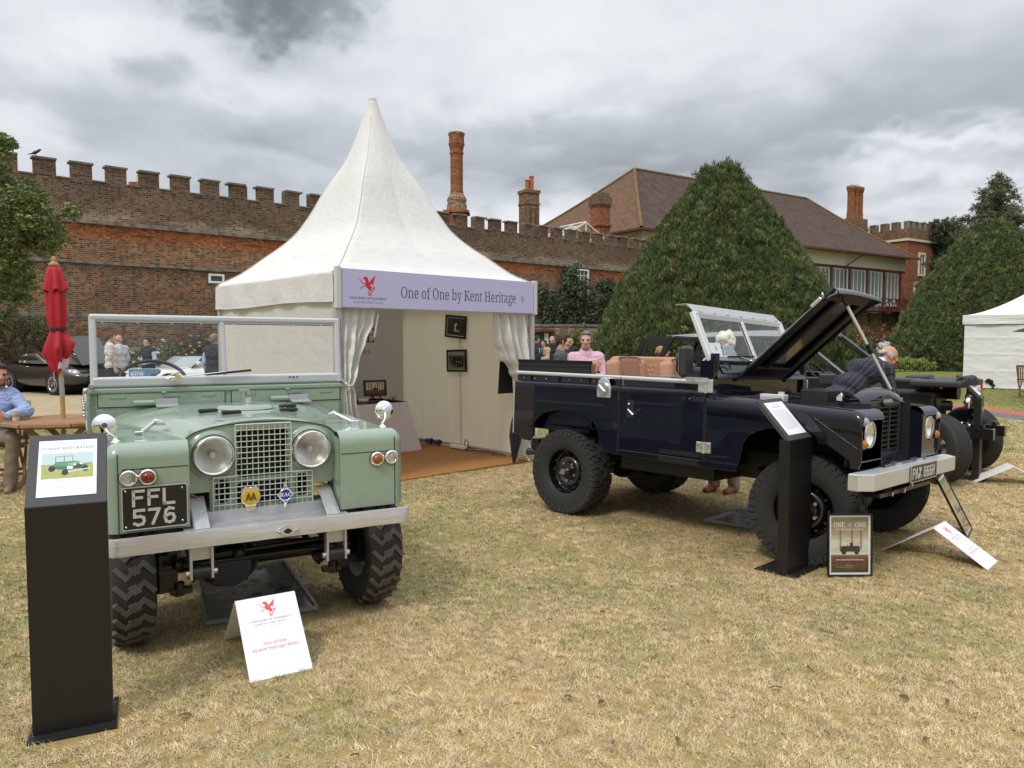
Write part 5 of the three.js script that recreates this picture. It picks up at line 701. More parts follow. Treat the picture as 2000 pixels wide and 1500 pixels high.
  const hp = sub('starting_handle_guide', C); part('plate', ext([[-0.058, 0], [-0.04, 0.016], [0, 0.036], [0.04, 0.016], [0.058, 0], [0.04, -0.016], [0, -0.036], [-0.04, -0.016]], 0.006, 0.002).translate(0.07, 0.612, 0.468), brushed, hp); part('hole', [cyl(0.014, 0.014, 0.002, 0.07, 0.605, 0.4755, PI / 2), box(0.04, 0.012, 0.002, 0.07, 0.605, 0.4756)], MAT.dark, hp); part('rivet', [sph(0.006, 0.027, 0.605, 0.475), sph(0.006, 0.113, 0.605, 0.475)], MAT.steel, hp);
  part('cross_member', [ext([[-0.40, 0.56], [-0.40, 0.655], [-0.37, 0.70], [0.37, 0.70], [0.40, 0.655], [0.40, 0.56]], 0.006, 0, [circ(0.04, 0.605, 0.045, 20).reverse()]).translate(0, 0, 0.26), box(0.84, 0.006, 0.2, 0, 0.645, 0.36, 0.02), box(0.74, 0.006, 0.16, 0, 0.70, 0.185)], galv, C);
  for (const s of [-1, 1]) part('gusset', [ext([[0, 0], [0.2, 0], [0, 0.13]], 0.006).rotateY(-PI / 2).translate(s * 0.37, 0.65, 0.2), sheet(1, 1, (u, v) => [s * lerp(0.375, 0.30, u), lerp(0.78, 0.65, v), lerp(0.2, 0.4, v)])], galv, C);
  for (const s of [-1, 1]) part('spring_shackle', [box(0.10, 0.07, 0.05, s * 0.345, 0.53, 0.38), box(0.012, 0.16, 0.05, s * 0.345 - 0.05, 0.48, 0.40), box(0.012, 0.16, 0.05, s * 0.345 + 0.05, 0.48, 0.40)], galv, C), part('shackle_bolt', [cyl(0.016, 0.016, 0.15, s * 0.345, 0.43, 0.40, 0, 0, PI / 2, 10)], MAT.steel, C), part('leaf_spring', [...Array(5)].map((_, i) => tube([[s * 0.345, 0.43 - i * 0.014, 0.40 - i * 0.07], [s * 0.345, 0.35 - i * 0.012, 0.05], [s * 0.345, 0.43 - i * 0.014, -0.45 + i * 0.07]], 0.024, 16, 4)).concat([cyl(0.035, 0.035, 0.085, s * 0.345, 0.43, 0.40, 0, 0, PI / 2)]), MAT.oily, C);
  // --- axle and steering gear ---
  const ax = part('front_axle', [bar([-0.55, 0.37, 0], [0.55, 0.37, 0], 0.042), sph(0.15, -0.16, 0.37, 0.0, 1.15, 1, 1, 20), cyl(0.105, 0.12, 0.1, -0.16, 0.36, 0.1, PI / 2), ring(0.12, 0.012, -0.16, 0.37, 0.09, 0, 0, 0, 24), sph(0.09, -0.5, 0.37, 0), sph(0.09, 0.5, 0.37, 0), ...[-1, 1].flatMap((s) => [cyl(0.035, 0.035, 0.26, s * 0.5, 0.38, 0.05), box(0.09, 0.2, 0.1, s * 0.47, 0.36, 0.06), cyl(0.028, 0.03, 0.07, s * 0.42, 0.27, 0.1), box(0.11, 0.03, 0.05, s * 0.41, 0.26, 0.1)]), ...[-0.24, -0.08].map((x) => cyl(0.012, 0.012, 0.02, x, 0.28, 0.12, PI / 2))], MAT.oily, C);
  part('track_rod', [bar([-0.5, 0.41, 0.16], [0.5, 0.41, 0.16], 0.014), bar([-0.4, 0.455, 0.2], [0.38, 0.47, 0.18], 0.012), sph(0.03, -0.43, 0.42, 0.17), sph(0.03, 0.43, 0.43, 0.17), sph(0.034, -0.13, 0.455, 0.2), bar([-0.3, 0.5, 0.1], [0.45, 0.43, 0.1], 0.012), cyl(0.03, 0.03, 0.1, -0.28, 0.51, 0.2)], MAT.oily, C);
  part('chassis_rail', [-1, 1].map((s) => box(0.075, 0.14, 2.7, s * 0.345, 0.56, -1.05)).concat([box(0.6, 0.3, 0.7, 0, 0.62, -0.5), box(0.25, 0.12, 0.5, 0.05, 0.36, -0.6), bar([-0.5, 0.4, -1.98], [0.5, 0.4, -1.98], 0.05), box(1.2, 0.02, 2.2, 0, 0.64, -1.9), box(0.2, 0.1, 0.12, -0.5, 0.62, 0.1), cyl(0.03, 0.03, 0.12, -0.42, 0.73, 0.15), box(0.08, 0.1, 0.06, 0.44, 0.74, 0.1)]), MAT.oily, C);
  part('brake_pipe', [tube([[-0.42, 0.76, 0.2], [-0.36, 0.79, 0.22], [-0.3, 0.75, 0.2]], 0.004, 12, 5), tube([[0.42, 0.80, 0.18], [0.5, 0.75, 0.2], [0.56, 0.77, 0.15]], 0.005, 12, 5)], std([0.3, 0.2, 0.1], 0.4, 0.7), C);
  // --- wheels ---
  const ty = zigzagTyre(0.375, 0.185), rm = discRim(0.215, 0.075, 0, 0.05), treadG = ty.lugs;
  for (const [s, z, steer] of [[-1, 0, 0.03], [1, 0, 0.03], [-1, -2.03, 0], [1, -2.03, 0]]) { const w = sub('wheel', C); w.position.set(s * 0.655, 0.375, z); w.rotation.y = steer; part('tyre', ty.carcass.clone(), MAT.rubber, w); part('tread', treadG.clone(), MAT.tread, w); const d = part('rim', rm.disc.clone(), MAT.wheelCream, w), h = part('hub', rm.hub, MAT.wheelCream, w); if (s < 0) d.rotation.y = h.rotation.y = PI; part('brake_drum', cyl(0.13, 0.13, 0.06, -s * 0.06, 0, 0, 0, 0, PI / 2), MAT.oily, w); }
  // --- bulkhead, scuttle vents ---
  part('bulkhead', [box(1.60, 0.34, 0.03, 0, 1.12, -0.895), rb(1.61, 0.04, 0.07, 0.015, 0, 1.283, -0.90), box(0.05, 0.7, 0.14, -0.79, 0.95, -0.95), box(0.05, 0.7, 0.14, 0.79, 0.95, -0.95)], P, C);
  for (const s of [-1, 1]) { const vf = sub('scuttle_vent', C), x0 = s < 0 ? -0.752 : 0.034, x1 = s < 0 ? -0.012 : 0.77; part('flap', ext(rrect(x0, 1.182, x1, 1.262, 0.006), 0.012, 0.002).translate(0, 0, -0.884), P, vf); part('gap', [box(x1 - x0 + 0.012, 0.004, 0.003, (x0 + x1) / 2, 1.1785, -0.8785), box(x1 - x0 + 0.012, 0.004, 0.003, (x0 + x1) / 2, 1.2655, -0.8785), box(0.004, 0.09, 0.003, x0 - 0.004, 1.222, -0.8784), box(0.004, 0.09, 0.003, x1 + 0.004, 1.222, -0.8784)], gapMat, vf); part('hinge', [0.14, 0.56, 0.86].map((f) => box(0.09, 0.022, 0.006, lerp(x0, x1, f), 1.248, -0.870)).concat([0.5].map((f) => cyl(0.007, 0.007, 0.03, lerp(x0, x1, f), 1.266, -0.868, 0, 0, PI / 2))), P, vf); }
  // --- windscreen ---
  const zw = -0.90, rake = 0.055, W = (x, y) => [x, y, zw - (y - 1.3) * rake * 2], frame = std([0.55, 0.57, 0.59], 0.42, 0.35);
  const ws = sub('windscreen', C);
  part('frame', [beam(W(-0.785, 1.335), W(0.785, 1.338), 0.045, 0.068, [0, 1, 0], 0.018), beam(W(-0.79, 1.742), W(0.79, 1.742), 0.045, 0.04, [0, 1, 0], 0.015), beam(W(-0.772, 1.30), W(-0.772, 1.76), 0.042, 0.038, [0, 0, 1], 0.015), beam(W(0.772, 1.30), W(0.772, 1.76), 0.042, 0.044, [0, 0, 1], 0.015), beam(W(-0.005, 1.36), W(-0.012, 1.73), 0.034, 0.03, [0, 0, 1], 0.01)], frame, ws);
  part('inner_bead', [beam(W(-0.75, 1.718), W(0.75, 1.718), 0.012, 0.012)], frame, ws); part('weather_strip', [beam(W(-0.80, 1.296), W(0.80, 1.296), 0.06, 0.012), beam(W(-0.75, 1.7095), W(0.75, 1.7095), 0.008, 0.004)], MAT.black, ws);
  part('stud', [-0.72, -0.52, -0.32, -0.14, 0.06, 0.26, 0.46, 0.66, 0.74].map((x) => xf(rb(0.018, 0.014, 0.02, 0.004), ...W(x, 1.713))), MAT.steel, ws);
  const pane = (x0, x1) => { const a = W(x0, 1.37), b = W(x1, 1.37), c = W(x1, 1.722), d = W(x0, 1.722); return sheet(1, 1, (u, v) => V(...a).lerp(V(...b), u).lerp(V(...d).lerp(V(...c), u), v)); };
  part('pane', pane(-0.755, -0.02), paneMat, ws); part('pane', pane(0.005, 0.755), paneMat, ws);
  for (const s of [-1, 1]) part('pivot', [cyl(0.018, 0.018, 0.05, s * 0.805, 1.285, zw, 0, 0, PI / 2), cyl(0.012, 0.012, 0.08, s * 0.79, 1.315, zw + 0.02, PI / 2)], MAT.steel, ws);
  part('vent_hole', [0.42, 0.445, 0.47].map((x) => cyl(0.006, 0.006, 0.002, x, 1.348, zw + 0.023, PI / 2)), MAT.dark, ws);
  const wp = sub('wiper', C); part('motor', [rb(0.05, 0.03, 0.04, 0.01, -0.33, 1.355, zw + 0.05), cyl(0.02, 0.02, 0.03, -0.30, 1.36, zw + 0.06, PI / 2), sph(0.012, -0.36, 1.352, zw + 0.06)], MAT.chrome, wp); part('arm', bar([-0.30, 1.362, zw + 0.06], [0.0, 1.395, zw + 0.05], 0.005, 0.003), MAT.chrome, wp); part('blade', beam([-0.13, 1.375, zw + 0.04], [0.16, 1.40, zw + 0.035], 0.008, 0.014), MAT.black, wp);
  // --- wing mirrors ---
  for (const s of [-1, 1]) { const m = sub('wing_mirror', C), bx = s * 0.706, cy = s < 0 ? 1.168 : 1.182, cx = s < 0 ? -0.752 : 0.738; part('arm', tube([[bx, 1.08, 0.17], [bx - 0.005 * s, 1.10, 0.165], [bx + (cx - bx) * 0.6, 1.13, 0.16], [cx, cy - 0.01, 0.14]], 0.007, 20, 8), MAT.chrome, m); part('foot', lathe([[0.024, 0], [0.022, 0.006], [0.01, 0.014], [0.008, 0.03]], 20, bx, 1.087, 0.17), MAT.chrome, m); const d = part('shell', [lathe([[0.0005, 0.026], [0.022, 0.024], [0.042, 0.017], [0.055, 0.006], [0.0575, 0]], 36), cyl(0.014, 0.018, 0.014, 0, 0.03, 0)], MAT.chrome, m); d.rotation.set(PI / 2 - 0.12, 0, 0); d.position.set(cx, cy, 0.115); const gl = part('glass', cyl(0.055, 0.055, 0.003, 0, -0.001, 0), std([0.8, 0.82, 0.85], 0.02, 1), m); gl.rotation.copy(d.rotation); gl.position.copy(d.position); }
  part('reflector_knob', [cyl(0.018, 0.018, 0.03, -0.785, 0.99, 0.02, 0, 0, PI / 2), box(0.01, 0.08, 0.12, -0.776, 1.0, -0.1)], MAT.black, C);
  // --- tub, seats and steering wheel ---
  const tub = (s) => ext([[-0.93, 0.62], [-0.93, 1.0], [-1.02, 1.02], [-1.5, 1.02], [-1.56, 1.16], [-2.82, 1.16], [-2.82, 0.62], [-2.42, 0.62], [-2.38, 0.78], [-2.2, 0.90], [-1.86, 0.90], [-1.68, 0.78], [-1.64, 0.62]], 0.02, 0.003).rotateY(-PI / 2).translate(s * 0.78, 0, 0);
  part('body_side', [tub(-1), tub(1)], P, C); part('tailboard', [box(1.52, 0.5, 0.02, 0, 0.9, -2.81), box(1.5, 0.02, 1.9, 0, 0.70, -1.87)], P, C);
  part('capping', [rb(0.07, 0.03, 1.28, 0.008, -0.785, 1.17, -2.19), rb(0.07, 0.03, 1.28, 0.008, 0.785, 1.17, -2.19), rb(0.07, 0.03, 0.62, 0.008, -0.785, 1.035, -1.23), rb(0.07, 0.03, 0.62, 0.008, 0.785, 1.035, -1.23), box(0.03, 0.5, 0.03, -0.80, 0.9, -1.52), box(0.012, 0.12, 0.5, -0.812, 1.08, -2.1)], galv, C);
  part('cleat', [...Array(9)].map((_, i) => sph(0.012, -0.822, 1.12 - (i % 2) * 0.06, -1.6 - i * 0.13, 1, 1, 1, 8)), MAT.steel, C);
  parts('seat', [-0.45, 0, 0.45].flatMap((x) => [rb(0.42, 0.12, 0.42, 0.03, x, 0.86, -1.45), rb(0.42, 0.3, 0.09, 0.03, x, 1.02, -1.68)]), std([0.03, 0.032, 0.03], 0.6), C);
  const sw = sub('steering_wheel', C), sc = V(-0.40, 1.31, -1.36); part('rim', ring(0.215, 0.0125, 0, 0, 0, -0.85, 0, 0, 48).translate(sc.x, sc.y, sc.z), MAT.black, sw); part('spoke', [0.5, 2.6, 4.7].map((a) => { const q = V(Math.cos(a) * 0.21, Math.sin(a) * 0.21, 0).applyEuler(new THREE.Euler(-0.85, 0, 0)); return bar(sc, sc.clone().add(q), 0.006); }), MAT.steel, sw); part('column', [bar(sc, [-0.38, 0.85, -0.95], 0.02), cyl(0.035, 0.035, 0.03, sc.x, sc.y, sc.z, -0.85 + PI / 2)], MAT.black, sw);
  // card behind the glass
  const kc = thing('dashboard_card', 'small blue printed card standing behind the green vehicle windscreen', 'card', C.localToWorld(V(-0.47, 1.36, -1.0)) && [0, 0, 0]);
  C.updateMatrixWorld(true); kc.position.copy(C.localToWorld(V(-0.492, 1.328, -0.985))); kc.rotation.y = C.rotation.y; part('card', rb(0.165, 0.088, 0.006, 0.002, 0, 0.044, 0, -0.12), MAT.white, kc); part('print', new THREE.PlaneGeometry(0.162, 0.085).rotateX(-0.12).translate(0, 0.044, 0.0045), print(324, 170, (x, w, h) => { x.fillStyle = '#5f8aa8'; x.fillRect(0, 0, w, h); x.fillStyle = '#8a9a80'; x.fillRect(0, 130, w, 40); x.fillStyle = '#46565e'; x.fillRect(250, 70, 70, 60); x.strokeStyle = '#f2f6f8'; x.lineWidth = 4; x.beginPath(); x.ellipse(95, 62, 80, 36, 0, 0, 7); x.stroke(); text(x, 'KHW', 95, 82, 'bold 56px serif', '#f4f8fa'); }), kc);
}
// ---------- the navy open four-wheel drive with its bonnet up ----------
const navyPaint = phys([0.0024, 0.0036, 0.012], { roughness: 0.6, specularIntensity: 0.25, clearcoat: 1, clearcoatRoughness: 0.02 });
const tanHide = std([0.42, 0.215, 0.13], 0.6, 0, { bumpMap: rep(fine, 4), bumpScale: 0.001 }), silver = std([0.72, 0.73, 0.73], 0.38, 0.75, { roughnessMap: rep(blotch, 2) });
function headlampOn(parent, x, y, z, r, rimMat) { const h = sub('headlamp', parent); h.position.set(x, y, z); part('rim', lathe([[r * 0.9, 0.012], [r * 1.0, 0.018], [r * 1.1, 0.004], [r * 1.12, -0.02]], 36, 0, 0, 0, PI / 2), rimMat, h); part('reflector', lathe([[0.01, -0.06], [r * 0.5, -0.045], [r * 0.92, 0.004]], 30, 0, 0, 0, PI / 2), std([0.86, 0.86, 0.84], 0.15, 1), h); part('bulb_shield', sph(0.016, 0, 0, -0.02, 1, 1, 1.5, 10), MAT.steel, h); part('lens', xf(new THREE.SphereGeometry(r * 1.9, 28, 8, 0, 2 * PI, 0, 0.51).rotateX(PI / 2), 0, 0, 0.04 - r * 1.9), phys([0.97, 0.98, 0.98], { transmission: 1, roughness: 0.06, thickness: 0 }), h); return h; }
{
  const C = thing('navy_offroader', 'navy blue open off-road vehicle with its bonnet propped up and tan seats', 'off-road vehicle', [2.605, 0, -5.855], PI / 2 - 0.791);
  C.rotation.order = 'YXZ'; C.rotation.z = -0.04;
  const P = navyPaint, K = MAT.dark, hw = 0.835;
  const arc = (cz, r, y0, top, n = 12) => { const o = []; for (let i = 0; i <= n; i++) { const a = PI * i / n; o.push([cz - Math.cos(a) * r, y0 + (top - y0) * Math.pow(Math.sin(a), 0.62)]); } return o; };
  const sidePanel = (pts, s, t = 0.03) => { const g = ext(pts, t, 0.007, [], 3).rotateY(-PI / 2); return g.translate(s < 0 ? -hw + t : hw, 0, 0); };
  for (const s of [-1, 1]) {
    part('rear_quarter', sidePanel([[-2.87, 1.17], [-2.87, 0.68], [-2.74, 0.615], [-2.66, 0.61], [-2.61, 0.66], ...arc(-2.21, 0.40, 0.66, 0.93).slice(1, -1), [-1.80, 0.66], [-1.785, 0.59], [-1.605, 0.59], [-1.605, 1.17]], s), P, C);
    part('door', [sidePanel([[-1.597, 1.165], [-1.597, 0.645], [-0.772, 0.645], [-0.772, 1.155]], s), box(0.015, 0.10, 0.80, s * (hw - 0.045), 1.20, -1.185)], P, C);
    part('sill', sidePanel([[-1.60, 0.636], [-1.60, 0.585], [-0.5, 0.575], [-0.47, 0.636]], s), P, C);
    // shoulder rolled over towards the cabin
    part('shoulder', [[-2.87, -1.605], [-1.597, -0.772]].map(([a, b]) => shell(8, 12, (u, v) => { const t = v * PI / 2; return [s * (hw - 0.035 + 0.035 * Math.cos(t)), 1.155 + 0.03 * Math.sin(t), s < 0 ? lerp(a, b, u) : lerp(b, a, u)]; }, 0.003)), P, C);
    part('tonneau_strip', box(0.012, 0.075, 1.26, s * (hw - 0.045), 1.205, -2.24), P, C);
    part('body_capping', [beam([s * (hw - 0.04), 1.258, -2.87], [s * (hw - 0.04), 1.25, -1.605], 0.07, 0.036, [0, 1, 0], 0.014), beam([s * (hw - 0.04), 1.25, -1.595], [s * (hw - 0.04), 1.24, -0.80], 0.07, 0.036, [0, 1, 0], 0.014), box(0.012, 0.5, 0.012, s * hw, 0.92, -2.868)], silver, C);
    part('stud', [...Array(8)].map((_, i) => sph(0.007, s * (hw - 0.036), 1.208, -2.78 + i * 0.145, 0.6, 1, 1, 8)), MAT.steel, C, { kind: 'stuff' });
    parts('hook', [0, 1, 2].map((i) => [box(0.018, 0.022, 0.05, s * (hw - 0.034), 1.222, -2.70 + i * 0.36), box(0.012, 0.05, 0.025, s * (hw - 0.034), 1.19, -2.69 + i * 0.36)]), MAT.black, C);
    part('door_gap', [box(0.004, 0.58, 0.007, s * (hw - 0.004), 0.88, -1.601), box(0.004, 0.56, 0.014, s * (hw - 0.006), 0.88, -0.764)], K, C);
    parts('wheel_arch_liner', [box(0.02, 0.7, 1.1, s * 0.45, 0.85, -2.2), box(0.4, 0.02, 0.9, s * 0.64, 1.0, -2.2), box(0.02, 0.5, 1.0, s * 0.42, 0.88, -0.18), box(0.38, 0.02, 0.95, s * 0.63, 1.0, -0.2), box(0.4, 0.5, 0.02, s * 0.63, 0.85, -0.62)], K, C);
    // front wing: side, rolled top, rounded nose
    const xi = 0.43, zf = 0.42, zb = -0.757, r = 0.06, topY = (z) => lerp(1.152, 1.10, clamp((z + 0.757) / 1.15)), noseR = 0.07;
    const drop = (z) => { const q = clamp((z - (zf - noseR)) / noseR); return noseR * (1 - Math.sqrt(Math.max(0, 1 - q * q))); };
    part('wing_top', shell(30, 34, (u, v) => { const z = lerp(zb, zf, 1 - Math.pow(1 - v, 1.6)), L1 = hw - r - xi, L2 = r * PI / 2, L3 = 0.10, t = (s > 0 ? 1 - u : u) * (L1 + L2 + L3), y = topY(z) - drop(z); if (t < L1) return [s * (xi + t), y, z]; if (t < L1 + L2) { const a = (t - L1) / r; return [s * (hw - r + r * Math.sin(a)), y - r + r * Math.cos(a), z]; } return [s * hw, y - r - (t - L1 - L2), z]; }, 0.004), P, C);
    part('wing_side', sidePanel([[zb, 1.06], [zb, 0.64], [-0.47, 0.636], [-0.455, 0.70], ...arc(-0.05, 0.395, 0.70, 0.945).slice(1, -1), [0.345, 0.70], [zf - 0.015, 0.70], [zf, 0.75], [zf, 0.96]], s, 0.02), P, C);
    part('arch_crease', beam([s * (hw + 0.001), 1.0, 0.05], [s * (hw + 0.001), 0.80, 0.37], 0.006, 0.10, [0, 1, 0], 0.002), P, C);
    part('inner_wing', ext([[zb, 0.7], [0.0, 0.7], [0.3, 0.66], [zf - 0.01, 0.68], [zf - 0.01, 1.02], [zf - 0.06, 1.07], [zb, 1.14]], 0.006).rotateY(-PI / 2).translate(s > 0 ? xi + 0.006 : -xi, 0, 0), P, C);
    part('louvre', [...Array(6)].map((_, i) => rb(0.008, 0.006, 0.2, 0.003, s * (xi - 0.002), 0.80 + i * 0.045, 0.22)), P, C);
    // headlamp panel
    const hp = sub('headlamp_panel', C), a0 = 0.44, a1 = hw - 0.012;
    part('panel', ext(rrect(a0, 0.70, a1, 1.055, 0.02), 0.012, 0.004, [circ(0.632, 0.93, 0.105, 30).reverse()]).translate(0, 0, zf - 0.03).scale(s, 1, 1), P, hp);
    part('lip', [[[a0, 1.045], [a1 - 0.02, 1.045]], [[a0, 0.75], [a1 - 0.03, 0.75]], [[a1 - 0.02, 0.75], [a1 - 0.02, 1.045]]].map(([p, q]) => bar([s * p[0], p[1], zf - 0.016], [s * q[0], q[1], zf - 0.016], 0.006)), P, hp);
    headlampOn(C, s * 0.632, 0.93, zf - 0.03, 0.09, silver);
    for (const [y, m, nm] of [[1.022, phys([0.85, 0.88, 0.82], { transmission: 0.6, roughness: 0.15, thickness: 0 }), 'side_lamp'], [0.868, MAT.amber, 'indicator_lamp']]) { const l = sub(nm, C); l.position.set(s * 0.775, y, zf - 0.016); part('seat', cyl(0.036, 0.038, 0.01, 0, 0, 0.004, PI / 2), MAT.rubber, l); part('lens', [lathe([[0.0005, 0.034], [0.014, 0.032], [0.026, 0.022], [0.033, 0.006]], 24, 0, 0, 0, PI / 2), ring(0.013, 0.002, 0, 0, 0.032, 0, 0, 0, 16)], m, l); }
    // hinges at the windscreen pillar and low on the door
    for (const [y, k] of [[1.215, 1.25], [0.735, 1]]) part('door_hinge', [rb(0.014, 0.085 * k, 0.06, 0.004, s * (hw + 0.004), y, -0.80), rb(0.014, 0.085 * k, 0.045, 0.004, s * (hw + 0.004), y, -0.725), cyl(0.013, 0.013, 0.09 * k, s * (hw + 0.014), y, -0.758), ...[-0.028, 0.028].flatMap((d) => [-0.81, -0.72].map((z) => cyl(0.008, 0.008, 0.016, s * (hw + 0.012), y + d * k, z, 0, 0, PI / 2, 8)))], silver, C);
  }
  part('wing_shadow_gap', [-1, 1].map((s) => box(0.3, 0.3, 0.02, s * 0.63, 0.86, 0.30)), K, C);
  // fuel filler and door handle on the near side
  const ff = sub('fuel_filler', C); part('plate', ext([[-1.835, 1.07], [-1.69, 1.07], [-1.685, 1.16], [-1.71, 1.225], [-1.745, 1.245], [-1.785, 1.245], [-1.82, 1.22], [-1.84, 1.15]], 0.016, 0.006, [], 3).rotateY(-PI / 2).translate(-hw + 0.004, 0, 0), silver, ff); part('cap', [cyl(0.052, 0.055, 0.035, -hw - 0.02, 1.15, -1.762, 0, 0.35, PI / 2, 28), rb(0.02, 0.016, 0.09, 0.006, -hw - 0.04, 1.15, -1.762, 0.7)], MAT.steel, ff);
  const dh = sub('door_handle', C); part('recess', [rb(0.012, 0.12, 0.075, 0.01, -hw - 0.001, 1.0, -1.475), rb(0.01, 0.03, 0.09, 0.004, -hw - 0.004, 0.925, -1.475)], MAT.black, dh); part('lever', [bar([-hw - 0.012, 0.985, -1.495], [-hw - 0.016, 0.94, -1.435], 0.009, 0.013), sph(0.012, -hw - 0.012, 1.03, -1.485)], MAT.steel, dh); part('button', cyl(0.017, 0.017, 0.012, -hw - 0.006, 0.985, -1.39, 0, 0, PI / 2), MAT.black, dh);
  // --- front: grille, slam panel, badge, apron ---
  const gz = 0.25; part('grille', [box(0.68, 0.03, 0.04, 0, 1.12, gz), box(0.68, 0.03, 0.04, 0, 0.74, gz), ...[-0.33, -0.11, 0.11, 0.33].map((x) => box(0.022, 0.38, 0.044, x, 0.93, gz)), ...[...Array(10)].map((_, i) => box(0.66, 0.009, 0.03, 0, 0.77 + i * 0.036, gz))], std([0.035, 0.035, 0.036], 0.4), C);
  part('radiator', [box(0.74, 0.40, 0.05, 0, 0.93, gz - 0.08), ...[...Array(12)].map((_, i) => box(0.6, 0.006, 0.02, 0, 0.76 + i * 0.03, gz - 0.045))], K, C);
  part('grille_surround', [box(0.84, 0.45, 0.02, 0, 0.93, gz - 0.14)], P, C);
  part('slam_panel', shell(24, 8, (u, v) => { const x = lerp(0.43, -0.43, u), k = Math.abs(x) / 0.43, t = v * 1.5; const y = 1.242 - 0.06 * Math.pow(k, 3); return [x, y - 0.05 * (1 - Math.cos(t)) - v * 0.03, 0.20 + 0.065 * Math.sin(t)]; }, 0.004), P, C);
  part('bonnet_catch', [box(0.05, 0.03, 0.04, -0.46, 1.16, 0.12), ring(0.02, 0.006, -0.46, 1.18, 0.12, 0, 0.7), cyl(0.01, 0.01, 0.05, -0.46, 1.18, 0.12, 0, 0, PI / 2)], MAT.chrome, C);
  const bg = sub('badge', C); bg.position.set(0, 1.145, 0.285); bg.rotation.x = -0.2; part('oval', [cyl(0.12, 0.12, 0.008, 0, 0, 0, PI / 2, 0, 0, 40).scale(1, 0.36, 1), new THREE.TorusGeometry(0.115, 0.003, 6, 40).scale(1, 0.36, 1).translate(0, 0, 0.005)], MAT.black, bg);
  part('lettering', new THREE.PlaneGeometry(0.19, 0.055).translate(0, 0, 0.0065), print(256, 72, (x, w, h) => { x.fillStyle = '#101010'; x.fillRect(0, 0, w, h); text(x, 'LAND-ROVER', 128, 52, 'bold 44px serif', '#d8d8d2', 'center', 0.85); }, 0.4), bg);
  part('apron', [shell(16, 6, (u, v) => [lerp(0.44, -0.44, u), 0.74 - 0.05 * v, lerp(0.24, 0.44, v)], 0.006), box(0.9, 0.1, 0.012, 0, 0.66, 0.435)], P, C);
  part('tow_eye', [box(0.12, 0.02, 0.05, -0.2, 0.70, 0.43), box(0.12, 0.02, 0.05, 0.25, 0.70, 0.43), bar([-0.05, 0.74, 0.2], [0.02, 0.76, 0.2], 0.01)], MAT.steel, C);
  // --- bumper and plate ---
  const bx = 0.985; part('bumper', ext([[-bx, 0.40], [-bx, 0.455], [-bx + 0.1, 0.53], [bx - 0.1, 0.53], [bx, 0.455], [bx, 0.40]], 0.112, 0.006, [], 3).rotateX(PI / 2).translate(0, 0.69, 0), std([0.66, 0.68, 0.69], 0.4, 0.55, { bumpMap: rep(fine, 2), bumpScale: 0.0006 }), C);
  part('bumper_end', [-1, 1].map((s) => box(0.012, 0.1, 0.06, s * bx, 0.634, 0.43)), silver, C);
  const np = sub('number_plate', C); part('plate', ext(rrect(-0.21, 0.572, 0.37, 0.694, 0.008), 0.008, 0.002).translate(0, 0, 0.532), MAT.satin, np); part('border', ext(rrect(-0.212, 0.570, 0.372, 0.696, 0.008), 0.006, 0.001, [rrect(-0.205, 0.577, 0.365, 0.689, 0.006).reverse()]).translate(0, 0, 0.5355), std([0.45, 0.45, 0.45], 0.4, 0.5), np);
  [...'PAX 866R'].forEach((ch, i) => { if (ch !== ' ') part('character', glyphGeo(ch, -0.175 + i * 0.067 - (i > 3 ? 0.028 : 0), 0.598, 0.044, 0.070, 0.5415, 0.0125), std([0.55, 0.55, 0.54], 0.4, 0.3), np); });
  // --- raised bonnet (built lying flat along +z from its hinge, then turned up) ---
  const B = sub('bonnet', C); B.position.set(0, 1.255, -0.74); B.rotation.x = -0.745;
  const bl = 1.05, bw = 0.435, under = std([0.004, 0.004, 0.006], 0.55);
  part('skin', shell(40, 30, (u, v) => { const x = lerp(bw, -bw, u), z = lerp(0, bl, v), k = Math.abs(x) / bw, edge = 0.05 * Math.pow(k, 8), nose = 0.05 * Math.pow(v, 12); return [x, 0.075 - 0.025 * k * k - edge - nose, z]; }, 0.004), P, B);
  part('rolled_edge', [tube([[-bw, 0.0, 0], [-bw, 0.0, bl]], 0.012, 8, 8), tube([[bw, 0, 0], [bw, 0, bl]], 0.012, 8, 8), shell(30, 4, (u, v) => { const x = lerp(bw, -bw, u), k = Math.abs(x) / bw; return [x, 0.03 - 0.025 * k * k - 0.06 * v, bl + 0.012 * Math.sin(v * 3)]; }, 0.006)], P, B);
  part('under_frame', [rb(0.10, 0.03, bl - 0.06, 0.01, -bw + 0.09, 0.02, bl / 2), rb(0.10, 0.03, bl - 0.06, 0.01, bw - 0.09, 0.02, bl / 2), rb(2 * bw - 0.1, 0.03, 0.10, 0.01, 0, 0.018, bl - 0.07), rb(2 * bw - 0.1, 0.03, 0.12, 0.01, 0, 0.018, 0.1), rb(0.07, 0.03, bl - 0.1, 0.01, -0.11, 0.022, bl / 2)], under, B);
  part('under_skin', box(2 * bw - 0.14, 0.004, bl - 0.08, 0, 0.042, bl / 2), phys([0.006, 0.006, 0.008], { roughness: 0.25, clearcoat: 1, clearcoatRoughness: 0.06 }), B);
  part('catch', [rb(0.02, 0.03, 0.1, 0.008, -bw - 0.012, 0.012, bl - 0.16), ring(0.02, 0.006, -bw - 0.018, 0.015, bl - 0.09, 0.4, 0.5)], MAT.steel, B);
  const pr = sub('bonnet_prop', C); part('rod', [bar([0.25, 1.23, 0.22], [-0.2, 1.92, 0.0], 0.013)], std([0.72, 0.72, 0.70], 0.4, 0.3), pr); part('grip', [bar([0.07, 1.506, 0.132], [0.025, 1.575, 0.11], 0.017), bar([-0.16, 1.86, 0.02], [-0.2, 1.92, 0.0], 0.016)], MAT.black, pr);
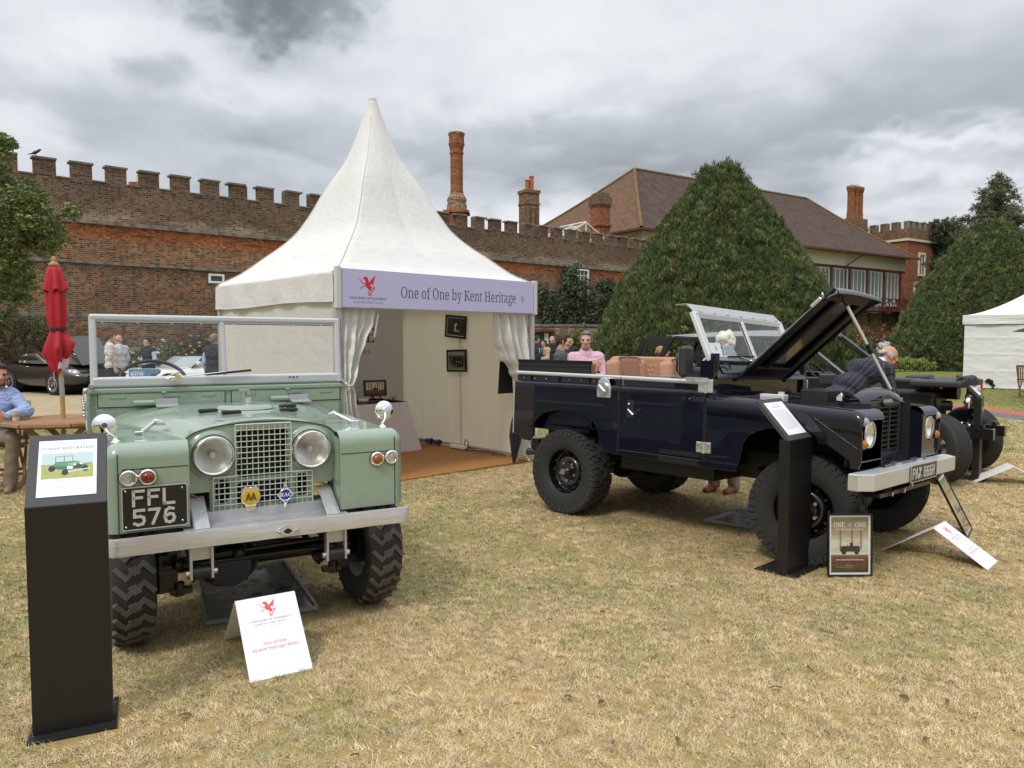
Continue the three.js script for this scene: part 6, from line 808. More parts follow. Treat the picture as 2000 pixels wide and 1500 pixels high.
  // --- engine bay ---
  part('engine', [rb(0.5, 0.3, 0.6, 0.04, 0, 0.95, -0.35), rb(0.3, 0.1, 0.5, 0.03, -0.05, 1.12, -0.35), cyl(0.11, 0.11, 0.12, 0.16, 1.14, -0.2), box(0.2, 0.16, 0.24, 0.32, 1.08, -0.52), box(0.86, 0.02, 1.1, 0, 0.74, -0.3)], MAT.oily, C);
  part('air_box', [rb(0.34, 0.14, 0.22, 0.02, -0.2, 1.15, -0.12), ...[...Array(8)].map((_, i) => box(0.30, 0.1, 0.006, -0.2, 1.16, -0.21 + i * 0.025))], MAT.black, C);
  part('fluid_bottle', [rb(0.09, 0.06, 0.2, 0.012, -0.40, 1.135, -0.42), cyl(0.025, 0.025, 0.03, -0.40, 1.17, -0.36)], std([0.6, 0.6, 0.56], 0.5), C);
  part('hose', [tube([[-0.4, 1.12, -0.6], [-0.3, 1.17, -0.5], [-0.1, 1.19, -0.45], [0.1, 1.18, -0.55]], 0.022, 20, 8), tube([[0.2, 1.14, 0], [0.3, 1.18, -0.2], [0.26, 1.17, -0.5]], 0.03, 20, 8)], MAT.rubber, C); part('blue_cap', [cyl(0.025, 0.025, 0.03, 0.1, 1.21, -0.15)], std([0.03, 0.08, 0.4], 0.4), C);
  // --- bulkhead, scuttle and windscreen ---
  part('bulkhead', [box(1.52, 0.55, 0.04, 0, 1.12, -0.76), shell(20, 6, (u, v) => [lerp(0.78, -0.78, u), lerp(1.27, 1.405, v), lerp(-0.70, -0.775, v)], 0.01), box(0.06, 0.5, 0.12, -0.79, 1.16, -0.77), box(0.06, 0.5, 0.12, 0.79, 1.16, -0.77)], P, C);
  for (const s of [-1, 1]) part('scuttle_vent', [ext(rrect(-0.32, -0.04, 0.32, 0.04, 0.015), 0.012, 0.004).rotateX(-0.5).translate(s * 0.37, 1.345, -0.733), tube([[s * 0.37 - 0.3, 1.385, -0.72], [s * 0.37 - 0.22, 1.385, -0.715], [s * 0.37 - 0.2, 1.35, -0.71]], 0.006, 10, 5)], P, C);
  const ws = sub('windscreen', C), W = (x, y) => [x, y, -0.785 - (y - 1.41) * 0.46], fr = std([0.70, 0.72, 0.73], 0.4, 0.35, { bumpMap: rep(blotch, 3), bumpScale: 0.001 });
  part('frame', [beam(W(-0.76, 1.435), W(0.76, 1.435), 0.04, 0.045, [0, 1, 0], 0.01), beam(W(-0.745, 1.775), W(0.745, 1.775), 0.04, 0.05, [0, 1, 0], 0.008), beam(W(-0.735, 1.41), W(-0.735, 1.80), 0.07, 0.04, [0, 0, 1], 0.008), beam(W(0.735, 1.41), W(0.735, 1.80), 0.07, 0.04, [0, 0, 1], 0.008), beam(W(-0.0, 1.44), W(0.0, 1.77), 0.045, 0.03, [0, 0, 1], 0.006)], fr, ws);
  part('visor_rail', [shell(24, 5, (u, v) => [lerp(0.75, -0.75, u), 1.80 + 0.065 * v, -0.955 - 0.07 * v], 0.006), shell(24, 4, (u, v) => [lerp(0.75, -0.75, u), 1.865 - 0.004 * v, -1.025 - 0.1 * v], 0.005)], galv, ws); part('rail_gap', beam([-0.74, 1.797, -0.957], [0.74, 1.797, -0.957], 0.01, 0.008), MAT.dark, ws); part('clip', [...Array(7)].map((_, i) => box(0.03, 0.012, 0.016, -0.66 + i * 0.22, 1.80, -0.948)), MAT.dark, ws);
  const pane = (x0, x1) => { const a = W(x0, 1.45), b = W(x1, 1.45), c = W(x1, 1.755), d = W(x0, 1.755); return sheet(1, 1, (u, v) => V(...a).lerp(V(...b), u).lerp(V(...d).lerp(V(...c), u), v)); };
  part('pane', pane(-0.71, -0.02), paneMat, ws); part('pane', pane(0.02, 0.71), paneMat, ws); part('gasket', [[-0.71, -0.02], [0.02, 0.71]].flatMap(([a, b]) => [[[a, 1.45], [b, 1.45]], [[b, 1.45], [b, 1.755]], [[b, 1.755], [a, 1.755]], [[a, 1.755], [a, 1.45]]].map(([p, q]) => bar(W(...p), W(...q), 0.007, 0.007, 5))), MAT.black, ws);
  part('pivot', [-1, 1].map((s) => [box(0.03, 0.14, 0.06, s * 0.775, 1.40, -0.73), cyl(0.014, 0.014, 0.05, s * 0.78, 1.45, -0.74, 0, 0, PI / 2)]), MAT.black, ws);
  const wp = sub('wiper', C); part('arm', [bar([-0.16, 1.425, -0.755], [-0.3, 1.45, -0.77], 0.006), cyl(0.014, 0.016, 0.03, -0.16, 1.42, -0.75, PI / 2), bar([0.5, 1.425, -0.755], [0.36, 1.45, -0.77], 0.006)], MAT.chrome, wp); part('blade', [beam([-0.5, 1.45, -0.775], [-0.06, 1.462, -0.775], 0.008, 0.012), beam([0.16, 1.45, -0.775], [0.6, 1.462, -0.775], 0.008, 0.012)], MAT.black, wp);
  part('lower_seal', beam([-0.76, 1.407, -0.765], [0.76, 1.407, -0.765], 0.03, 0.012), MAT.black, ws);
  // --- mirror on its arm ---
  const mr = sub('door_mirror', C); part('housing', rb(0.16, 0.24, 0.06, 0.03, -0.975, 1.40, -0.86, 0, 0.1, 0, 4), std([0.028, 0.029, 0.031], 0.45), mr); part('glass', rb(0.135, 0.21, 0.004, 0.0019, -0.979, 1.40, -0.892, 0, 0.1, 0), MAT.chrome, mr); part('arm', [box(0.035, 0.035, 0.18, -0.86, 1.262, -0.83), bar([-0.965, 1.27, -0.85], [-0.975, 1.33, -0.86], 0.009), box(0.13, 0.012, 0.045, -0.92, 1.27, -0.86)], silver, mr); part('stay', tube([[-0.86, 1.27, -0.95], [-0.90, 1.33, -0.99], [-0.93, 1.42, -0.96], [-0.95, 1.46, -0.9]], 0.009, 16, 6), MAT.black, mr);
  // --- seats and interior ---
  part('floor', [box(1.5, 0.02, 2.05, 0, 0.78, -1.83), box(1.5, 0.5, 0.02, 0, 0.96, -2.86), box(1.5, 0.35, 0.04, 0, 0.95, -1.98), box(0.3, 0.5, 0.86, -0.6, 0.98, -2.42), box(0.3, 0.5, 0.86, 0.6, 0.98, -2.42)], P, C);
  part('dashboard', [rb(1.4, 0.2, 0.2, 0.04, 0, 1.26, -0.9), rb(0.3, 0.1, 0.14, 0.03, -0.38, 1.38, -0.92)], MAT.black, C);
  const seat = (x) => { const s = sub('front_seat', C); part('cushion', rb(0.5, 0.16, 0.5, 0.06, x, 0.98, -1.55, 0, 0, 0, 4), tanHide, s); const b = part('backrest', [rb(0.36, 0.56, 0.12, 0.05, 0, 0, 0, 0, 0, 0, 5), rb(0.10, 0.52, 0.15, 0.05, -0.20, -0.015, 0.02, 0, 0.3, 0, 4), rb(0.10, 0.52, 0.15, 0.05, 0.20, -0.015, 0.02, 0, -0.3, 0, 4)], tanHide, s); b.position.set(x, 1.16, -1.83); b.rotation.x = -0.16; const pp = part('piping', [tube([[-0.155, -0.26, 0.066], [-0.155, 0.22, 0.066], [-0.12, 0.262, 0.058], [0.12, 0.262, 0.058], [0.155, 0.22, 0.066], [0.155, -0.26, 0.066]], 0.005, 40, 5)], std([0.10, 0.045, 0.028], 0.6), s); pp.position.copy(b.position); pp.rotation.copy(b.rotation); };
  seat(-0.42); seat(0.42);
  const bench = (s, z0, z1, top) => { const b = sub('side_bench', C); part('backrest', rb(0.10, 0.30, z1 - z0, 0.035, s * 0.66, top - 0.15, (z0 + z1) / 2, 0, 0, 0, 4), tanHide, b); part('cushion', rb(0.34, 0.12, z1 - z0, 0.04, s * 0.56, 1.16, (z0 + z1) / 2), tanHide, b); const q = []; for (let i = 0; i < 5; i++) for (let j = 0; j < 4; j++) q.push(xf(new THREE.ConeGeometry(0.034, 0.016, 4), s * 0.606, top - 0.25 + j * 0.05, z0 + (z1 - z0) * 0.44 + (i - 2) * 0.05 + (j % 2) * 0.025, 0, 0, s * PI / 2)); part('quilting', q, tanHide, b, { kind: 'stuff' }); part('back_panel', [box(0.02, 0.16, z1 - z0 + 0.02, s * 0.72, top - 0.085, (z0 + z1) / 2), box(0.012, 0.012, z1 - z0, s * 0.735, top - 0.05, (z0 + z1) / 2), box(0.03, 0.03, z1 - z0 + 0.03, s * 0.715, top - 0.012, (z0 + z1) / 2)], MAT.black, b); };
  bench(-1, -2.92, -2.03, 1.385); bench(1, -2.75, -1.9, 1.455);
  part('cubby_box', [rb(0.28, 0.3, 0.4, 0.02, 0, 1.08, -1.75)], MAT.black, C); part('cubby_lid', [box(0.3, 0.04, 0.42, 0, 1.25, -1.75), box(0.2, 0.03, 0.3, 0.32, 1.26, -2.1)], silver, C);
  part('door_card', [rb(0.03, 0.34, 0.55, 0.01, 0.765, 1.30, -1.35), rb(0.03, 0.26, 0.7, 0.01, -0.74, 1.03, -1.2)], tanHide, C);
  const sw = sub('steering_wheel', C), sc = V(-0.42, 1.34, -1.14); part('rim', ring(0.18, 0.014, 0, 0, 0, -0.75, 0, 0, 44).translate(sc.x, sc.y, sc.z), MAT.black, sw); part('spoke', [0.5, 2.6, 4.7].map((a) => bar(sc, sc.clone().add(V(Math.cos(a) * 0.19, Math.sin(a) * 0.19, 0).applyEuler(new THREE.Euler(-0.75, 0, 0))), 0.008)).concat([bar(sc, [-0.40, 1.2, -0.95], 0.022), cyl(0.045, 0.045, 0.03, sc.x, sc.y, sc.z, -0.75 + PI / 2)]), MAT.black, sw);
  // --- underneath ---
  part('chassis', [-1, 1].map((s) => box(0.08, 0.13, 3.1, s * 0.38, 0.60, -1.15)).concat([box(1.3, 0.1, 0.1, 0, 0.56, -2.75), box(0.5, 0.2, 0.9, -0.45, 0.56, -1.2), bar([-0.66, 0.39, 0], [0.66, 0.39, 0], 0.05), bar([-0.66, 0.39, -2.235], [0.66, 0.39, -2.235], 0.05), sph(0.16, 0.1, 0.39, -2.235), sph(0.16, 0.15, 0.39, 0), box(1.1, 0.03, 0.3, 0, 0.50, 0.3), box(0.7, 0.05, 1.1, 0, 0.5, -0.9), bar([-0.6, 0.46, 0.18], [0.6, 0.46, 0.18], 0.016), box(0.4, 0.3, 1.0, 0.1, 0.65, -0.6)]), MAT.oily, C);
  parts('leaf_spring', [-1, 1].flatMap((s) => [0, -2.235].map((z) => tube([[s * 0.45, 0.56, z + 0.5], [s * 0.45, 0.44, z], [s * 0.45, 0.56, z - 0.5]], 0.03, 12, 4))), MAT.oily, C);
  part('exhaust', [bar([-0.55, 0.50, -2.45], [-0.62, 0.47, -2.86], 0.036), ring(0.034, 0.005, -0.62, 0.47, -2.86, 0.0)], std([0.09, 0.088, 0.085], 0.35, 0.8), C);
  parts('under_bolt', [[-0.1, 0.5, 0.46], [0.06, 0.53, 0.46], [0.3, 0.55, 0.46], [-0.35, 0.5, 0.46]].map(([x, y, z]) => cyl(0.018, 0.018, 0.02, x, y, z, PI / 2, 0, 0, 8)), MAT.steel, C);
  // --- wheels ---
  const ty = mudTyre(0.392, 0.24), rm = discRim(0.225, 0.09, 0, 0.075), blackWheel = phys([0.006, 0.006, 0.006], { roughness: 0.3, clearcoat: 1, clearcoatRoughness: 0.05 }), lp = MAT.rubber.clone(); lp.color.setRGB(0.02, 0.0195, 0.019);
  for (const [s, z, st] of [[-1, 0, 0.2], [1, 0, 0.2], [-1, -2.235, 0], [1, -2.235, 0]]) {
    const w = sub('wheel', C); w.position.set(s * 0.69, 0.387 + s * 0.026, z); w.rotation.order = 'YXZ'; w.rotation.y = st; w.rotation.x = z * 0.7; part('tyre', ty.carcass.clone(), lp, w); part('tread', ty.lugs.clone(), MAT.tread.clone(), w).material.color.setRGB(0.028, 0.027, 0.026);
    const d = part('rim', [rm.disc.clone()], blackWheel, w), holes = []; for (let i = 0; i < 12; i++) { const a = i / 12 * 2 * PI; holes.push(xf(new THREE.SphereGeometry(0.014, 10, 6), 0.05, Math.cos(a) * 0.165, Math.sin(a) * 0.165, 0, 0, 0, [1, 1, 1])); } const v = part('vent_slot', holes, MAT.dark, w), hubm = part('hub', [cyl(0.05, 0.055, 0.07, 0.06, 0, 0, 0, 0, PI / 2, 20), cyl(0.075, 0.08, 0.03, 0.035, 0, 0, 0, 0, PI / 2, 20)], blackWheel, w), cap = part('hub_cap', [cyl(0.022, 0.028, 0.04, 0.105, 0, 0, 0, 0, PI / 2, 18)], MAT.steel, w), nuts = [...Array(5)].map((_, i) => { const a = i / 5 * 2 * PI + 0.3; return part('wheel_nut', [cyl(0.013, 0.014, 0.03, 0.045, Math.cos(a) * 0.085, Math.sin(a) * 0.085, 0, 0, PI / 2, 6)], MAT.steel, w); });
    if (s < 0) for (const o of [d, v, hubm, cap, ...nuts]) o.rotation.y = PI;
  }
}
// ---------- the dark vehicle under restoration, behind the navy one ----------
{
  const C = thing('stripped_offroader', 'dark off-road vehicle with grey roof and its engine and front chassis laid bare', 'off-road vehicle', [5.23, 0, -8.86], PI / 2 - 0.791);
  const K = phys([0.012, 0.013, 0.015], { roughness: 0.4, clearcoat: 0.6 }), grey = std([0.23, 0.24, 0.25], 0.45, 0.1);
  part('roof', shell(20, 24, (u, v) => { const x = lerp(0.70, -0.70, u), z = lerp(-3.95, -1.62, v), k = Math.abs(x) / 0.70; return [x, 1.665 + 0.075 * Math.sin(Math.min(1, v * 1.15) * PI * 0.62) - 0.03 * k * k - 0.05 * Math.pow(k, 10), z]; }, 0.035), grey, C);
  part('roof_lining', box(1.3, 0.05, 2.1, 0, 1.64, -2.8), K, C);
  for (const s of [-1, 1]) { part('pillar', [beam([s * 0.70, 1.68, -1.68], [s * 0.74, 1.14, -0.98], 0.06, 0.08, [0, 1, 0], 0.015), beam([s * 0.70, 1.66, -3.45], [s * 0.75, 1.15, -3.75], 0.05, 0.07, [0, 1, 0]), beam([s * 0.70, 1.64, -3.92], [s * 0.75, 1.10, -4.18], 0.06, 0.08, [0, 1, 0])], K, C); part('quarter_panel', ext([[-4.16, 1.14], [-3.93, 1.64], [-3.46, 1.64], [-3.72, 1.14]], 0.02, 0.002, [[[-3.93, 1.36], [-3.66, 1.36], [-3.60, 1.52], [-3.86, 1.52]]]).rotateY(-PI / 2).translate(s * 0.72 + 0.01, 0, 0), K, C); part('body_side', [rb(0.06, 0.55, 3.1, 0.025, s * 0.79, 0.88, -2.65), box(0.04, 0.12, 3.0, s * 0.76, 0.6, -2.6)], K, C); part('roof_rail', box(0.03, 0.06, 2.2, s * 0.69, 1.62, -2.8), K, C); }
  part('floor', [box(1.5, 0.06, 3.2, 0, 0.66, -2.6), box(1.5, 0.5, 0.06, 0, 0.9, -4.2), box(1.5, 0.55, 0.06, 0, 0.9, -0.95), rb(1.5, 0.14, 0.3, 0.04, 0, 1.1, -1.1)], K, C);
  parts('seat', [-0.4, 0.4].flatMap((x) => [rb(0.5, 0.16, 0.5, 0.05, x, 0.85, -2.0), rb(0.48, 0.5, 0.14, 0.05, x, 1.1, -2.28)]), std([0.03, 0.03, 0.032], 0.7), C);
  part('steering_wheel', [ring(0.19, 0.016, 0, 0, 0, -0.8, 0, 0, 36).translate(-0.36, 1.18, -1.48), bar([-0.36, 1.18, -1.48], [-0.36, 1.02, -1.15], 0.025)], MAT.black, C);
  part('door_mirror', [rb(0.08, 0.14, 0.2, 0.03, -0.95, 1.14, -1.12, 0, 0.5), bar([-0.80, 1.06, -1.0], [-0.95, 1.12, -1.1], 0.016)], std([0.03, 0.03, 0.032], 0.5), C);
  part('engine', [rb(0.52, 0.36, 0.6, 0.06, 0, 0.84, -0.45), rb(0.3, 0.16, 0.5, 0.04, 0, 1.06, -0.45), cyl(0.09, 0.09, 0.16, 0.2, 0.98, -0.1, PI / 2), cyl(0.06, 0.06, 0.1, -0.16, 0.84, -0.05, PI / 2)], MAT.oily, C);
  part('engine_cover', [rb(0.95, 0.08, 0.55, 0.03, 0.08, 1.10, -0.12), rb(0.5, 0.06, 0.2, 0.03, 0.35, 1.14, -0.5), ...[...Array(4)].map((_, i) => xf(ring(0.05, 0.018, 0, 0, 0, 0, PI / 2, 0, 18), -0.30 + i * 0.13, 1.13, 0.14))], std([0.035, 0.036, 0.04], 0.5), C);
  headlampOn(C, -0.22, 0.89, 0.20, 0.065, MAT.chrome);
  part('loom_lamp', [rb(0.16, 0.13, 0.14, 0.05, 0.1, 1.0, 0.16), sph(0.06, -0.1, 0.95, 0.18)], std([0.5, 0.5, 0.5], 0.2, 0.6), C);
  part('coolant_pipe', [tube([[-0.08, 0.86, 0.12], [-0.02, 0.82, 0.26], [0.04, 0.76, 0.24]], 0.03, 12, 10), bar([0.1, 0.95, 0.1], [0.28, 0.98, 0.16], 0.016)], MAT.steel, C); part('red_cap', [sph(0.03, 0.29, 0.98, 0.17), cyl(0.03, 0.03, 0.04, 0.045, 0.75, 0.245, 0.6), box(0.02, 0.12, 0.02, 0.26, 1.04, 0.2)], std([0.5, 0.02, 0.03], 0.35), C);
  part('black_hose', [tube([[0.1, 0.7, 0.2], [0.16, 0.66, 0.26], [0.2, 0.74, 0.2], [0.2, 0.84, 0.1]], 0.05, 16, 10), rb(0.2, 0.3, 0.04, 0.01, 0.3, 0.85, 0.1)], MAT.rubber, C);
  for (const s of [-1, 1]) part('chassis_rail', [box(0.08, 0.12, 1.6, s * 0.25, 0.55, -0.35), box(0.084, 0.124, 0.012, s * 0.25, 0.55, 0.455), ...[0.35, 0.1].map((z) => cyl(0.025, 0.025, 0.05, s * 0.25, 0.63, z))], phys([0.01, 0.01, 0.011], { roughness: 0.3, clearcoat: 0.7 }), C);
  part('cross_member', [box(0.6, 0.1, 0.08, 0, 0.56, 0.12), bar([-0.6, 0.4, 0], [0.6, 0.4, 0], 0.045), bar([-0.5, 0.45, 0.15], [0.3, 0.62, 0.12], 0.015), bar([-0.5, 0.6, -0.2], [-0.3, 0.4, 0.05], 0.03), bar([0.5, 0.6, -0.2], [0.3, 0.4, 0.05], 0.03), sph(0.12, 0.1, 0.4, 0), bar([-0.3, 0.62, 0.0], [-0.5, 0.5, 0.05], 0.02)], MAT.oily, C); parts('bolt', [[-0.2, 0.63, 0.2], [0.0, 0.63, 0.14], [-0.1, 0.64, 0.1]].map(([x, y, z]) => sph(0.024, x, y, z, 1, 1, 1, 8)), MAT.steel, C);
  const tyre = axle([[0.22, -0.09], [0.24, -0.11], [0.30, -0.122], [0.36, -0.118], [0.385, -0.09], [0.39, 0], [0.385, 0.09], [0.36, 0.118], [0.30, 0.122], [0.24, 0.11], [0.22, 0.09]]), spokes = [...Array(5)].map((_, i) => { const a = i / 5 * 2 * PI; return beam([0.03, 0.03 * Math.cos(a), 0.03 * Math.sin(a)], [0.04, 0.2 * Math.cos(a), 0.2 * Math.sin(a)], 0.05, 0.04, [1, 0, 0]); });
  for (const [s, z, st] of [[-1, 0, -0.5], [1, 0, -0.5], [-1, -2.9, 0], [1, -2.9, 0]]) { const w = sub('wheel', C); w.position.set(s * 0.66, 0.39, z); w.rotation.y = st; part('tyre', [tyre.clone(), ...[-0.06, -0.02, 0.02, 0.06].map((x) => axle([[0.3915, x - 0.012], [0.394, x], [0.3915, x + 0.012]], 40))], MAT.rubber, w); const r = part('rim', [axle([[0.225, 0.08], [0.215, 0.085], [0.20, 0.03], [0.20, -0.08]]), cyl(0.05, 0.05, 0.05, 0.03, 0, 0, 0, 0, PI / 2), ...spokes.map((g) => g.clone())], std([0.05, 0.05, 0.05], 0.35, 0.4), w); if (s < 0) r.rotation.y = PI; part('brake_disc', cyl(0.13, 0.13, 0.02, 0, 0, 0, 0, 0, PI / 2, 24), MAT.steel, w); }
}
// ---------- two low sports cars on the gravel ----------
// body stations: [z, half width, sill, deck height]; the skin is a soft box through them
function carBody(st, wheels, P, C, n = 40) {
  const S = (v, k) => { const q = v * (st.length - 1), i = Math.min(st.length - 2, Math.floor(q)), f = q - i, g = (j) => st[clamp(j, 0, st.length - 1)][k], a = g(i - 1), b = g(i), c = g(i + 1), d = g(i + 2); return b + 0.5 * f * (c - a + f * (2 * a - 5 * b + 4 * c - d + f * (3 * (b - c) + d - a))); };
  const rings = [...Array(n + 1)].map((_, j) => { const v = j / n, z = S(v, 0), w = S(v, 1), y0 = S(v, 2), y1 = S(v, 3); return [...Array(36)].map((_, i) => { const a = i / 36 * 2 * PI, c = Math.cos(a), s = Math.sin(a), e = 0.5; const x = w * Math.sign(c) * Math.pow(Math.abs(c), e * (s > 0 ? 1.15 : 0.7)), y = (y0 + y1) / 2 + (y1 - y0) / 2 * Math.sign(s) * Math.pow(Math.abs(s), s > 0 ? 0.85 : 0.5); let yy = y; for (const [wz, wr] of wheels) { const d = Math.hypot(z - wz, 0) / (wr * 1.35); if (d < 1 && s > 0) yy += 0.055 * (1 - d * d) * Math.pow(Math.abs(c), 2); } return [x, yy, z]; }); });
  return part('body', loft(rings, true, true), P, C);
}
function carWheel(C, x, y, z, R, Wd, wire, rimMat) { const w = sub('wheel', C); w.position.set(x, y, z); part('tyre', axle([[R * 0.66, -Wd * 0.45], [R * 0.75, -Wd * 0.52], [R * 0.93, -Wd * 0.5], [R, -Wd * 0.35], [R, Wd * 0.35], [R * 0.93, Wd * 0.5], [R * 0.75, Wd * 0.52], [R * 0.66, Wd * 0.45]]), MAT.rubber, w); const s = Math.sign(x), o = s * Wd * 0.42; part('rim', [ring(R * 0.66, 0.014, o, 0, 0, 0, PI / 2), axle([[R * 0.66, -Wd * 0.4], [R * 0.62, 0], [R * 0.66, Wd * 0.4]])], rimMat, w); part('spokes', [...Array(wire)].map((_, i) => { const a = i / wire * 2 * PI, b = a + (i % 2 ? 0.5 : -0.5); return bar([o * (i % 3 ? 0.9 : 0.3), R * 0.64 * Math.cos(a), R * 0.64 * Math.sin(a)], [o * 0.7, R * 0.16 * Math.cos(b), R * 0.16 * Math.sin(b)], 0.005, 0.005, 4); }).concat([cyl(R * 0.14, R * 0.17, 0.08, o * 0.8, 0, 0, 0, 0, PI / 2), bar([o * 1.1, -0.07, 0], [o * 1.1, 0.07, 0], 0.014)]), rimMat, w); return w; }
{
  const f = V(0.86, 0, 0.5).normalize(), P = phys([0.018, 0.018, 0.019], { roughness: 0.35, metalness: 0.3, clearcoat: 1, clearcoatRoughness: 0.03 }), chr = MAT.chrome;
  const C = thing('black_coupe', 'dark grey classic coupe with its bonnet raised on the gravel', 'car', [0, 0, 0], Math.atan2(f.x, f.z));
  const near = V(-13.3, 0, -22.1), r = V(f.z, 0, -f.x); C.position.copy(near.clone().addScaledVector(r, 0.69));      // the near wheel is at -x
  carBody([[-3.55, 0.55, 0.42, 0.78], [-3.3, 0.74, 0.3, 0.88], [-2.7, 0.84, 0.22, 0.92], [-2.0, 0.86, 0.2, 0.90], [-1.2, 0.855, 0.2, 0.885], [-0.4, 0.86, 0.2, 0.89], [0.1, 0.86, 0.22, 0.88], [0.5, 0.82, 0.26, 0.82], [0.85, 0.7, 0.34, 0.72], [1.08, 0.5, 0.44, 0.62]], [[0, 0.33], [-2.4, 0.33]], P, C);
  const gh = [[-3.0, 0.50, 0.9, 0.94], [-2.6, 0.60, 0.88, 1.13], [-2.1, 0.62, 0.86, 1.25], [-1.7, 0.62, 0.86, 1.255], [-1.35, 0.61, 0.86, 1.2], [-0.95, 0.6, 0.86, 1.03], [-0.6, 0.6, 0.84, 0.87]];
  part('roof', loft(gh.map(([z, w, y0, y1]) => [...Array(28)].map((_, i) => { const a = i / 28 * 2 * PI, c = Math.cos(a), s = Math.sin(a); return [w * (1 - 0.18 * Math.max(0, s)) * Math.sign(c) * Math.pow(Math.abs(c), 0.55), (y0 + y1) / 2 + (y1 - y0) / 2 * Math.sign(s) * Math.pow(Math.abs(s), 0.7), z]; })), true, true), P, C);
  const glz = phys([0.10, 0.11, 0.11], { roughness: 0.05 });
  for (const s of [-1, 1]) { const sx = (y) => s * (0.618 - 0.26 * (y - 0.9)); const win = (pts) => sheet(1, 1, (u, v) => { const a = V(...pts[0]).lerp(V(...pts[1]), u), b = V(...pts[3]).lerp(V(...pts[2]), u); return a.lerp(b, v); }); const d = [[sx(0.91) + s * 0.01, 0.91, -0.78], [sx(0.91) + s * 0.01, 0.91, -1.95], [sx(1.19) + s * 0.012, 1.19, -1.98], [sx(1.19) + s * 0.012, 1.19, -1.42]], q = [[sx(0.91) + s * 0.01, 0.91, -2.0], [sx(0.91) + s * 0.01, 0.91, -2.3], [sx(1.15) + s * 0.012, 1.15, -2.15], [sx(1.17) + s * 0.012, 1.17, -2.03]]; for (const w of [d, q]) { part('side_window', win(w), glz, C); part('window_trim', [0, 1, 2, 3].map((i) => bar(w[i], w[(i + 1) % 4], 0.012)), chr, C); } }
  part('windscreen', sheet(12, 6, (u, v) => { const y = lerp(0.88, 1.185, v), x = lerp(-0.52, 0.52, u) * lerp(1, 0.85, v); return [x, y, lerp(-0.64, -1.32, v) - 0.16 * (x / 0.5) ** 2 + 0.06]; }), glz, C);
  part('sill_strip', [box(0.012, 0.02, 1.5, 0.862, 0.33, -1.1), box(0.012, 0.025, 0.62, 0.75, 0.44, 0.66, 0, -0.42)], chr, C);
  for (const s of [-1, 1]) { const h = sub('headlamp_cowl', C); part('clear_cover', xf(sph(0.17, 0, 0, 0, 0.85, 0.55, 1.5), s * 0.60, 0.66, 0.66, 0.25, s * -0.3), phys([0.95, 0.97, 0.97], { transmission: 0.75, roughness: 0.03, thickness: 0 }), h); part('lamp', sph(0.085, s * 0.61, 0.66, 0.72), std([0.75, 0.75, 0.72], 0.15, 0.7), h); part('trim', xf(ring(0.165, 0.012, 0, 0, 0), s * 0.61, 0.67, 0.67, 0, 0, 0) && xf(new THREE.TorusGeometry(0.165, 0.012, 8, 30).scale(0.8, 0.62, 1), s * 0.63, 0.66, 0.66, -0.4, s * 0.75), chr, h); part('marker', xf(sph(0.04, 0, 0, 0, 0.5, 0.8, 1.6), s * 0.845, 0.66, 0.28), MAT.amber, C); }
  parts('wheel_well', [0, -2.4].map((z) => cyl(0.385, 0.385, 1.735, 0, 0.36, z, 0, 0, PI / 2, 36)), MAT.dark, C);
  for (const z of [0, -2.4]) for (const s of [-1, 1]) carWheel(C, s * 0.80, 0.325, z, 0.325, 0.19, 36, MAT.chrome);
  const B = sub('raised_bonnet', C); B.position.set(0, 0.86, 0.85); B.rotation.x = 0.78; part('skin', shell(12, 12, (u, v) => [lerp(-0.5, 0.5, u), 0.06 * Math.sin(u * PI) + 0.02, lerp(-1.15, 0, v)], 0.012), P, B); part('silver_underside', sheet(8, 8, (u, v) => [lerp(-0.47, 0.47, u), 0.05 * Math.sin(u * PI) - 0.012, lerp(-1.1, -0.02, v)]), std([0.42, 0.43, 0.45], 0.5, 0.3), B);
  part('engine_bay', box(0.9, 0.02, 0.9, 0, 0.885, 0.1), MAT.dark, C);
  const W2 = thing('white_sports_car', 'white open sports car seen through the green vehicle windscreen', 'car', at(352, 690, 22).setY(0), -0.42), WP = phys([0.72, 0.71, 0.66], { roughness: 0.3, clearcoat: 1, clearcoatRoughness: 0.03 });
  carBody([[-2.3, 0.5, 0.4, 0.7], [-2.0, 0.85, 0.25, 0.88], [-1.2, 0.95, 0.2, 0.92], [-0.3, 0.93, 0.18, 0.86], [0.6, 0.95, 0.18, 0.86], [1.2, 0.95, 0.2, 0.84], [1.7, 0.86, 0.22, 0.72], [2.1, 0.62, 0.26, 0.55]], [[1.25, 0.33], [-1.25, 0.33]], WP, W2);
  part('windscreen', sheet(14, 6, (u, v) => { const x = lerp(-0.68, 0.68, u) * lerp(1, 0.86, v); return [x, lerp(0.83, 1.14, v), lerp(0.42, -0.12, v) - 0.22 * (x / 0.68) ** 2]; }), phys([0.32, 0.35, 0.36], { roughness: 0.05 }), W2);
  part('screen_frame', tube([[-0.69, 0.83, 0.22], [-0.60, 1.14, -0.33], [0, 1.15, -0.12], [0.60, 1.14, -0.33], [0.69, 0.83, 0.22]], 0.02, 40, 6), MAT.black, W2); part('roof_hoop', tube([[0.15, 1.05, -0.75], [0.18, 1.2, -0.72], [0.45, 1.2, -0.72], [0.5, 1.05, -0.75]], 0.03, 20, 8), WP, W2);
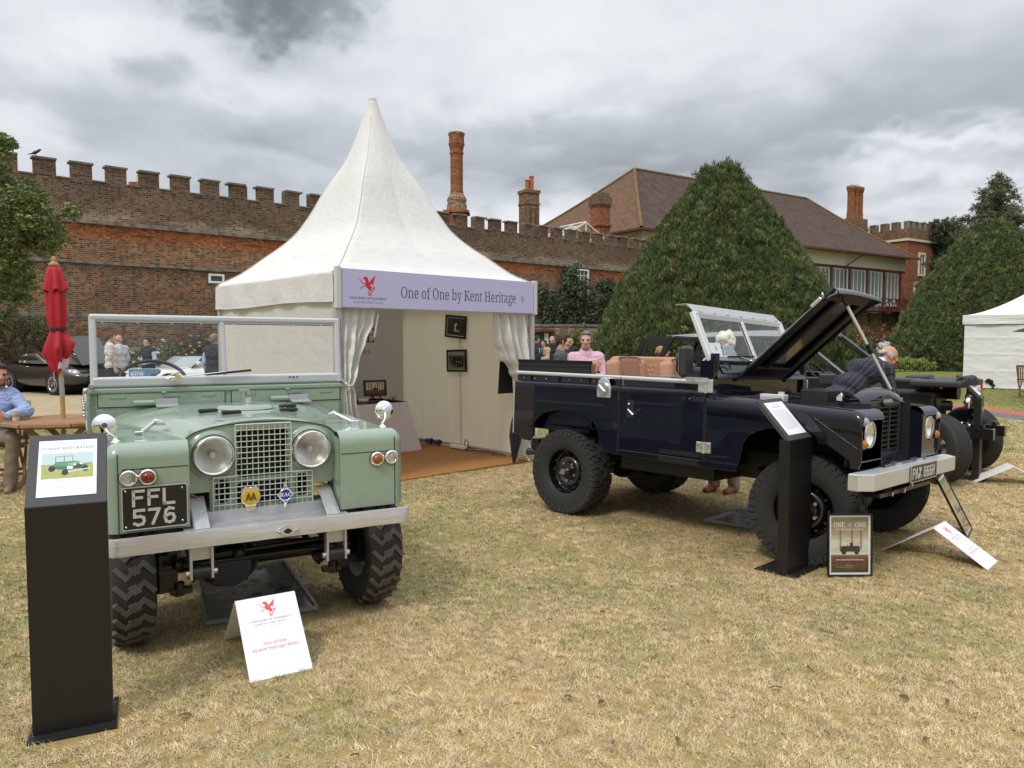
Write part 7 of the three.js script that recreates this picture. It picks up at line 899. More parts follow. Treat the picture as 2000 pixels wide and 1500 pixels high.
  for (const s of [-1, 1]) { const h = sub('headlamp', W2); part('dark_cover', xf(sph(0.2, 0, 0, 0, 1.1, 0.42, 1.2), s * 0.62, 0.70, 1.5, 0.45, s * 0.4), phys([0.03, 0.035, 0.045], { roughness: 0.08 }), h); part('lamp', sph(0.06, s * 0.62, 0.735, 1.6), MAT.chrome, h); part('door_mirror', rb(0.16, 0.1, 0.1, 0.04, s * 0.98, 0.96, 0.25), WP, W2); }
  parts('wheel_well', [1.25, -1.25].map((z) => cyl(0.37, 0.37, 1.9, 0, 0.34, z, 0, 0, PI / 2, 30)), MAT.dark, W2);
  for (const z of [1.25, -1.25]) for (const s of [-1, 1]) carWheel(W2, s * 0.86, 0.32, z, 0.32, 0.22, 10, MAT.steel);
}
// ---------- people ----------
function sdfGeo(prims, cell, k = 0.03, wr = 0) {      // prims: capsule [ax,ay,az, bx,by,bz, ra, rb] or ellipsoid {c, r, q}; a smooth union of them, skinned
  const bb = new THREE.Box3();
  for (const p of prims) { if (Array.isArray(p)) { bb.expandByPoint(V(p[0], p[1], p[2]).addScalar(p[6])); bb.expandByPoint(V(p[0], p[1], p[2]).addScalar(-p[6])); bb.expandByPoint(V(p[3], p[4], p[5]).addScalar(p[7])); bb.expandByPoint(V(p[3], p[4], p[5]).addScalar(-p[7])); } else { const m = Math.max(...p.r); bb.expandByPoint(v3(p.c).clone().addScalar(m)); bb.expandByPoint(v3(p.c).clone().addScalar(-m)); } }
  bb.expandByScalar(cell * 3); const sz = bb.getSize(V(0, 0, 0)), ex = Math.max(sz.x, sz.y, sz.z), n = Math.ceil(ex / cell) + 1, half = n / 2, ctr = bb.getCenter(V(0, 0, 0)), sc = half * cell;
  const mc = new MarchingCubes(n, MAT.black, false, false, 160000), F = mc.field, n2 = n * n; F.fill(-1);
  const X = (i) => (i - half) / half * sc;
  for (const p of prims) {
    const cap = Array.isArray(p), m = cap ? Math.max(p[6], p[7]) : Math.max(...p.r), pad = m + k * 1.6 + cell, lo = [], hi = [];
    for (let a = 0; a < 3; a++) { const c0 = cap ? Math.min(p[a], p[a + 3]) : p.c[a], c1 = cap ? Math.max(p[a], p[a + 3]) : p.c[a], cc = a === 0 ? ctr.x : a === 1 ? ctr.y : ctr.z; lo.push(Math.max(1, Math.floor((c0 - pad - cc) / sc * half + half))); hi.push(Math.min(n - 2, Math.ceil((c1 + pad - cc) / sc * half + half))); }
    const bx = cap ? p[3] - p[0] : 0, by = cap ? p[4] - p[1] : 0, bz = cap ? p[5] - p[2] : 0, bl = bx * bx + by * by + bz * bz || 1e-9;
    for (let z = lo[2]; z <= hi[2]; z++) for (let y = lo[1]; y <= hi[1]; y++) for (let x = lo[0]; x <= hi[0]; x++) {
      const wx = X(x) + ctr.x, wy = X(y) + ctr.y, wz = X(z) + ctr.z; let d;
      if (cap) { const px = wx - p[0], py = wy - p[1], pz = wz - p[2], t = clamp((px * bx + py * by + pz * bz) / bl); d = Math.hypot(px - bx * t, py - by * t, pz - bz * t) - lerp(p[6], p[7], t); }
      else { const q = [(wx - p.c[0]) / p.r[0], (wy - p.c[1]) / p.r[1], (wz - p.c[2]) / p.r[2]], l = Math.hypot(...q); d = (l - 1) * Math.min(...p.r) * (p.s ?? 1); }
      if (wr) d += wr * (Math.sin(wx * 31 + wy * 22 + wz * 9) + Math.sin(wy * 47 - wx * 18 + wz * 25) * 0.7) * 0.5;
      const i = x + y * n + z * n2, c = -F[i]; if (p.cut) { F[i] = -Math.max(c, -d); continue; } const kk = p.k ?? k, h = clamp(0.5 + 0.5 * (c - d) / kk); F[i] = -(lerp(c, d, h) - kk * h * (1 - h));
    }
  }
  mc.isolation = 0; mc.update();
  const cnt = mc.count, P = new Float32Array(cnt * 3), N = new Float32Array(cnt * 3); for (let i = 0; i < cnt; i++) { P[i * 3] = mc.positionArray[i * 3] * sc + ctr.x; P[i * 3 + 1] = mc.positionArray[i * 3 + 1] * sc + ctr.y; P[i * 3 + 2] = mc.positionArray[i * 3 + 2] * sc + ctr.z; N[i * 3] = mc.normalArray[i * 3]; N[i * 3 + 1] = mc.normalArray[i * 3 + 1]; N[i * 3 + 2] = mc.normalArray[i * 3 + 2]; }
  const g = new THREE.BufferGeometry(); g.setAttribute('position', new THREE.BufferAttribute(P, 3)); g.setAttribute('normal', new THREE.BufferAttribute(N, 3));
  g.deleteAttribute('normal'); const m = mergeVertices(g, cell * 0.02); m.computeVertexNormals(); return m;
}
const wrinkle = tex(256, 256, (x, y) => { const a = fbm(x / 32, y / 32, 4, 8), r = 1 - Math.abs(2 * fbm(x / 64 + a * 1.5, y / 24 + a, 3, 0) - 1); return 0.4 * a + 0.6 * Math.pow(r, 3); }), HEAD = {};
function headGeo(fem, cell) {      // facing +z, centred between crown and chin (0.23 high)
  const key = fem + '_' + cell; if (HEAD[key]) return HEAD[key].clone();
  const j = fem ? 0.92 : 1, pr = [{ c: [0, 0.03, -0.012], r: [0.074, 0.088, 0.094] }, { c: [0, -0.03, 0.02], r: [0.06 * j, 0.075, 0.074] }, [-0.03 * j, -0.085, 0.045, 0.03 * j, -0.085, 0.045, 0.03, 0.03], [0, -0.09, 0.066, 0, -0.085, 0.066, 0.02, 0.02], [-0.04, 0.02, 0.07, 0.04, 0.02, 0.07, 0.018, 0.018], [0, 0.012, 0.086, 0, -0.028, 0.108, 0.009, 0.014], [-0.012, -0.03, 0.094, 0.012, -0.03, 0.094, 0.009, 0.009], [-0.02, -0.055, 0.082, 0.02, -0.055, 0.082, 0.008, 0.008], [-0.018, -0.066, 0.082, 0.018, -0.066, 0.082, 0.008, 0.008], { c: [-0.045, -0.02, 0.06], r: [0.022, 0.02, 0.02] }, { c: [0.045, -0.02, 0.06], r: [0.022, 0.02, 0.02] }, [0, -0.06, -0.02, 0, -0.15, -0.035, 0.054 * j, 0.056 * j]];
  for (const s of [-1, 1]) pr.push({ c: [s * 0.031, 0.004, 0.094], r: [0.015, 0.010, 0.014], cut: true });
  for (const s of [-1, 1]) pr.push(Object.assign([s * 0.077, 0.012, -0.012, s * 0.074, -0.022, -0.004, 0.014, 0.010], { k: 0.008 }));
  return (HEAD[key] = sdfGeo(pr, cell, 0.018)).clone();
}
function handGeo(curl, cell = 0.004, side = 1) {      // wrist at the origin, fingers along -y, palm facing +z; the thumb on +x times side
  const key = 'hand' + curl + side + cell; if (HEAD[key]) return HEAD[key].clone();
  const pr = [[-0.025, -0.03, 0, -0.028, -0.085, 0, 0.014, 0.012], [0, -0.02, 0, 0, -0.088, 0, 0.018, 0.014], [0.024, -0.03, 0, 0.026, -0.085, 0, 0.015, 0.012], [0, 0.01, 0, 0, -0.03, 0, 0.024, 0.024]];
  [[-0.033, 0.058, 0.0072], [-0.012, 0.070, 0.008], [0.010, 0.076, 0.0082], [0.031, 0.070, 0.008]].forEach(([x, L, r]) => { let p = V(x * 0.95, -0.085, 0), a = curl * 0.5; for (let i = 0; i < 3; i++) { const l = L * [0.45, 0.32, 0.24][i], q = p.clone().add(V(x * 0.08 * (1 - i * 0.4), -Math.cos(a) * l, Math.sin(a) * l)); pr.push(Object.assign([p.x, p.y, p.z, q.x, q.y, q.z, r, r * 0.92], { k: 0.004 })); p = q; a += curl * 0.8; } });
  let p = V(0.028 * side, -0.035, 0.006); for (const [dx, dy, dz, r] of [[0.022, -0.028, 0.016, 0.0115], [0.010, -0.03, 0.012, 0.0095], [0.002, -0.024, 0.008, 0.0085]]) { const q = p.clone().add(V(dx * side, dy, dz)); pr.push(Object.assign([p.x, p.y, p.z, q.x, q.y, q.z, r, r * 0.9], { k: 0.006 })); p = q; }
  return (HEAD[key] = sdfGeo(pr, cell, 0.012)).clone();
}
const lerpV = (a, b, t) => [lerp(a[0], b[0], t), lerp(a[1], b[1], t), lerp(a[2], b[2], t)];
function person(o) {
  // o.j overrides joints (metres, facing +z, left hand on +x); o.s scales the default standing figure
  const s = o.s ?? 1, D = { hip: [0, 0.94, 0], waist: [0, 1.10, 0.005], chest: [0, 1.28, 0.0], neck: [0, 1.46, -0.015], head: [0, 1.62, 0.02], shL: [0.185, 1.41, -0.01], shR: [-0.185, 1.41, -0.01], elL: [0.245, 1.13, -0.03], elR: [-0.245, 1.13, -0.03], wrL: [0.25, 0.89, 0.05], wrR: [-0.25, 0.89, 0.05], hpL: [0.09, 0.92, 0], hpR: [-0.09, 0.92, 0], knL: [0.10, 0.50, 0.02], knR: [-0.10, 0.50, 0.02], anL: [0.11, 0.085, -0.02], anR: [-0.11, 0.085, -0.02] };
  for (const k in D) D[k] = D[k].map((v) => v * s); const J = { ...D, ...(o.j ?? {}) }, cell = o.cell ?? 0.026, w = (o.fem ? 0.9 : 1) * (o.wide ?? 1) * s;
  const T = thing('person', o.label, 'person', [o.pos[0], o.pos[2] ?? 0, o.pos[1]], o.turn ?? 0, o.group);
  const cap = (a, b, ra, rb) => [...a, ...b, ra * s, rb * s], off = (a, x, y = 0, z = 0) => [a[0] + x, a[1] + y, a[2] + z];
  const torso = (e) => [cap(off(J.hip, -0.075 * w), off(J.hip, 0.075 * w), 0.105 * w + e, 0.105 * w + e), cap(off(J.waist, -0.05 * w), off(J.waist, 0.05 * w), 0.108 * w + e, 0.108 * w + e), cap(off(J.chest, -0.075 * w), off(J.chest, 0.075 * w), 0.108 * w + e, 0.108 * w + e), cap(lerpV(J.chest, J.shL, 0.75), lerpV(J.chest, J.shR, 0.75), 0.075 + e, 0.075 + e), cap(J.shL, J.shR, 0.056 + e, 0.056 + e), cap(J.chest, J.neck, 0.09 + e, 0.066 + e)];
  const arm = (k, e, to = 1, fore = 1) => { const A = J['sh' + k], B = J['el' + k], W = J['wr' + k], q = [cap(A, to < 1 ? lerpV(A, B, to) : B, 0.054 + e, 0.043 + e)]; if (to >= 1 && fore > 0) q.push(cap(B, lerpV(B, W, fore), 0.042 + e, 0.030 + e + (1 - fore) * 0.01)); return q; };
  const leg = (k, e, to = 2) => { const A = J['hp' + k], B = J['kn' + k], C = J['an' + k], q = [cap(A, to < 1 ? lerpV(A, B, to) : B, 0.086 + e, 0.056 + e)]; if (to > 1) q.push(cap(B, C, 0.054 + e, 0.038 + e + (to > 1.5 ? 0.018 : 0))); return q; };
  const foot = (k, e) => { const a = J['an' + k], ft = o.toe ?? [0, 0, 1]; return [cap([a[0], a[1] - 0.035 * s, a[2] - 0.02], [a[0] + ft[0] * 0.16, Math.max(0.028, a[1] - 0.055 * s), a[2] + ft[2] * 0.16], 0.036 + e, 0.03 + e)]; };
  const hm = new THREE.Matrix4().makeRotationFromEuler(new THREE.Euler(o.nod ?? 0, o.look ?? 0, o.tilt ?? 0, 'YXZ')); hm.scale(V(s * (o.headS ?? 1), s * (o.headS ?? 1), s * (o.headS ?? 1))); hm.setPosition(...J.head);
  const hand = (k) => { const W = v3(J['wr' + k]), d = W.clone().sub(v3(J['el' + k])).normalize(), aim = o['aim' + k] ? v3(o['aim' + k]).normalize() : d, palm = v3(o['palm' + k] ?? [k === 'L' ? -1 : 1, 0, 0.3]), y = aim.clone().negate(), x = y.clone().cross(palm).normalize(), z = x.clone().cross(y), m = new THREE.Matrix4().makeBasis(x, y, z); m.scale(V(s, s, s)); m.setPosition(W); const th = k === 'L' ? 1 : -1; return handGeo(o.curl ?? 0.55, o.handCell ?? 0.0055, (o.thumb ?? 1) * th).applyMatrix4(m); };
  const skin = std(o.skin ?? [0.54, 0.32, 0.23], 0.55), body = sdfGeo([...torso(-0.012), ...arm('L', -0.006), ...arm('R', -0.006), ...leg('L', -0.008), ...leg('R', -0.008), ...foot('L', -0.008), ...foot('R', -0.008), cap(J.neck, off(J.head, 0, -0.06 * s, -0.015 * s), 0.056, 0.054)], cell, 0.04);
  part('body', [body, headGeo(!!o.fem, o.headCell ?? 0.006).applyMatrix4(hm), hand('L'), hand('R')], skin, T);
  const fab = (c, ex = {}) => std(c, 0.85, 0, { bumpMap: rep(wrinkle, 1.6), bumpScale: 0.022, ...ex }), wr = 0.007;
  // cloth texture runs along each limb: u around it, v along it
  const wrapUv = (g) => { const bones = [[J.hip, J.chest, 0.13], [J.chest, J.neck, 0.13], [J.shL, J.elL, 0.05], [J.elL, J.wrL, 0.04], [J.shR, J.elR, 0.05], [J.elR, J.wrR, 0.04]].map(([a, b, r]) => { const A = v3(a), B = v3(b), d = B.clone().sub(A), L = d.length(); d.divideScalar(L); const s1 = V(1, 0, 0).addScaledVector(d, -d.x).normalize(); return { A, d, L, r, s1, s2: d.clone().cross(s1) }; }); g = prep(g); const p = g.attributes.position, uv = g.attributes.uv, q = V(0, 0, 0); for (let t = 0; t < p.count; t += 3) { let best = null, bd = 1e9; const qx = p.getX(t), qy = p.getY(t), qz = p.getZ(t); for (const b of bones) { const wx = qx - b.A.x, wy = qy - b.A.y, wz = qz - b.A.z, h = clamp(wx * b.d.x + wy * b.d.y + wz * b.d.z, 0, b.L), e = Math.hypot(wx - b.d.x * h, wy - b.d.y * h, wz - b.d.z * h) - b.r; if (e < bd) { bd = e; best = b; } } let a0 = null; for (let i = t; i < t + 3; i++) { const w2 = V(p.getX(i), p.getY(i), p.getZ(i)).sub(best.A), h = w2.dot(best.d); let a = Math.atan2(w2.dot(best.s2), w2.dot(best.s1)); if (a0 === null) a0 = a; else if (a - a0 > PI) a -= 2 * PI; else if (a0 - a > PI) a += 2 * PI; uv.setXY(i, a * best.r, h); } } return g; };
  const tk = o.top ?? { c: [0.5, 0.5, 0.5] }, sl = tk.sleeve ?? 2, e = tk.e ?? 0.010, hem = tk.hem ?? 0.0;
  const sleeves = (ee) => ['L', 'R'].flatMap((k) => sl === 0 ? [] : sl < 1 ? arm(k, ee + 0.008, sl) : arm(k, ee, 1, Math.min(1, sl - 1)));
  const hemP = hem ? [cap(off(J.hip, -0.07 * w, -hem * 0.5), off(J.hip, 0.07 * w, -hem * 0.5), 0.113 * w + e, 0.113 * w + e), cap(off(J.hip, -0.065 * w, -hem), off(J.hip, 0.065 * w, -hem), 0.115 * w + e, 0.115 * w + e)] : [];
  const tg = sdfGeo([...torso(e), ...sleeves(e), ...hemP], cell, 0.035, wr);
  part(tk.name ?? 'shirt', wrapUv(tg), tk.mat ?? fab(tk.c), T);
  if (o.inner) part('shirt', sdfGeo([...['L', 'R'].flatMap((k) => arm(k, 0.012, 1, 0.96))], cell, 0.03, wr), fab(o.inner), T);
  if (o.bottom) part(o.bottom.name ?? 'trousers', sdfGeo([cap(off(J.hip, -0.07 * w), off(J.hip, 0.07 * w), 0.112 * w + (o.bottom.e ?? 0), 0.112 * w + (o.bottom.e ?? 0)), ...leg('L', 0.012, o.bottom.to ?? 2), ...leg('R', 0.012, o.bottom.to ?? 2)], cell, 0.03, wr), fab(o.bottom.c), T);
  if (o.shoes) for (const k of ['L', 'R']) part('shoe', sdfGeo([...foot(k, 0.008), cap(J['an' + k], off(J['an' + k], 0, -0.03, 0), 0.042, 0.042)], 0.012, 0.02), std(o.shoes, 0.45), T);
  const hx = (g) => g.applyMatrix4(hm); if (o.hair?.s) hm.scale(V(o.hair.s, o.hair.s, o.hair.s));
  if (o.hair) {
    const h = o.hair, pr = [{ c: [0, 0.045, -0.026], r: [0.081, 0.085, 0.095] }, { c: [0, 0.092, 0.022], r: [0.062, 0.034, 0.058] }]; if (h.side) pr.push({ c: [-0.068, 0.02, -0.02], r: [0.018, 0.045, 0.05] }, { c: [0.068, 0.02, -0.02], r: [0.018, 0.045, 0.05] }, { c: [0, -0.01, -0.085], r: [0.06, 0.06, 0.03] });
    if (h.bald) { pr.length = 0; pr.push({ c: [-0.072, 0.005, -0.03], r: [0.012, 0.03, 0.045] }, { c: [0.072, 0.005, -0.03], r: [0.012, 0.03, 0.045] }, { c: [0, -0.01, -0.095], r: [0.055, 0.03, 0.02] }); }
    if (h.big) for (let i = 0; i < 26; i++) { const a = i * 2.4, q = i / 26; pr.push({ c: [Math.cos(a) * 0.075 * (1 - q * 0.4), 0.0 + q * 0.11, -0.02 + Math.sin(a) * 0.075], r: [0.034, 0.034, 0.034] }); }
    if (h.long) pr.push([0, 0.0, -0.075, 0, -0.2, -0.085, 0.055, 0.05], [-0.06, 0.02, -0.03, -0.07, -0.17, -0.05, 0.026, 0.024], [0.06, 0.02, -0.03, 0.07, -0.17, -0.05, 0.026, 0.024]); if (h.tail) pr.push([0, 0.05, -0.11, 0, -0.03, -0.15, 0.03, 0.018]);
    if (h.bob) pr.push({ c: [-0.07, -0.0, -0.02], r: [0.022, 0.07, 0.06] }, { c: [0.07, 0, -0.02], r: [0.022, 0.07, 0.06] });
    pr.push(Object.assign({ c: [0, 0.0, 0.11], r: [0.062, 0.072, 0.075], cut: true }));
    part('hair', hx(sdfGeo(pr, 0.007, 0.012, h.big ? 0.007 : 0.003)), std(h.c, 0.7), T);
  }
  if (o.cap) part('cap', [hx(sdfGeo([{ c: [0, 0.062, -0.012], r: [0.084, 0.07, 0.1] }, [-0.04, 0.055, 0.08, 0.04, 0.055, 0.08, 0.02, 0.02], [-0.035, 0.045, 0.13, 0.035, 0.045, 0.13, 0.01, 0.01]], 0.008, 0.015))], std(o.cap, 0.8), T);
  const feat = std(o.brow ?? [0.08, 0.05, 0.035], 0.7); part('eye', hx(merge([sph(0.0105, -0.031, 0.003, 0.083, 1.2, 0.8, 0.8, 10), sph(0.0105, 0.031, 0.003, 0.083, 1.2, 0.8, 0.8, 10)])), std([0.06, 0.05, 0.045], 0.3), T); part('eyebrow', hx(merge([bar([-0.048, 0.022, 0.083], [-0.016, 0.024, 0.092], 0.0045, 0.005, 6), bar([0.048, 0.022, 0.083], [0.016, 0.024, 0.092], 0.0045, 0.005, 6)])), feat, T); part('mouth', hx(bar([-0.022, -0.0605, 0.0875], [0.022, -0.0605, 0.0875], 0.004, 0.004, 6)), std([0.30, 0.10, 0.085], 0.6), T);
  if (o.beard) part('beard', hx(sdfGeo([[-0.05, -0.055, 0.035, -0.02, -0.1, 0.06, 0.018, 0.018], [0.05, -0.055, 0.035, 0.02, -0.1, 0.06, 0.018, 0.018], [-0.02, -0.098, 0.066, 0.02, -0.098, 0.066, 0.02, 0.02], [-0.028, -0.045, 0.088, 0.028, -0.045, 0.088, 0.007, 0.007], [-0.032, -0.05, 0.08, -0.03, -0.08, 0.072, 0.01, 0.01], [0.032, -0.05, 0.08, 0.03, -0.08, 0.072, 0.01, 0.01]], 0.006, 0.01)), std(o.beard, 0.85), T);
  if (o.glasses) part('spectacles', hx(merge([ring(0.022, 0.003, -0.033, 0.003, 0.105, 0, 0, 0, 18), ring(0.022, 0.003, 0.033, 0.003, 0.105, 0, 0, 0, 18), bar([-0.055, 0.006, 0.103], [-0.078, 0.01, 0], 0.003), bar([0.055, 0.006, 0.103], [0.078, 0.01, 0], 0.003), bar([-0.011, 0.004, 0.108], [0.011, 0.004, 0.108], 0.003)])), MAT.dark, T);
  if (o.collar) { const n = J.neck; part('collar', [-1, 1].map((k) => sheet(8, 2, (u, v) => { const a = lerp(0.12, PI * 0.98, u) * k, R = 0.068 + 0.022 * v; return [n[0] + Math.sin(a) * R, n[1] + 0.055 * s - v * 0.045 - 0.05 * smooth(0.45, 0, u), n[2] + 0.012 + Math.cos(a) * R * 0.95 + 0.012 * smooth(0.4, 0, u)]; })), std(o.collar, 0.8), T); }
  if (o.vee) { const c = J.chest, n = J.neck; part('shirt_front', sheet(6, 8, (u, v) => { const ww = lerp(0.06, 0.012, v), z = lerp(n[2] + 0.075, c[2] + 0.105 * w + 0.022, Math.min(1, v * 1.7)); return [lerp(-ww, ww, u), lerp(n[1] + 0.01, c[1] - 0.08, v), z + 0.006 * (1 - Math.abs(u - 0.5) * 2)]; }), std(o.vee, 0.8), T); }
  return T;
}
{
  const g = 'people by the sports cars', blk = [0.012, 0.012, 0.014];
  // seated man at the left edge
  person({ label: 'seated bearded man in a light blue shirt at the round table by the left edge', pos: [-5.70, -8.22], turn: 0.42, cell: 0.014, headCell: 0.0045, skin: [0.46, 0.24, 0.16], look: 0.35, nod: 0.05, wide: 1.12, collar: [0.24, 0.33, 0.60],
    j: { hip: [0, 0.56, 0], waist: [0, 0.70, 0.03], chest: [0, 0.88, 0.04], neck: [0.04, 1.06, 0.03], head: [0.10, 1.225, 0.07], shL: [0.20, 1.0, 0.03], shR: [-0.2, 1.0, 0.03], elL: [0.36, 0.83, 0.16], elR: [-0.27, 0.74, 0.05], wrL: [0.22, 0.80, 0.32], wrR: [-0.12, 0.62, 0.25], hpL: [0.10, 0.53, 0.02], hpR: [-0.10, 0.53, 0.02], knL: [0.26, 0.56, 0.42], knR: [-0.04, 0.55, 0.46], anL: [0.22, 0.085, 0.40], anR: [-0.02, 0.085, 0.50] }, aimL: [-0.9, -0.1, 0.3], palmL: [-0.2, 0, -1], palmR: [0, -1, 0], top: { c: [0.30, 0.40, 0.68], e: 0.018 }, bottom: { c: [0.22, 0.175, 0.135], e: 0.028 }, shoes: [0.25, 0.17, 0.12], hair: { c: [0.035, 0.025, 0.02], side: true }, beard: [0.06, 0.04, 0.03], curl: 0.8 });
  // two men talking behind the navy vehicle
  person({ label: 'man in a grey blazer and blue shirt in profile beside the man in pink', pos: [0.69, -10.35], turn: 1.35, cell: 0.016, headCell: 0.0045, s: 0.975, look: 0.12, nod: 0.14, skin: [0.55, 0.31, 0.22], top: { name: 'blazer', c: [0.085, 0.09, 0.09], e: 0.018, hem: 0.12 }, collar: [0.28, 0.42, 0.68], vee: [0.28, 0.42, 0.68], bottom: { c: [0.03, 0.035, 0.06] }, shoes: [0.06, 0.03, 0.02], hair: { c: [0.045, 0.028, 0.018], side: true } });
  person({ label: 'grey haired man in a pink striped shirt with folded arms', pos: [1.0, -10.2], turn: -0.05, cell: 0.014, headCell: 0.004, s: 0.99, look: -0.12, nod: 0.06, wide: 1.0, skin: [0.56, 0.31, 0.22], top: { c: [0.66, 0.40, 0.52], e: 0.014, mat: std([1, 1, 1], 0.8, 0, { bumpMap: rep(wrinkle, 1.6), bumpScale: 0.02, map: rep(tex(64, 4, (x) => x % 16 < 4 ? [0.60, 0.30, 0.44] : [0.70, 0.47, 0.57], { srgb: true }), 16, 1) }) }, collar: [0.66, 0.40, 0.52], bottom: { c: [0.05, 0.06, 0.12] }, shoes: [0.06, 0.03, 0.02], hair: { c: [0.16, 0.145, 0.13], side: true }, brow: [0.2, 0.17, 0.14],
    j: { shL: [0.175, 1.375, -0.01], shR: [-0.175, 1.375, -0.01], elL: [0.27, 1.10, 0.06], elR: [-0.26, 1.11, 0.10], wrL: [-0.02, 1.13, 0.24], wrR: [0.10, 1.20, 0.235] }, aimR: [0.5, 0.8, 0.2], aimL: [-1, 0.05, 0.1], palmR: [-0.2, 0, -1], palmL: [0, 0, -1], curl: 0.35 });
  // the man bent over the engine
  const st = tex(64, 4, (x) => (x % 32) < 3 ? [0.14, 0.14, 0.155] : [0.018, 0.02, 0.034], { srgb: true });
  person({ label: 'bald man in a dark pinstripe blazer bending over the bare engine', pos: [3.52, -7.95], turn: 1.85, cell: 0.015, headCell: 0.0045, skin: [0.54, 0.28, 0.20], nod: 0.75, look: -0.1, wide: 1.08, top: { name: 'blazer', e: 0.02, mat: std([1, 1, 1], 0.85, 0, { map: rep(st, 13, 1), bumpMap: rep(wrinkle, 1.6), bumpScale: 0.02 }) }, collar: [0.75, 0.75, 0.75], bottom: { c: [0.03, 0.03, 0.04] }, shoes: [0.03, 0.02, 0.015], hair: { c: [0.45, 0.42, 0.38], bald: true }, glasses: true,
    j: { hip: [0, 0.98, -0.10], waist: [0, 1.12, 0.06], chest: [0, 1.27, 0.24], neck: [0, 1.37, 0.40], head: [0, 1.42, 0.54], shL: [0.19, 1.31, 0.34], shR: [-0.19, 1.30, 0.34], elL: [0.24, 1.06, 0.44], elR: [-0.25, 1.03, 0.36], wrL: [0.12, 0.98, 0.62], wrR: [-0.16, 0.95, 0.55], hpL: [0.09, 0.94, -0.12], hpR: [-0.09, 0.94, -0.12] } });
  person({ label: 'white haired person in beige trousers and tan shoes standing behind the navy vehicle', pos: [2.24, -7.9], turn: -0.5, cell: 0.018, s: 0.96, look: -0.5, nod: 0.45, skin: [0.56, 0.33, 0.25], top: { c: [0.30, 0.38, 0.48], e: 0.016 }, bottom: { c: [0.42, 0.35, 0.26] }, shoes: [0.30, 0.11, 0.045], hair: { c: [0.66, 0.62, 0.52], side: true, big: true, s: 1.05 }, toe: [-0.3, 0, 1] });
  person({ label: 'blonde woman in glasses seen through the side window of the stripped vehicle', pos: [2.52, -12.6], turn: 1.3, cell: 0.026, s: 0.88, fem: true, skin: [0.56, 0.29, 0.20], top: { c: [0.45, 0.36, 0.22], e: 0.014 }, bottom: { c: [0.5, 0.45, 0.38] }, shoes: blk, hair: { c: [0.42, 0.26, 0.12], side: true, bob: true, tail: true }, glasses: true });
  // group in the distance left of the yew
  const far = (l, x, d, t, ex) => person({ label: l, pos: [(x - 1000) / FOC * d, -d], turn: t, cell: 0.034, headCell: 0.009, handCell: 0.009, group: 'guests before the garden wall', shoes: blk, ...ex });
  far('dark haired guest in a navy suit left of the grey blazer', 1047, 23.5, 1.0, { s: 1.0, skin: [0.40, 0.21, 0.14], top: { name: 'jacket', c: [0.02, 0.03, 0.075], e: 0.02, hem: 0.14 }, vee: [0.7, 0.7, 0.7], bottom: { c: [0.02, 0.03, 0.07] }, hair: { c: [0.012, 0.01, 0.01], side: true, big: true } });
  far('brown haired woman in a beige jacket beside the navy suit', 1063, 23.8, -0.9, { s: 0.93, fem: true, top: { name: 'jacket', c: [0.48, 0.38, 0.26], e: 0.02, hem: 0.12 }, bottom: { c: [0.5, 0.42, 0.32] }, hair: { c: [0.06, 0.03, 0.02], side: true, long: true }, j: { elL: [0.22, 1.05, 0.05], wrL: [0.1, 1.02, 0.26], elR: [-0.22, 1.05, 0.05], wrR: [-0.1, 1.0, 0.26] } });
  far('bald guest in a black suit seen from behind', 1078, 24.5, 2.9, { s: 1.0, top: { name: 'jacket', c: [0.016, 0.018, 0.024], e: 0.02, hem: 0.14 }, bottom: { c: [0.016, 0.018, 0.024] }, hair: { c: [0.45, 0.43, 0.40], bald: true } });
  far('guest in black with a pale flowered hat between the two talking men', 1114, 24, -0.3, { s: 0.94, fem: true, top: { c: [0.02, 0.02, 0.024], e: 0.016 }, bottom: { c: [0.5, 0.44, 0.34] }, hair: { c: [0.5, 0.32, 0.2], side: true, big: true } });
  far('guest in a cream dress half hidden by the marquee post', 1036, 22.5, 1.2, { s: 0.9, fem: true, top: { c: [0.55, 0.46, 0.33], hem: 0.2 }, bottom: { c: [0.55, 0.46, 0.33] }, hair: { c: [0.3, 0.16, 0.06], side: true, long: true } });
  // group by the sports cars, seen through the windscreen
  const car = (l, x, d, t, ex) => person({ label: l, pos: [(x - 1000) / FOC * d, -d], turn: t, cell: 0.028, headCell: 0.008, handCell: 0.008, group: g, ...ex });
  car('man in a white polo shirt and dark shorts by the black coupe', 216, 18.9, 2.2, { s: 1.03, top: { c: [0.58, 0.57, 0.57], e: 0.014, sleeve: 0.65 }, bottom: { name: 'shorts', c: [0.02, 0.022, 0.035], to: 0.98 }, shoes: [0.5, 0.5, 0.5], hair: { c: [0.05, 0.045, 0.045], side: true } });
  car('bald man in a white shirt with a blue lanyard behind the white polo shirt', 233, 19.4, -1.9, { s: 1.0, skin: [0.55, 0.26, 0.18], top: { c: [0.62, 0.64, 0.68], e: 0.012 }, bottom: { name: 'shorts', c: [0.03, 0.032, 0.045], to: 0.98 }, shoes: [0.4, 0.4, 0.4], hair: { c: [0.4, 0.38, 0.35], bald: true }, vee: [0.05, 0.1, 0.35] });
  car('dark haired person in a black gilet over a pale blue shirt facing left', 290, 19.6, -0.5, { s: 0.96, top: { name: 'gilet', c: [0.022, 0.024, 0.032], e: 0.024, sleeve: 0 }, inner: [0.40, 0.50, 0.70], collar: [0.6, 0.65, 0.75], bottom: { c: [0.03, 0.032, 0.04] }, shoes: blk, hair: { c: [0.02, 0.014, 0.012], side: true }, j: { elL: [0.25, 1.08, -0.02], wrL: [0.06, 1.0, 0.2], elR: [-0.25, 1.08, -0.02], wrR: [-0.08, 0.99, 0.2] } });
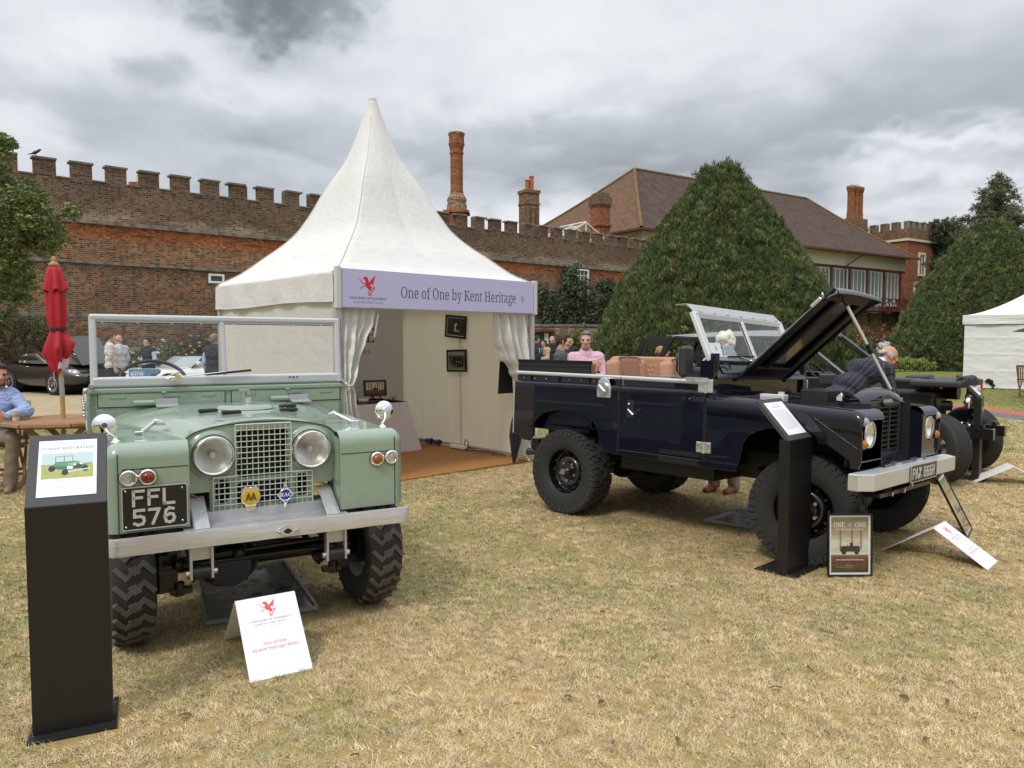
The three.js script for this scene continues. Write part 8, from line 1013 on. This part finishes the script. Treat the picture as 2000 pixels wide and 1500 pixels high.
  car('man in a flat cap and dark gilet seen from behind beside the white sports car', 419, 16.2, 2.8, { s: 1.0, top: { name: 'gilet', c: [0.03, 0.034, 0.042], e: 0.026, sleeve: 0, hem: 0.05 }, inner: [0.40, 0.50, 0.70], bottom: { c: [0.075, 0.07, 0.07] }, shoes: blk, hair: { c: [0.2, 0.17, 0.15], side: true }, cap: [0.20, 0.16, 0.10], j: { elR: [-0.27, 1.12, -0.06], wrR: [-0.27, 0.88, 0.0] } });
  far('visitor in a dark cap among the red flowers beyond the raised bonnet', 1722, 38, 2.2, { s: 0.98, group: undefined, top: { c: [0.5, 0.5, 0.52] }, bottom: { c: [0.1, 0.1, 0.12] }, cap: [0.02, 0.025, 0.06], hair: { c: [0.1, 0.07, 0.05], side: true } });
  far('dark haired visitor standing beyond the dark cap among the red flowers', 1727, 41, 2.8, { s: 1.03, group: undefined, top: { c: [0.4, 0.42, 0.48] }, bottom: { c: [0.1, 0.1, 0.12] }, hair: { c: [0.05, 0.04, 0.03], side: true } });
}
// ---------- information stands ----------
const standMat = phys([0.0085, 0.0082, 0.008], { roughness: 0.4 }), standTop = std([0.045, 0.046, 0.052], 0.55);
function lectern(label, pos, turn, draw, W = 0.295, H = 0.93) {      // front face at z = 0, sloping top behind it
  const t = thing('information_stand', label, 'information stand', pos, turn, 'black information stands'), dp = 0.075, up = 0.26, bk = 0.24, th = 0.03;
  part('base_plate', box(W + 0.03, 0.006, 0.30, 0, 0.006, -0.085), std([0.02, 0.02, 0.022], 0.5, 0.3), t);
  part('column', rb(W, H, dp, 0.003, 0, H / 2 + 0.008, -dp / 2), standMat, t);
  const tp = sub('sloping_top', t); tp.position.set(0, H + 0.008, 0); tp.rotation.x = -Math.atan2(bk, up); const L = Math.hypot(up, bk);      // now local y runs up the slope
  part('panel', ext([[-W / 2, 0], [W / 2, 0], [W / 2, L], [-W / 2, L]], th, 0.003).translate(0, 0, -th), standTop, tp);
  part('sheet', new THREE.PlaneGeometry(W - 0.075, L - 0.075).translate(0, L / 2 + 0.004, 0.002), print(512, 720, draw, 0.35), tp);
  return t;
}
const paper = (x, w, h) => { x.fillStyle = '#eef0f8'; x.fillRect(0, 0, w, h); };
lectern('black information stand at the left with a colour picture of a green vehicle', [-1.80, 0, -3.01], 0.46, (x, w, h) => {
  paper(x, w, h); text(x, 'ONE of ONE', w / 2, 52, '34px serif', '#8b8c98', 'center', 1, 3); text(x, 'CLASSIC RESTORATION', w / 2, 122, 'bold 44px serif', '#54566a', 'center', 0.86); text(x, '1955 Land Rover Series 1, 86"', w / 2, 150, '20px serif', '#6a6c78');
  x.fillStyle = '#b9cfd2'; x.fillRect(30, 170, w - 60, 330); const rg = mulberry(6); x.fillStyle = '#7f9470'; for (let i = 0; i < 60; i++) { x.beginPath(); x.arc(34 + rg() * (w - 68), 318 + rg() * 14, 4 + rg() * 7, 0, 7); x.fill(); } x.fillStyle = '#a3ab62'; x.fillRect(30, 330, w - 60, 170); for (let i = 0; i < 500; i++) { x.fillStyle = ['#8f9a58', '#b6b878', '#7e8c4c', '#c2bf88'][i % 4]; x.fillRect(32 + rg() * (w - 90), 332 + rg() * 164, 8 + rg() * 22, 2); }
  x.fillStyle = '#5f8f6c'; x.beginPath(); x.moveTo(120, 330); x.lineTo(150, 290); x.lineTo(330, 280); x.lineTo(430, 330); x.lineTo(420, 380); x.lineTo(250, 400); x.lineTo(120, 370); x.fill(); x.fillStyle = '#456f55'; x.beginPath(); x.moveTo(120, 335); x.lineTo(250, 345); x.lineTo(250, 398); x.lineTo(120, 368); x.fill(); x.fillStyle = '#82b08c'; x.beginPath(); x.moveTo(235, 318); x.lineTo(330, 292); x.lineTo(425, 325); x.lineTo(320, 338); x.fill(); x.fillStyle = '#3d6350'; x.fillRect(385, 340, 38, 36); x.fillRect(255, 346, 50, 34); x.strokeStyle = '#3f5a4a'; x.lineWidth = 5; x.strokeRect(150, 215, 150, 72); x.beginPath(); x.moveTo(225, 215); x.lineTo(225, 287); x.stroke(); x.fillStyle = '#30443a'; x.fillRect(310, 318, 70, 60); x.fillStyle = '#2b2d2b'; for (const [a, b] of [[235, 425], [410, 385], [120, 370]]) { x.beginPath(); x.ellipse(a, b, 30, 38, 0, 0, 7); x.fill(); } x.fillStyle = '#e2e6e0'; x.fillRect(252, 345, 48, 38); x.save(); x.translate(260, 410); x.rotate(-0.16); x.fillStyle = '#c9cec8'; x.fillRect(0, 0, 190, 16); x.restore(); x.fillStyle = '#f2f4ea'; for (const [a, b] of [[318, 330], [372, 318]]) { x.beginPath(); x.arc(a, b, 13, 0, 7); x.fill(); }
  lines(x, 70, 520, w - 70, 9, 15, '#8a8c96', 5, 5); text(x, 'www.kentheritageworks.co.uk', w / 2, 690, '17px serif', '#8a8c96');
}, 0.288, 0.93);
const doc = (s) => (x, w, h) => { paper(x, w, h); text(x, 'ONE of ONE', w / 2, 70, '30px serif', '#8d8f9a'); text(x, s, w / 2, 120, 'bold 36px serif', '#5a5c70'); lines(x, 60, 170, w - 60, 26, 17, '#8e909c', 9, 6); };
lectern('black information stand with a printed sheet before the navy vehicle wheel', [1.985, 0, -5.14], 0.75, doc('RESTOMOD'), 0.33, 0.92);
lectern('black information stand seen edge on at the right beside the bare chassis', [5.40, 0, -8.62], 0.93, doc('ROLLING CHASSIS'), 0.30, 0.94);
// ---------- folded cards on the grass ----------
function tentCard(label, pos, turn, sc = 1, tall = 0.31, draw) {
  const t = thing('folded_sign', label, 'folded sign', pos, turn, 'folded white signs on the grass'), w = 0.297, a = 0.62, h = tall;
  const L = 0.42 * sc, fz = Math.sqrt(L * L - h * h), slope = Math.atan2(fz, h), f = sub('front_leaf', t); f.position.set(0, h, 0); f.rotation.x = -slope; part('board', box(w, L, 0.004, 0, -L / 2, 0), std([0.78, 0.78, 0.79], 0.5), f); part('lettering', new THREE.PlaneGeometry(w - 0.002, L - 0.002).translate(0, -L / 2, 0.0026), print(594, 840, draw, 0.4), f);
  const b = part('back_leaf', box(w, L, 0.004, 0, -L / 2, 0), std([0.76, 0.75, 0.72], 0.6), t); b.position.set(0, h, -0.004); b.rotation.x = slope; return t;
}
const signArt = (x, w, h) => { x.fillStyle = '#eef1fb'; x.fillRect(0, 0, w, h); emblem(x, w / 2, 130, 170, '#e04a52'); text(x, 'CONCOURS OF ELEGANCE', w / 2, 262, 'bold 32px sans-serif', '#6d7488', 'center', 0.98, 1); text(x, 'HAMPTON COURT PALACE', w / 2, 298, 'bold 25px sans-serif', '#6d7488', 'center', 0.95, 1); text(x, '4-6 SEPTEMBER 2020', w / 2, 328, '20px sans-serif', '#d0707c', 'center', 0.95, 1); text(x, 'One of One', w / 2, 510, 'bold 44px sans-serif', '#cc5a78', 'center', 0.95); text(x, 'by Kent Heritage Works', w / 2, 562, 'bold 44px sans-serif', '#cc5a78', 'center', 0.9); text(x, 'PLEASE DO NOT TOUCH', w / 2, 772, '24px sans-serif', '#a890a4', 'center', 0.95, 1); };
tentCard('folded white sign on the grass in front of the green vehicle', [-1.255, 0, -3.765], 0.56, 1, 0.30, signArt);
tentCard('folded white sign lying wide on the grass before the navy bumper', [3.17, 0, -5.52], 0.80, 1, 0.235, signArt);
tentCard('folded white sign at the right edge before the bare chassis', [5.62, 0, -8.42], 1.2, 1, 0.20, signArt);
// ---------- framed posters ----------
function poster(label, pos, turn, lean, w, h) {
  const t = thing('framed_poster', label, 'poster', pos, turn, 'framed posters leaning on the navy vehicle'); t.rotation.order = 'YXZ'; t.rotation.x = lean;
  part('frame', ext([[-w / 2, 0], [w / 2, 0], [w / 2, h], [-w / 2, h]], 0.018, 0.002, [[[-w / 2 + 0.012, 0.012], [-w / 2 + 0.012, h - 0.012], [w / 2 - 0.012, h - 0.012], [w / 2 - 0.012, 0.012]]]).translate(0, 0, -0.009), MAT.satin, t); part('backing', box(w - 0.02, h - 0.02, 0.006, 0, h / 2, -0.005), MAT.black, t);
  part('print', new THREE.PlaneGeometry(w - 0.023, h - 0.023).translate(0, h / 2, -0.0005), print(600, 846, (x, W, H) => {
    x.fillStyle = '#eceef2'; x.fillRect(0, 0, W, H); const g = x.createLinearGradient(0, 30, 0, H - 30); g.addColorStop(0, '#77675a'); g.addColorStop(0.3, '#b09a84'); g.addColorStop(0.45, '#d8d2c8'); g.addColorStop(0.64, '#c9c3b6'); g.addColorStop(0.66, '#eceae4'); g.addColorStop(0.70, '#7a5040'); g.addColorStop(0.8, '#5a3428'); g.addColorStop(1, '#3a2620'); x.fillStyle = g; x.fillRect(28, 28, W - 56, H - 56);
    const r = mulberry(8); for (let i = 0; i < 60; i++) { x.fillStyle = ['#8a7a68', '#a5917a', '#5f5348', '#c0b4a4'][i % 4]; x.globalAlpha = 0.35; const y = 180 + r() * 330; x.fillRect(28 + r() * 380, y, 60 + r() * 160, 3 + r() * 4); } for (let i = 0; i < 50; i++) { x.fillStyle = ['#8a4f36', '#43271d', '#a56a4c'][i % 3]; const y = 590 + r() * 180; x.fillRect(28 + r() * 380, y, 70 + r() * 170, 3); } x.globalAlpha = 0.5; x.fillStyle = '#4a3c32'; for (const a of [150, 450, 320]) x.fillRect(a, 190, 26, 300); x.globalAlpha = 1;
    x.fillStyle = '#15171b'; x.beginPath(); x.moveTo(165, 470); x.lineTo(180, 440); x.lineTo(440, 438); x.lineTo(452, 520); x.lineTo(160, 520); x.fill(); x.fillRect(265, 405, 6, 40); x.fillRect(300, 390, 44, 50); for (const a of [215, 400]) { x.beginPath(); x.arc(a, 528, 34, 0, 7); x.fill(); }
    text(x, 'ONE', 60, 168, '92px serif', '#f2f0ea', 'left', 0.86); text(x, 'ONE', W - 60, 168, '92px serif', '#f2f0ea', 'right', 0.86); text(x, 'OF', W / 2, 150, '34px serif', '#f2f0ea'); text(x, 'BY KENT HERITAGE WORKS', W / 2, 212, 'bold 26px sans-serif', '#e8e4dc', 'center', 0.95, 4); text(x, 'Drive Something That Moves You', W / 2, 645, 'bold 27px sans-serif', '#efe8e0', 'center', 0.95); text(x, 'ENQUIRIES', W / 2, 722, '17px sans-serif', '#d8ccc2', 'center', 1, 3); lines(x, 100, 738, W - 100, 1, 10, '#c2b2a6', 4, 5);
  }, 0.35), t); part('glazing', box(w - 0.022, h - 0.022, 0.002, 0, h / 2, 0.003), paneMat, t); return t;
}
poster('black framed poster of a vehicle leaning on the navy front wheel', [2.285, 0.008, -5.015], 0.02, -0.05, 0.305, 0.425);
poster('framed poster leaning edge on below the number plate of the navy vehicle', [3.79, 0, -6.16], 0.95, -0.46, 0.42, 0.52);
// ---------- drip trays ----------
function tray(label, pts, mat) { const t = thing('drip_tray', label, 'drip tray', [0, 0, 0], 0, 'metal drip trays'), c = pts.reduce((s, p) => s.add(p), V(0, 0, 0)).multiplyScalar(0.25); t.position.copy(c); const q = pts.map((p) => p.clone().sub(c)); part('plate', sheet(8, 8, (u, v) => q[0].clone().lerp(q[1], u).lerp(q[3].clone().lerp(q[2], u), v).setY(0.018), (u, v) => [u, v]), mat, t); part('rim', q.map((p, i) => beam(p.clone().setY(0.022), q[(i + 1) % 4].clone().setY(0.022), 0.014, 0.024)), std([0.30, 0.31, 0.32], 0.4, 0.6), t); return t; }
const stain = tex(512, 512, (x, y) => { const u = x / 512, v = y / 512; let s = 0.13 + 0.10 * fbm(x / 60, y / 60, 5, 0); for (const [a, b, r, k] of [[0.52, 0.42, 0.07, 1], [0.62, 0.22, 0.06, 0.8], [0.82, 0.45, 0.07, 0.7], [0.45, 0.62, 0.06, 0.8], [0.6, 0.7, 0.05, 0.7], [0.72, 0.6, 0.05, 0.5]]) { const d = Math.hypot((u - a) * 0.9, (v - b) * 1.6) + 0.03 * (fbm(x / 20, y / 20, 3, 0) - 0.5); s *= 1 - 0.75 * k * smooth(r, r * 0.7, d); } return [s, s * 1.0, s * 1.01]; }, { srgb: true });
tray('dark oil spotted metal drip tray under the green vehicle', [gr(403, 1224), gr(620, 1194), gr(556, 1104), gr(385, 1131)], std([1, 1, 1], 0.42, 0.5, { map: stain, roughnessMap: rep(blotch, 2) }));
tray('pale grey metal drip tray under the navy vehicle', [gr(1375, 1021), gr(1505, 1040), gr(1580, 1012), gr(1440, 1000)], std([0.30, 0.31, 0.32], 0.4, 0.5, { roughnessMap: rep(blotch, 2) }));
// ---------- table, parasol and chairs ----------
const grain = tex(256, 256, (x, y) => { const s = 0.7 + 0.6 * fbm(x / 40, y / 4, 4, 0); return [0.33 * s, 0.185 * s, 0.095 * s]; }, { srgb: true }), teak = std([1, 1, 1], 0.65, 0, { map: rep(grain, 2, 4) }), teakPale = std([1.25, 1.2, 1.1], 0.7, 0, { map: rep(grain, 3, 2) });
{
  const tc = [-4.94, 0, -8.27], t = thing('garden_table', 'octagonal slatted teak table with a parasol pole through it', 'table', tc, 0.25), R = 0.60, H = 0.735, oct = [...Array(8)].map((_, i) => { const a = (i + 0.5) * PI / 4; return [Math.cos(a) * R, Math.sin(a) * R]; });
  for (let i = 0; i < 8; i++) { const a = oct[i], b = oct[(i + 1) % 8]; part('edge_rail', beam([a[0], H - 0.014, a[1]], [b[0], H - 0.014, b[1]], 0.07, 0.03), teak, t); }
  const ap = R * Math.cos(PI / 8); for (let i = 0; i < 13; i++) { const z = -ap + 0.06 + i * (2 * ap - 0.12) / 12, half = Math.min(ap, R * 1.3 - Math.abs(z) * 1.0) - 0.03; for (const [x0, x1] of [[-half, -0.04], [0.04, half]]) part('slat', box(Math.abs(x1 - x0), 0.02, 0.066, (x0 + x1) / 2, H - 0.004, z), teak, t); }
  part('centre_rail', [box(0.075, 0.022, 2 * ap - 0.06, 0, H - 0.005, 0)], teak, t);
  for (const s of [-1, 1]) { part('leg', beam([s * 0.34, 0, 0.26], [-s * 0.30, H - 0.04, 0.26], 0.03, 0.055), teak, t); part('leg', beam([s * 0.34, 0, -0.26], [-s * 0.30, H - 0.04, -0.26], 0.03, 0.055), teak, t); }
  part('stretcher', [box(0.04, 0.04, 0.56, 0, 0.36, 0), box(0.7, 0.05, 0.03, 0, H - 0.05, 0.30), box(0.7, 0.05, 0.03, 0, H - 0.05, -0.30)], teak, t);
  const P = thing('folded_parasol', 'folded red parasol tied with a black band on a wooden pole', 'parasol', [tc[0] - 0.0, 0, tc[2]]), pole = std([0.45, 0.265, 0.10], 0.5, 0, { map: rep(grain, 1, 1) });
  pole.map = null; const dx = (y) => -0.05 * (y - 0.74) / 1.7;
  part('pole', [bar([0, 0.04, 0], [dx(0.98), 0.98, 0], 0.024), bar([dx(1.18), 1.18, 0], [dx(2.4), 2.4, 0], 0.023)], pole, P); part('metal_sleeve', bar([dx(0.97), 0.97, 0], [dx(1.19), 1.19, 0], 0.026), std([0.45, 0.45, 0.46], 0.4, 0.7), P); part('finial', lathe([[0.02, 0], [0.05, 0.015], [0.055, 0.04], [0.035, 0.06], [0.018, 0.075], [0.03, 0.09], [0.012, 0.12], [0.001, 0.125]], 20, dx(2.4), 2.39, 0), std([0.42, 0.2, 0.08], 0.5), P);
  const red = phys([0.44, 0.010, 0.022], { roughness: 0.7, transmission: 0.08, thickness: 0, bumpMap: rep(blotch, 3), bumpScale: 0.004 });
  const fold = (rows, n, amp, sd, tip = 0) => crease(loft(rows.map(([y, rx, a, tw, jag]) => [...Array(n * 8)].map((_, i) => { const q = i / (n * 8) * 2 * PI, f = Math.cos(q * n + tw), r = rx * 0.74 * (1 + (a ?? amp) * f + 0.10 * (fbm(q * 2 + sd, y * 5, 3) - 0.5) * 2); return [dx(y) + Math.cos(q + tw * 0.15) * r, y + (jag ?? 0) * f + (jag ?? 0) * 0.6 * Math.sin(q + sd) + tip * (jag ?? 0) * Math.cos(q + 0.5), Math.sin(q + tw * 0.15) * r * 0.85]; })), true), 0.9);
  part('top_flap', fold([[2.41, 0.03, 0.1, 0], [2.395, 0.08, 0.1, 0], [2.36, 0.105, 0.14, 0], [2.25, 0.125, 0.20, 0.1], [2.14, 0.152, 0.26, 0.2, 0.02]], 6, 0.2, 2), red, P);
  part('canopy', fold([[2.30, 0.10, 0.12, 0], [2.15, 0.118, 0.16, 0.1], [2.0, 0.12, 0.2, 0.5], [1.9, 0.122, 0.2, 0.9], [1.8, 0.118, 0.18, 1.2], [1.71, 0.095, 0.12, 1.4]], 7, 0.2, 5), red, P);
  part('lower_skirt', fold([[1.72, 0.095, 0.12, 1.4], [1.66, 0.115, 0.2, 1.4], [1.62, 0.128, 0.26, 1.3, 0.004], [1.55, 0.152, 0.36, 1.1, 0.02], [1.47, 0.162, 0.46, 0.9, 0.035], [1.43, 0.135, 0.5, 1.0, 0.03], [1.38, 0.125, 0.4, 1.6, 0.04], [1.32, 0.105, 0.5, 2.1, 0.05], [1.28, 0.075, 0.5, 2.5, 0.04]], 5, 0.3, 8, 1.2), red, P);
  part('white_lining', fold([[1.45, 0.09, 0.3, 0.8, 0.01], [1.36, 0.10, 0.3, 1.1, 0.015], [1.285, 0.08, 0.35, 1.7, 0.02]], 5, 0.3, 9), std([0.62, 0.52, 0.6], 0.7), P);
  part('tie_band', [cyl(0.077, 0.077, 0.04, dx(1.72), 1.72, 0, 0, 0, 0, 28), box(0.05, 0.035, 0.012, dx(1.72) + 0.075, 1.725, 0.035, 0, 0.6, 0)], std([0.02, 0.012, 0.014], 0.7), P); part('cord', bar([-0.06, 1.3, 0.05], [-0.06, 1.10, 0.05], 0.005), std([0.4, 0.4, 0.42], 0.6), P);
  const cup = (name, label, pos, m, r0, r1, h, lid) => { const c = thing(name, label, 'cup', pos); part('wall', lathe([[0.001, 0.004], [r0, 0.002], [r0, 0], [r1, h], [r1 + 0.003, h], [r1 + 0.003, h - 0.004], [r1 - 0.002, h - 0.004], [r0 - 0.002, 0.006], [0.001, 0.006]], 28), m, c); if (lid) part('print_band', cyl((r0 + r1) / 2 + 0.003, (r0 + r1) / 2 + 0.0012, h * 0.22, 0, h * 0.55, 0, 0, 0, 0, 28, true), std([0.30, 0.27, 0.2], 0.7), c); return c; };
  cup('paper_cup', 'cream paper cup on the left of the teak table', gr(31, 822, 0.742).setY(0.742), std([0.62, 0.55, 0.40], 0.7), 0.030, 0.041, 0.105, true); cup('plastic_cup', 'clear plastic tumbler behind the cream paper cup', gr(42, 817, 0.742).setY(0.742), phys([0.95, 0.96, 0.96], { transmission: 0.95, roughness: 0.05, thickness: 0 }), 0.030, 0.042, 0.13, false);
  const chair = thing('folding_chair', 'slatted teak folding chair under the seated man', 'chair', [-5.62, 0, -8.25], 0.42, 'teak folding chairs');
  const W = 0.46; for (let i = 0; i < 7; i++) part('seat_slat', box(W, 0.018, 0.048, 0, 0.44, -0.2 + i * 0.06), teak, chair); for (let i = 0; i < 9; i++) part('back_slat', beam([-0.18 + i * 0.045, 0.5, -0.22], [-0.18 + i * 0.045, 0.84, -0.33], 0.03, 0.012, [0, 0, 1]), teak, chair);
  for (const s of [-1, 1]) { part('leg', beam([s * 0.22, 0, 0.22], [s * 0.22, 0.9, -0.35], 0.024, 0.045), teak, chair); part('leg', beam([s * 0.19, 0, -0.26], [s * 0.19, 0.44, 0.2], 0.024, 0.04), teak, chair); } part('rail', [box(W, 0.06, 0.022, 0, 0.88, -0.34, -0.3), box(W, 0.045, 0.022, 0, 0.50, -0.215, -0.3), box(W - 0.04, 0.03, 0.03, 0, 0.14, 0.14), box(W - 0.06, 0.03, 0.03, 0, 0.16, -0.11)], teak, chair);
  const c2 = at(2000, 776, 21.2); copyOf(chair, [c2.x + 0.1, 0, c2.z], 2.35, 'slatted teak folding chair before the white gazebo at the right edge', 'teak folding chairs'); copyOf(chair, [c2.x + 0.55, 0, c2.z + 0.1], 2.2, 'second teak folding chair cut off by the right edge of the picture', 'teak folding chairs');
}
// ---------- white gazebo, bag and cable ramp at the right ----------
{
  const p = at(1880, 757, 25.4), g = thing('white_gazebo', 'small white pop up gazebo with closed sides at the right edge', 'gazebo', [p.x, 0, p.z], -0.62), W = 6;
  const cl = phys([0.80, 0.80, 0.80], { roughness: 0.6, transmission: 0.1, thickness: 0, bumpMap: rep(blotch, 2), bumpScale: 0.02 });
  const creased = (w) => (u, v) => { const x = u * w, y = v * 2.1, c = Math.max(Math.exp(-(((x % 0.62) - 0.31) ** 2) / 0.0006), Math.exp(-(((y + 0.25) % 0.55 - 0.27) ** 2) / 0.0008)); return [x, y + 0.02, 0.012 * c + 0.05 * (fbm(x * 1.6, y * 1.6, 3) - 0.5)]; };
  part('side_wall', sheet(100, 60, creased(W)), cl, g); part('side_wall', sheet(60, 40, (u, v) => { const q = creased(W)(u, v); return [q[2], q[1], -q[0]]; }), cl, g); part('back_wall', box(W, 2.1, 0.01, W / 2, 1.05, -W), cl, g);
  part('valance', [shell(60, 6, (u, v) => [lerp(-0.06, W + 0.06, u), 2.14 + 0.30 * v, 0.06 + 0.02 * Math.sin(u * 14 + v * 3) * (1 - v)], 0.006), shell(30, 5, (u, v) => [-0.06, 2.14 + 0.30 * v, lerp(-W - 0.06, 0.06, u)], 0.006)], cl, g);
  part('canopy', sheet(48, 24, (u, v) => { const a = u * 2 * PI + PI / 4, c = Math.cos(a), s = Math.sin(a), m = Math.max(Math.abs(c), Math.abs(s)), k = 1 - v; return [W / 2 + c / m * (W / 2 + 0.06) * k, 2.44 + 1.9 * Math.pow(v, 1.55), -W / 2 + s / m * (W / 2 + 0.06) * k]; }), cl, g);
  for (const [x, z] of [[0.02, -0.03], [W, -0.03], [0.02, -W], [W, -W]]) part('leg', rb(0.04, 2.3, 0.04, 0.005, x, 1.15, z), MAT.white, g);
  const b = at(1945, 757, 25.0), bag = thing('black_bag', 'black crumpled bag on the grass against the white gazebo', 'bag', [b.x, 0, b.z]); part('bag', sdfGeo([{ c: [0, 0.14, 0], r: [0.26, 0.15, 0.16] }, { c: [-0.2, 0.25, 0], r: [0.16, 0.1, 0.12] }, { c: [0.2, 0.23, 0], r: [0.2, 0.11, 0.13] }, { c: [0, 0.30, 0], r: [0.2, 0.1, 0.12] }, { c: [0.34, 0.18, 0], r: [0.1, 0.08, 0.1] }], 0.015, 0.04, 0.02), std([0.008, 0.008, 0.009], 0.9), bag); part('grey_base', rb(0.36, 0.12, 0.2, 0.04, -0.02, 0.06, 0.03), std([0.08, 0.085, 0.095], 0.8), bag);
  const um = at(2010, 646, 20), u2 = thing('black_parasol', 'edge of a black parasol at the right edge of the picture', 'parasol', [um.x + 1.0, 0, um.z]); part('canopy', lathe([[1.25, um.y - 0.02], [0.8, um.y + 0.14], [0.03, um.y + 0.4]], 8), std([0.012, 0.012, 0.014], 0.8), u2); part('pole', bar([0, 0, 0], [0, um.y + 0.4, 0], 0.02), MAT.black, u2);
  const r0 = gr(1868, 803), r1 = gr(2040, 826), rp = thing('cable_ramp', 'red topped grey ramp strip lying across the lawn at the right', 'cable ramp', [0, 0, 0]), d = r1.clone().sub(r0), n = V(-d.z, 0, d.x).normalize(); if (n.z > 0) n.negate(); const a0 = r0.clone().addScaledVector(d, -1.2), a1 = r1.clone().addScaledVector(d, 0.6);
  part('red_surface', sheet(10, 2, (u, v) => a0.clone().lerp(a1, u).addScaledVector(n, 0.30 + v * 0.5).setY(0.05), (u, v) => [u * 8, v]), std([0.48, 0.085, 0.07], 0.85), rp); const seg = []; for (let i = 0; i < 40; i++) { const p0 = a0.clone().lerp(a1, i / 40), p1 = a0.clone().lerp(a1, (i + 0.94) / 40); seg.push(sheet(1, 1, (u, v) => p0.clone().lerp(p1, u).addScaledVector(n, v * 0.3).setY(0.004 + v * 0.05))); } part('grey_edge', seg, std([0.13, 0.14, 0.16], 0.85), rp, { kind: 'stuff' });
  // crow on a merlon
  const cp = onWall(0.12, -0.25, 8.37), cr = thing('crow', 'black crow perched on a stone capped merlon of the palace wall', 'bird', cp, 2.3); part('body', sdfGeo([[0, 0.14, -0.05, 0, 0.22, 0.07, 0.06, 0.05], [0, 0.25, 0.10, 0, 0.28, 0.13, 0.038, 0.036], [0, 0.12, -0.08, 0, 0.05, -0.26, 0.03, 0.012], [-0.05, 0.17, 0, -0.03, 0.08, -0.18, 0.02, 0.01], [0.05, 0.17, 0, 0.03, 0.08, -0.18, 0.02, 0.01], [0, 0.275, 0.15, 0, 0.265, 0.22, 0.014, 0.004]], 0.012, 0.02), std([0.012, 0.012, 0.015], 0.5), cr); part('leg', [-0.025, 0.025].map((x) => bar([x, 0, 0.01], [x, 0.11, 0], 0.006)), MAT.black, cr);
  // printed cards on the navy dashboard
  const navy = scene.getObjectByName('navy_offroader'); navy.updateMatrixWorld(true);
  const cd = (label, x, w, h, draw) => { const c = thing('dashboard_card', label, 'card', navy.localToWorld(V(x, 1.415, -0.87)), navy.rotation.y); part('card', rb(w, h, 0.005, 0.002, 0, h / 2, 0, -0.3), MAT.white, c); part('print', new THREE.PlaneGeometry(w - 0.004, h - 0.004).rotateX(-0.3).translate(0, h / 2, 0.005), print(256, 256, draw), c); };
  cd('white card with black lettering behind the navy vehicle windscreen', -0.52, 0.17, 0.15, (x, w, h) => { x.fillStyle = '#eef0f4'; x.fillRect(0, 0, w, h); text(x, 'N', w / 2, 110, 'bold 84px serif', '#2a2c34'); lines(x, 40, 170, 216, 3, 22, '#4c5060', 3, 12); }); cd('blue patterned booklet beside the white card in the navy vehicle', -0.30, 0.17, 0.13, (x, w, h) => { x.fillStyle = '#8fa8bb'; x.fillRect(0, 0, w, h); const r = mulberry(4); for (let i = 0; i < 60; i++) { x.fillStyle = ['#c8d4da', '#6d8496', '#a9a27e'][i % 3]; x.fillRect(r() * 250, r() * 250, 22, 10); } });
}
scene.traverse((o) => { if (o.isMesh) { o.castShadow = true; o.receiveShadow = true; } });
renderer.render(scene, camera);
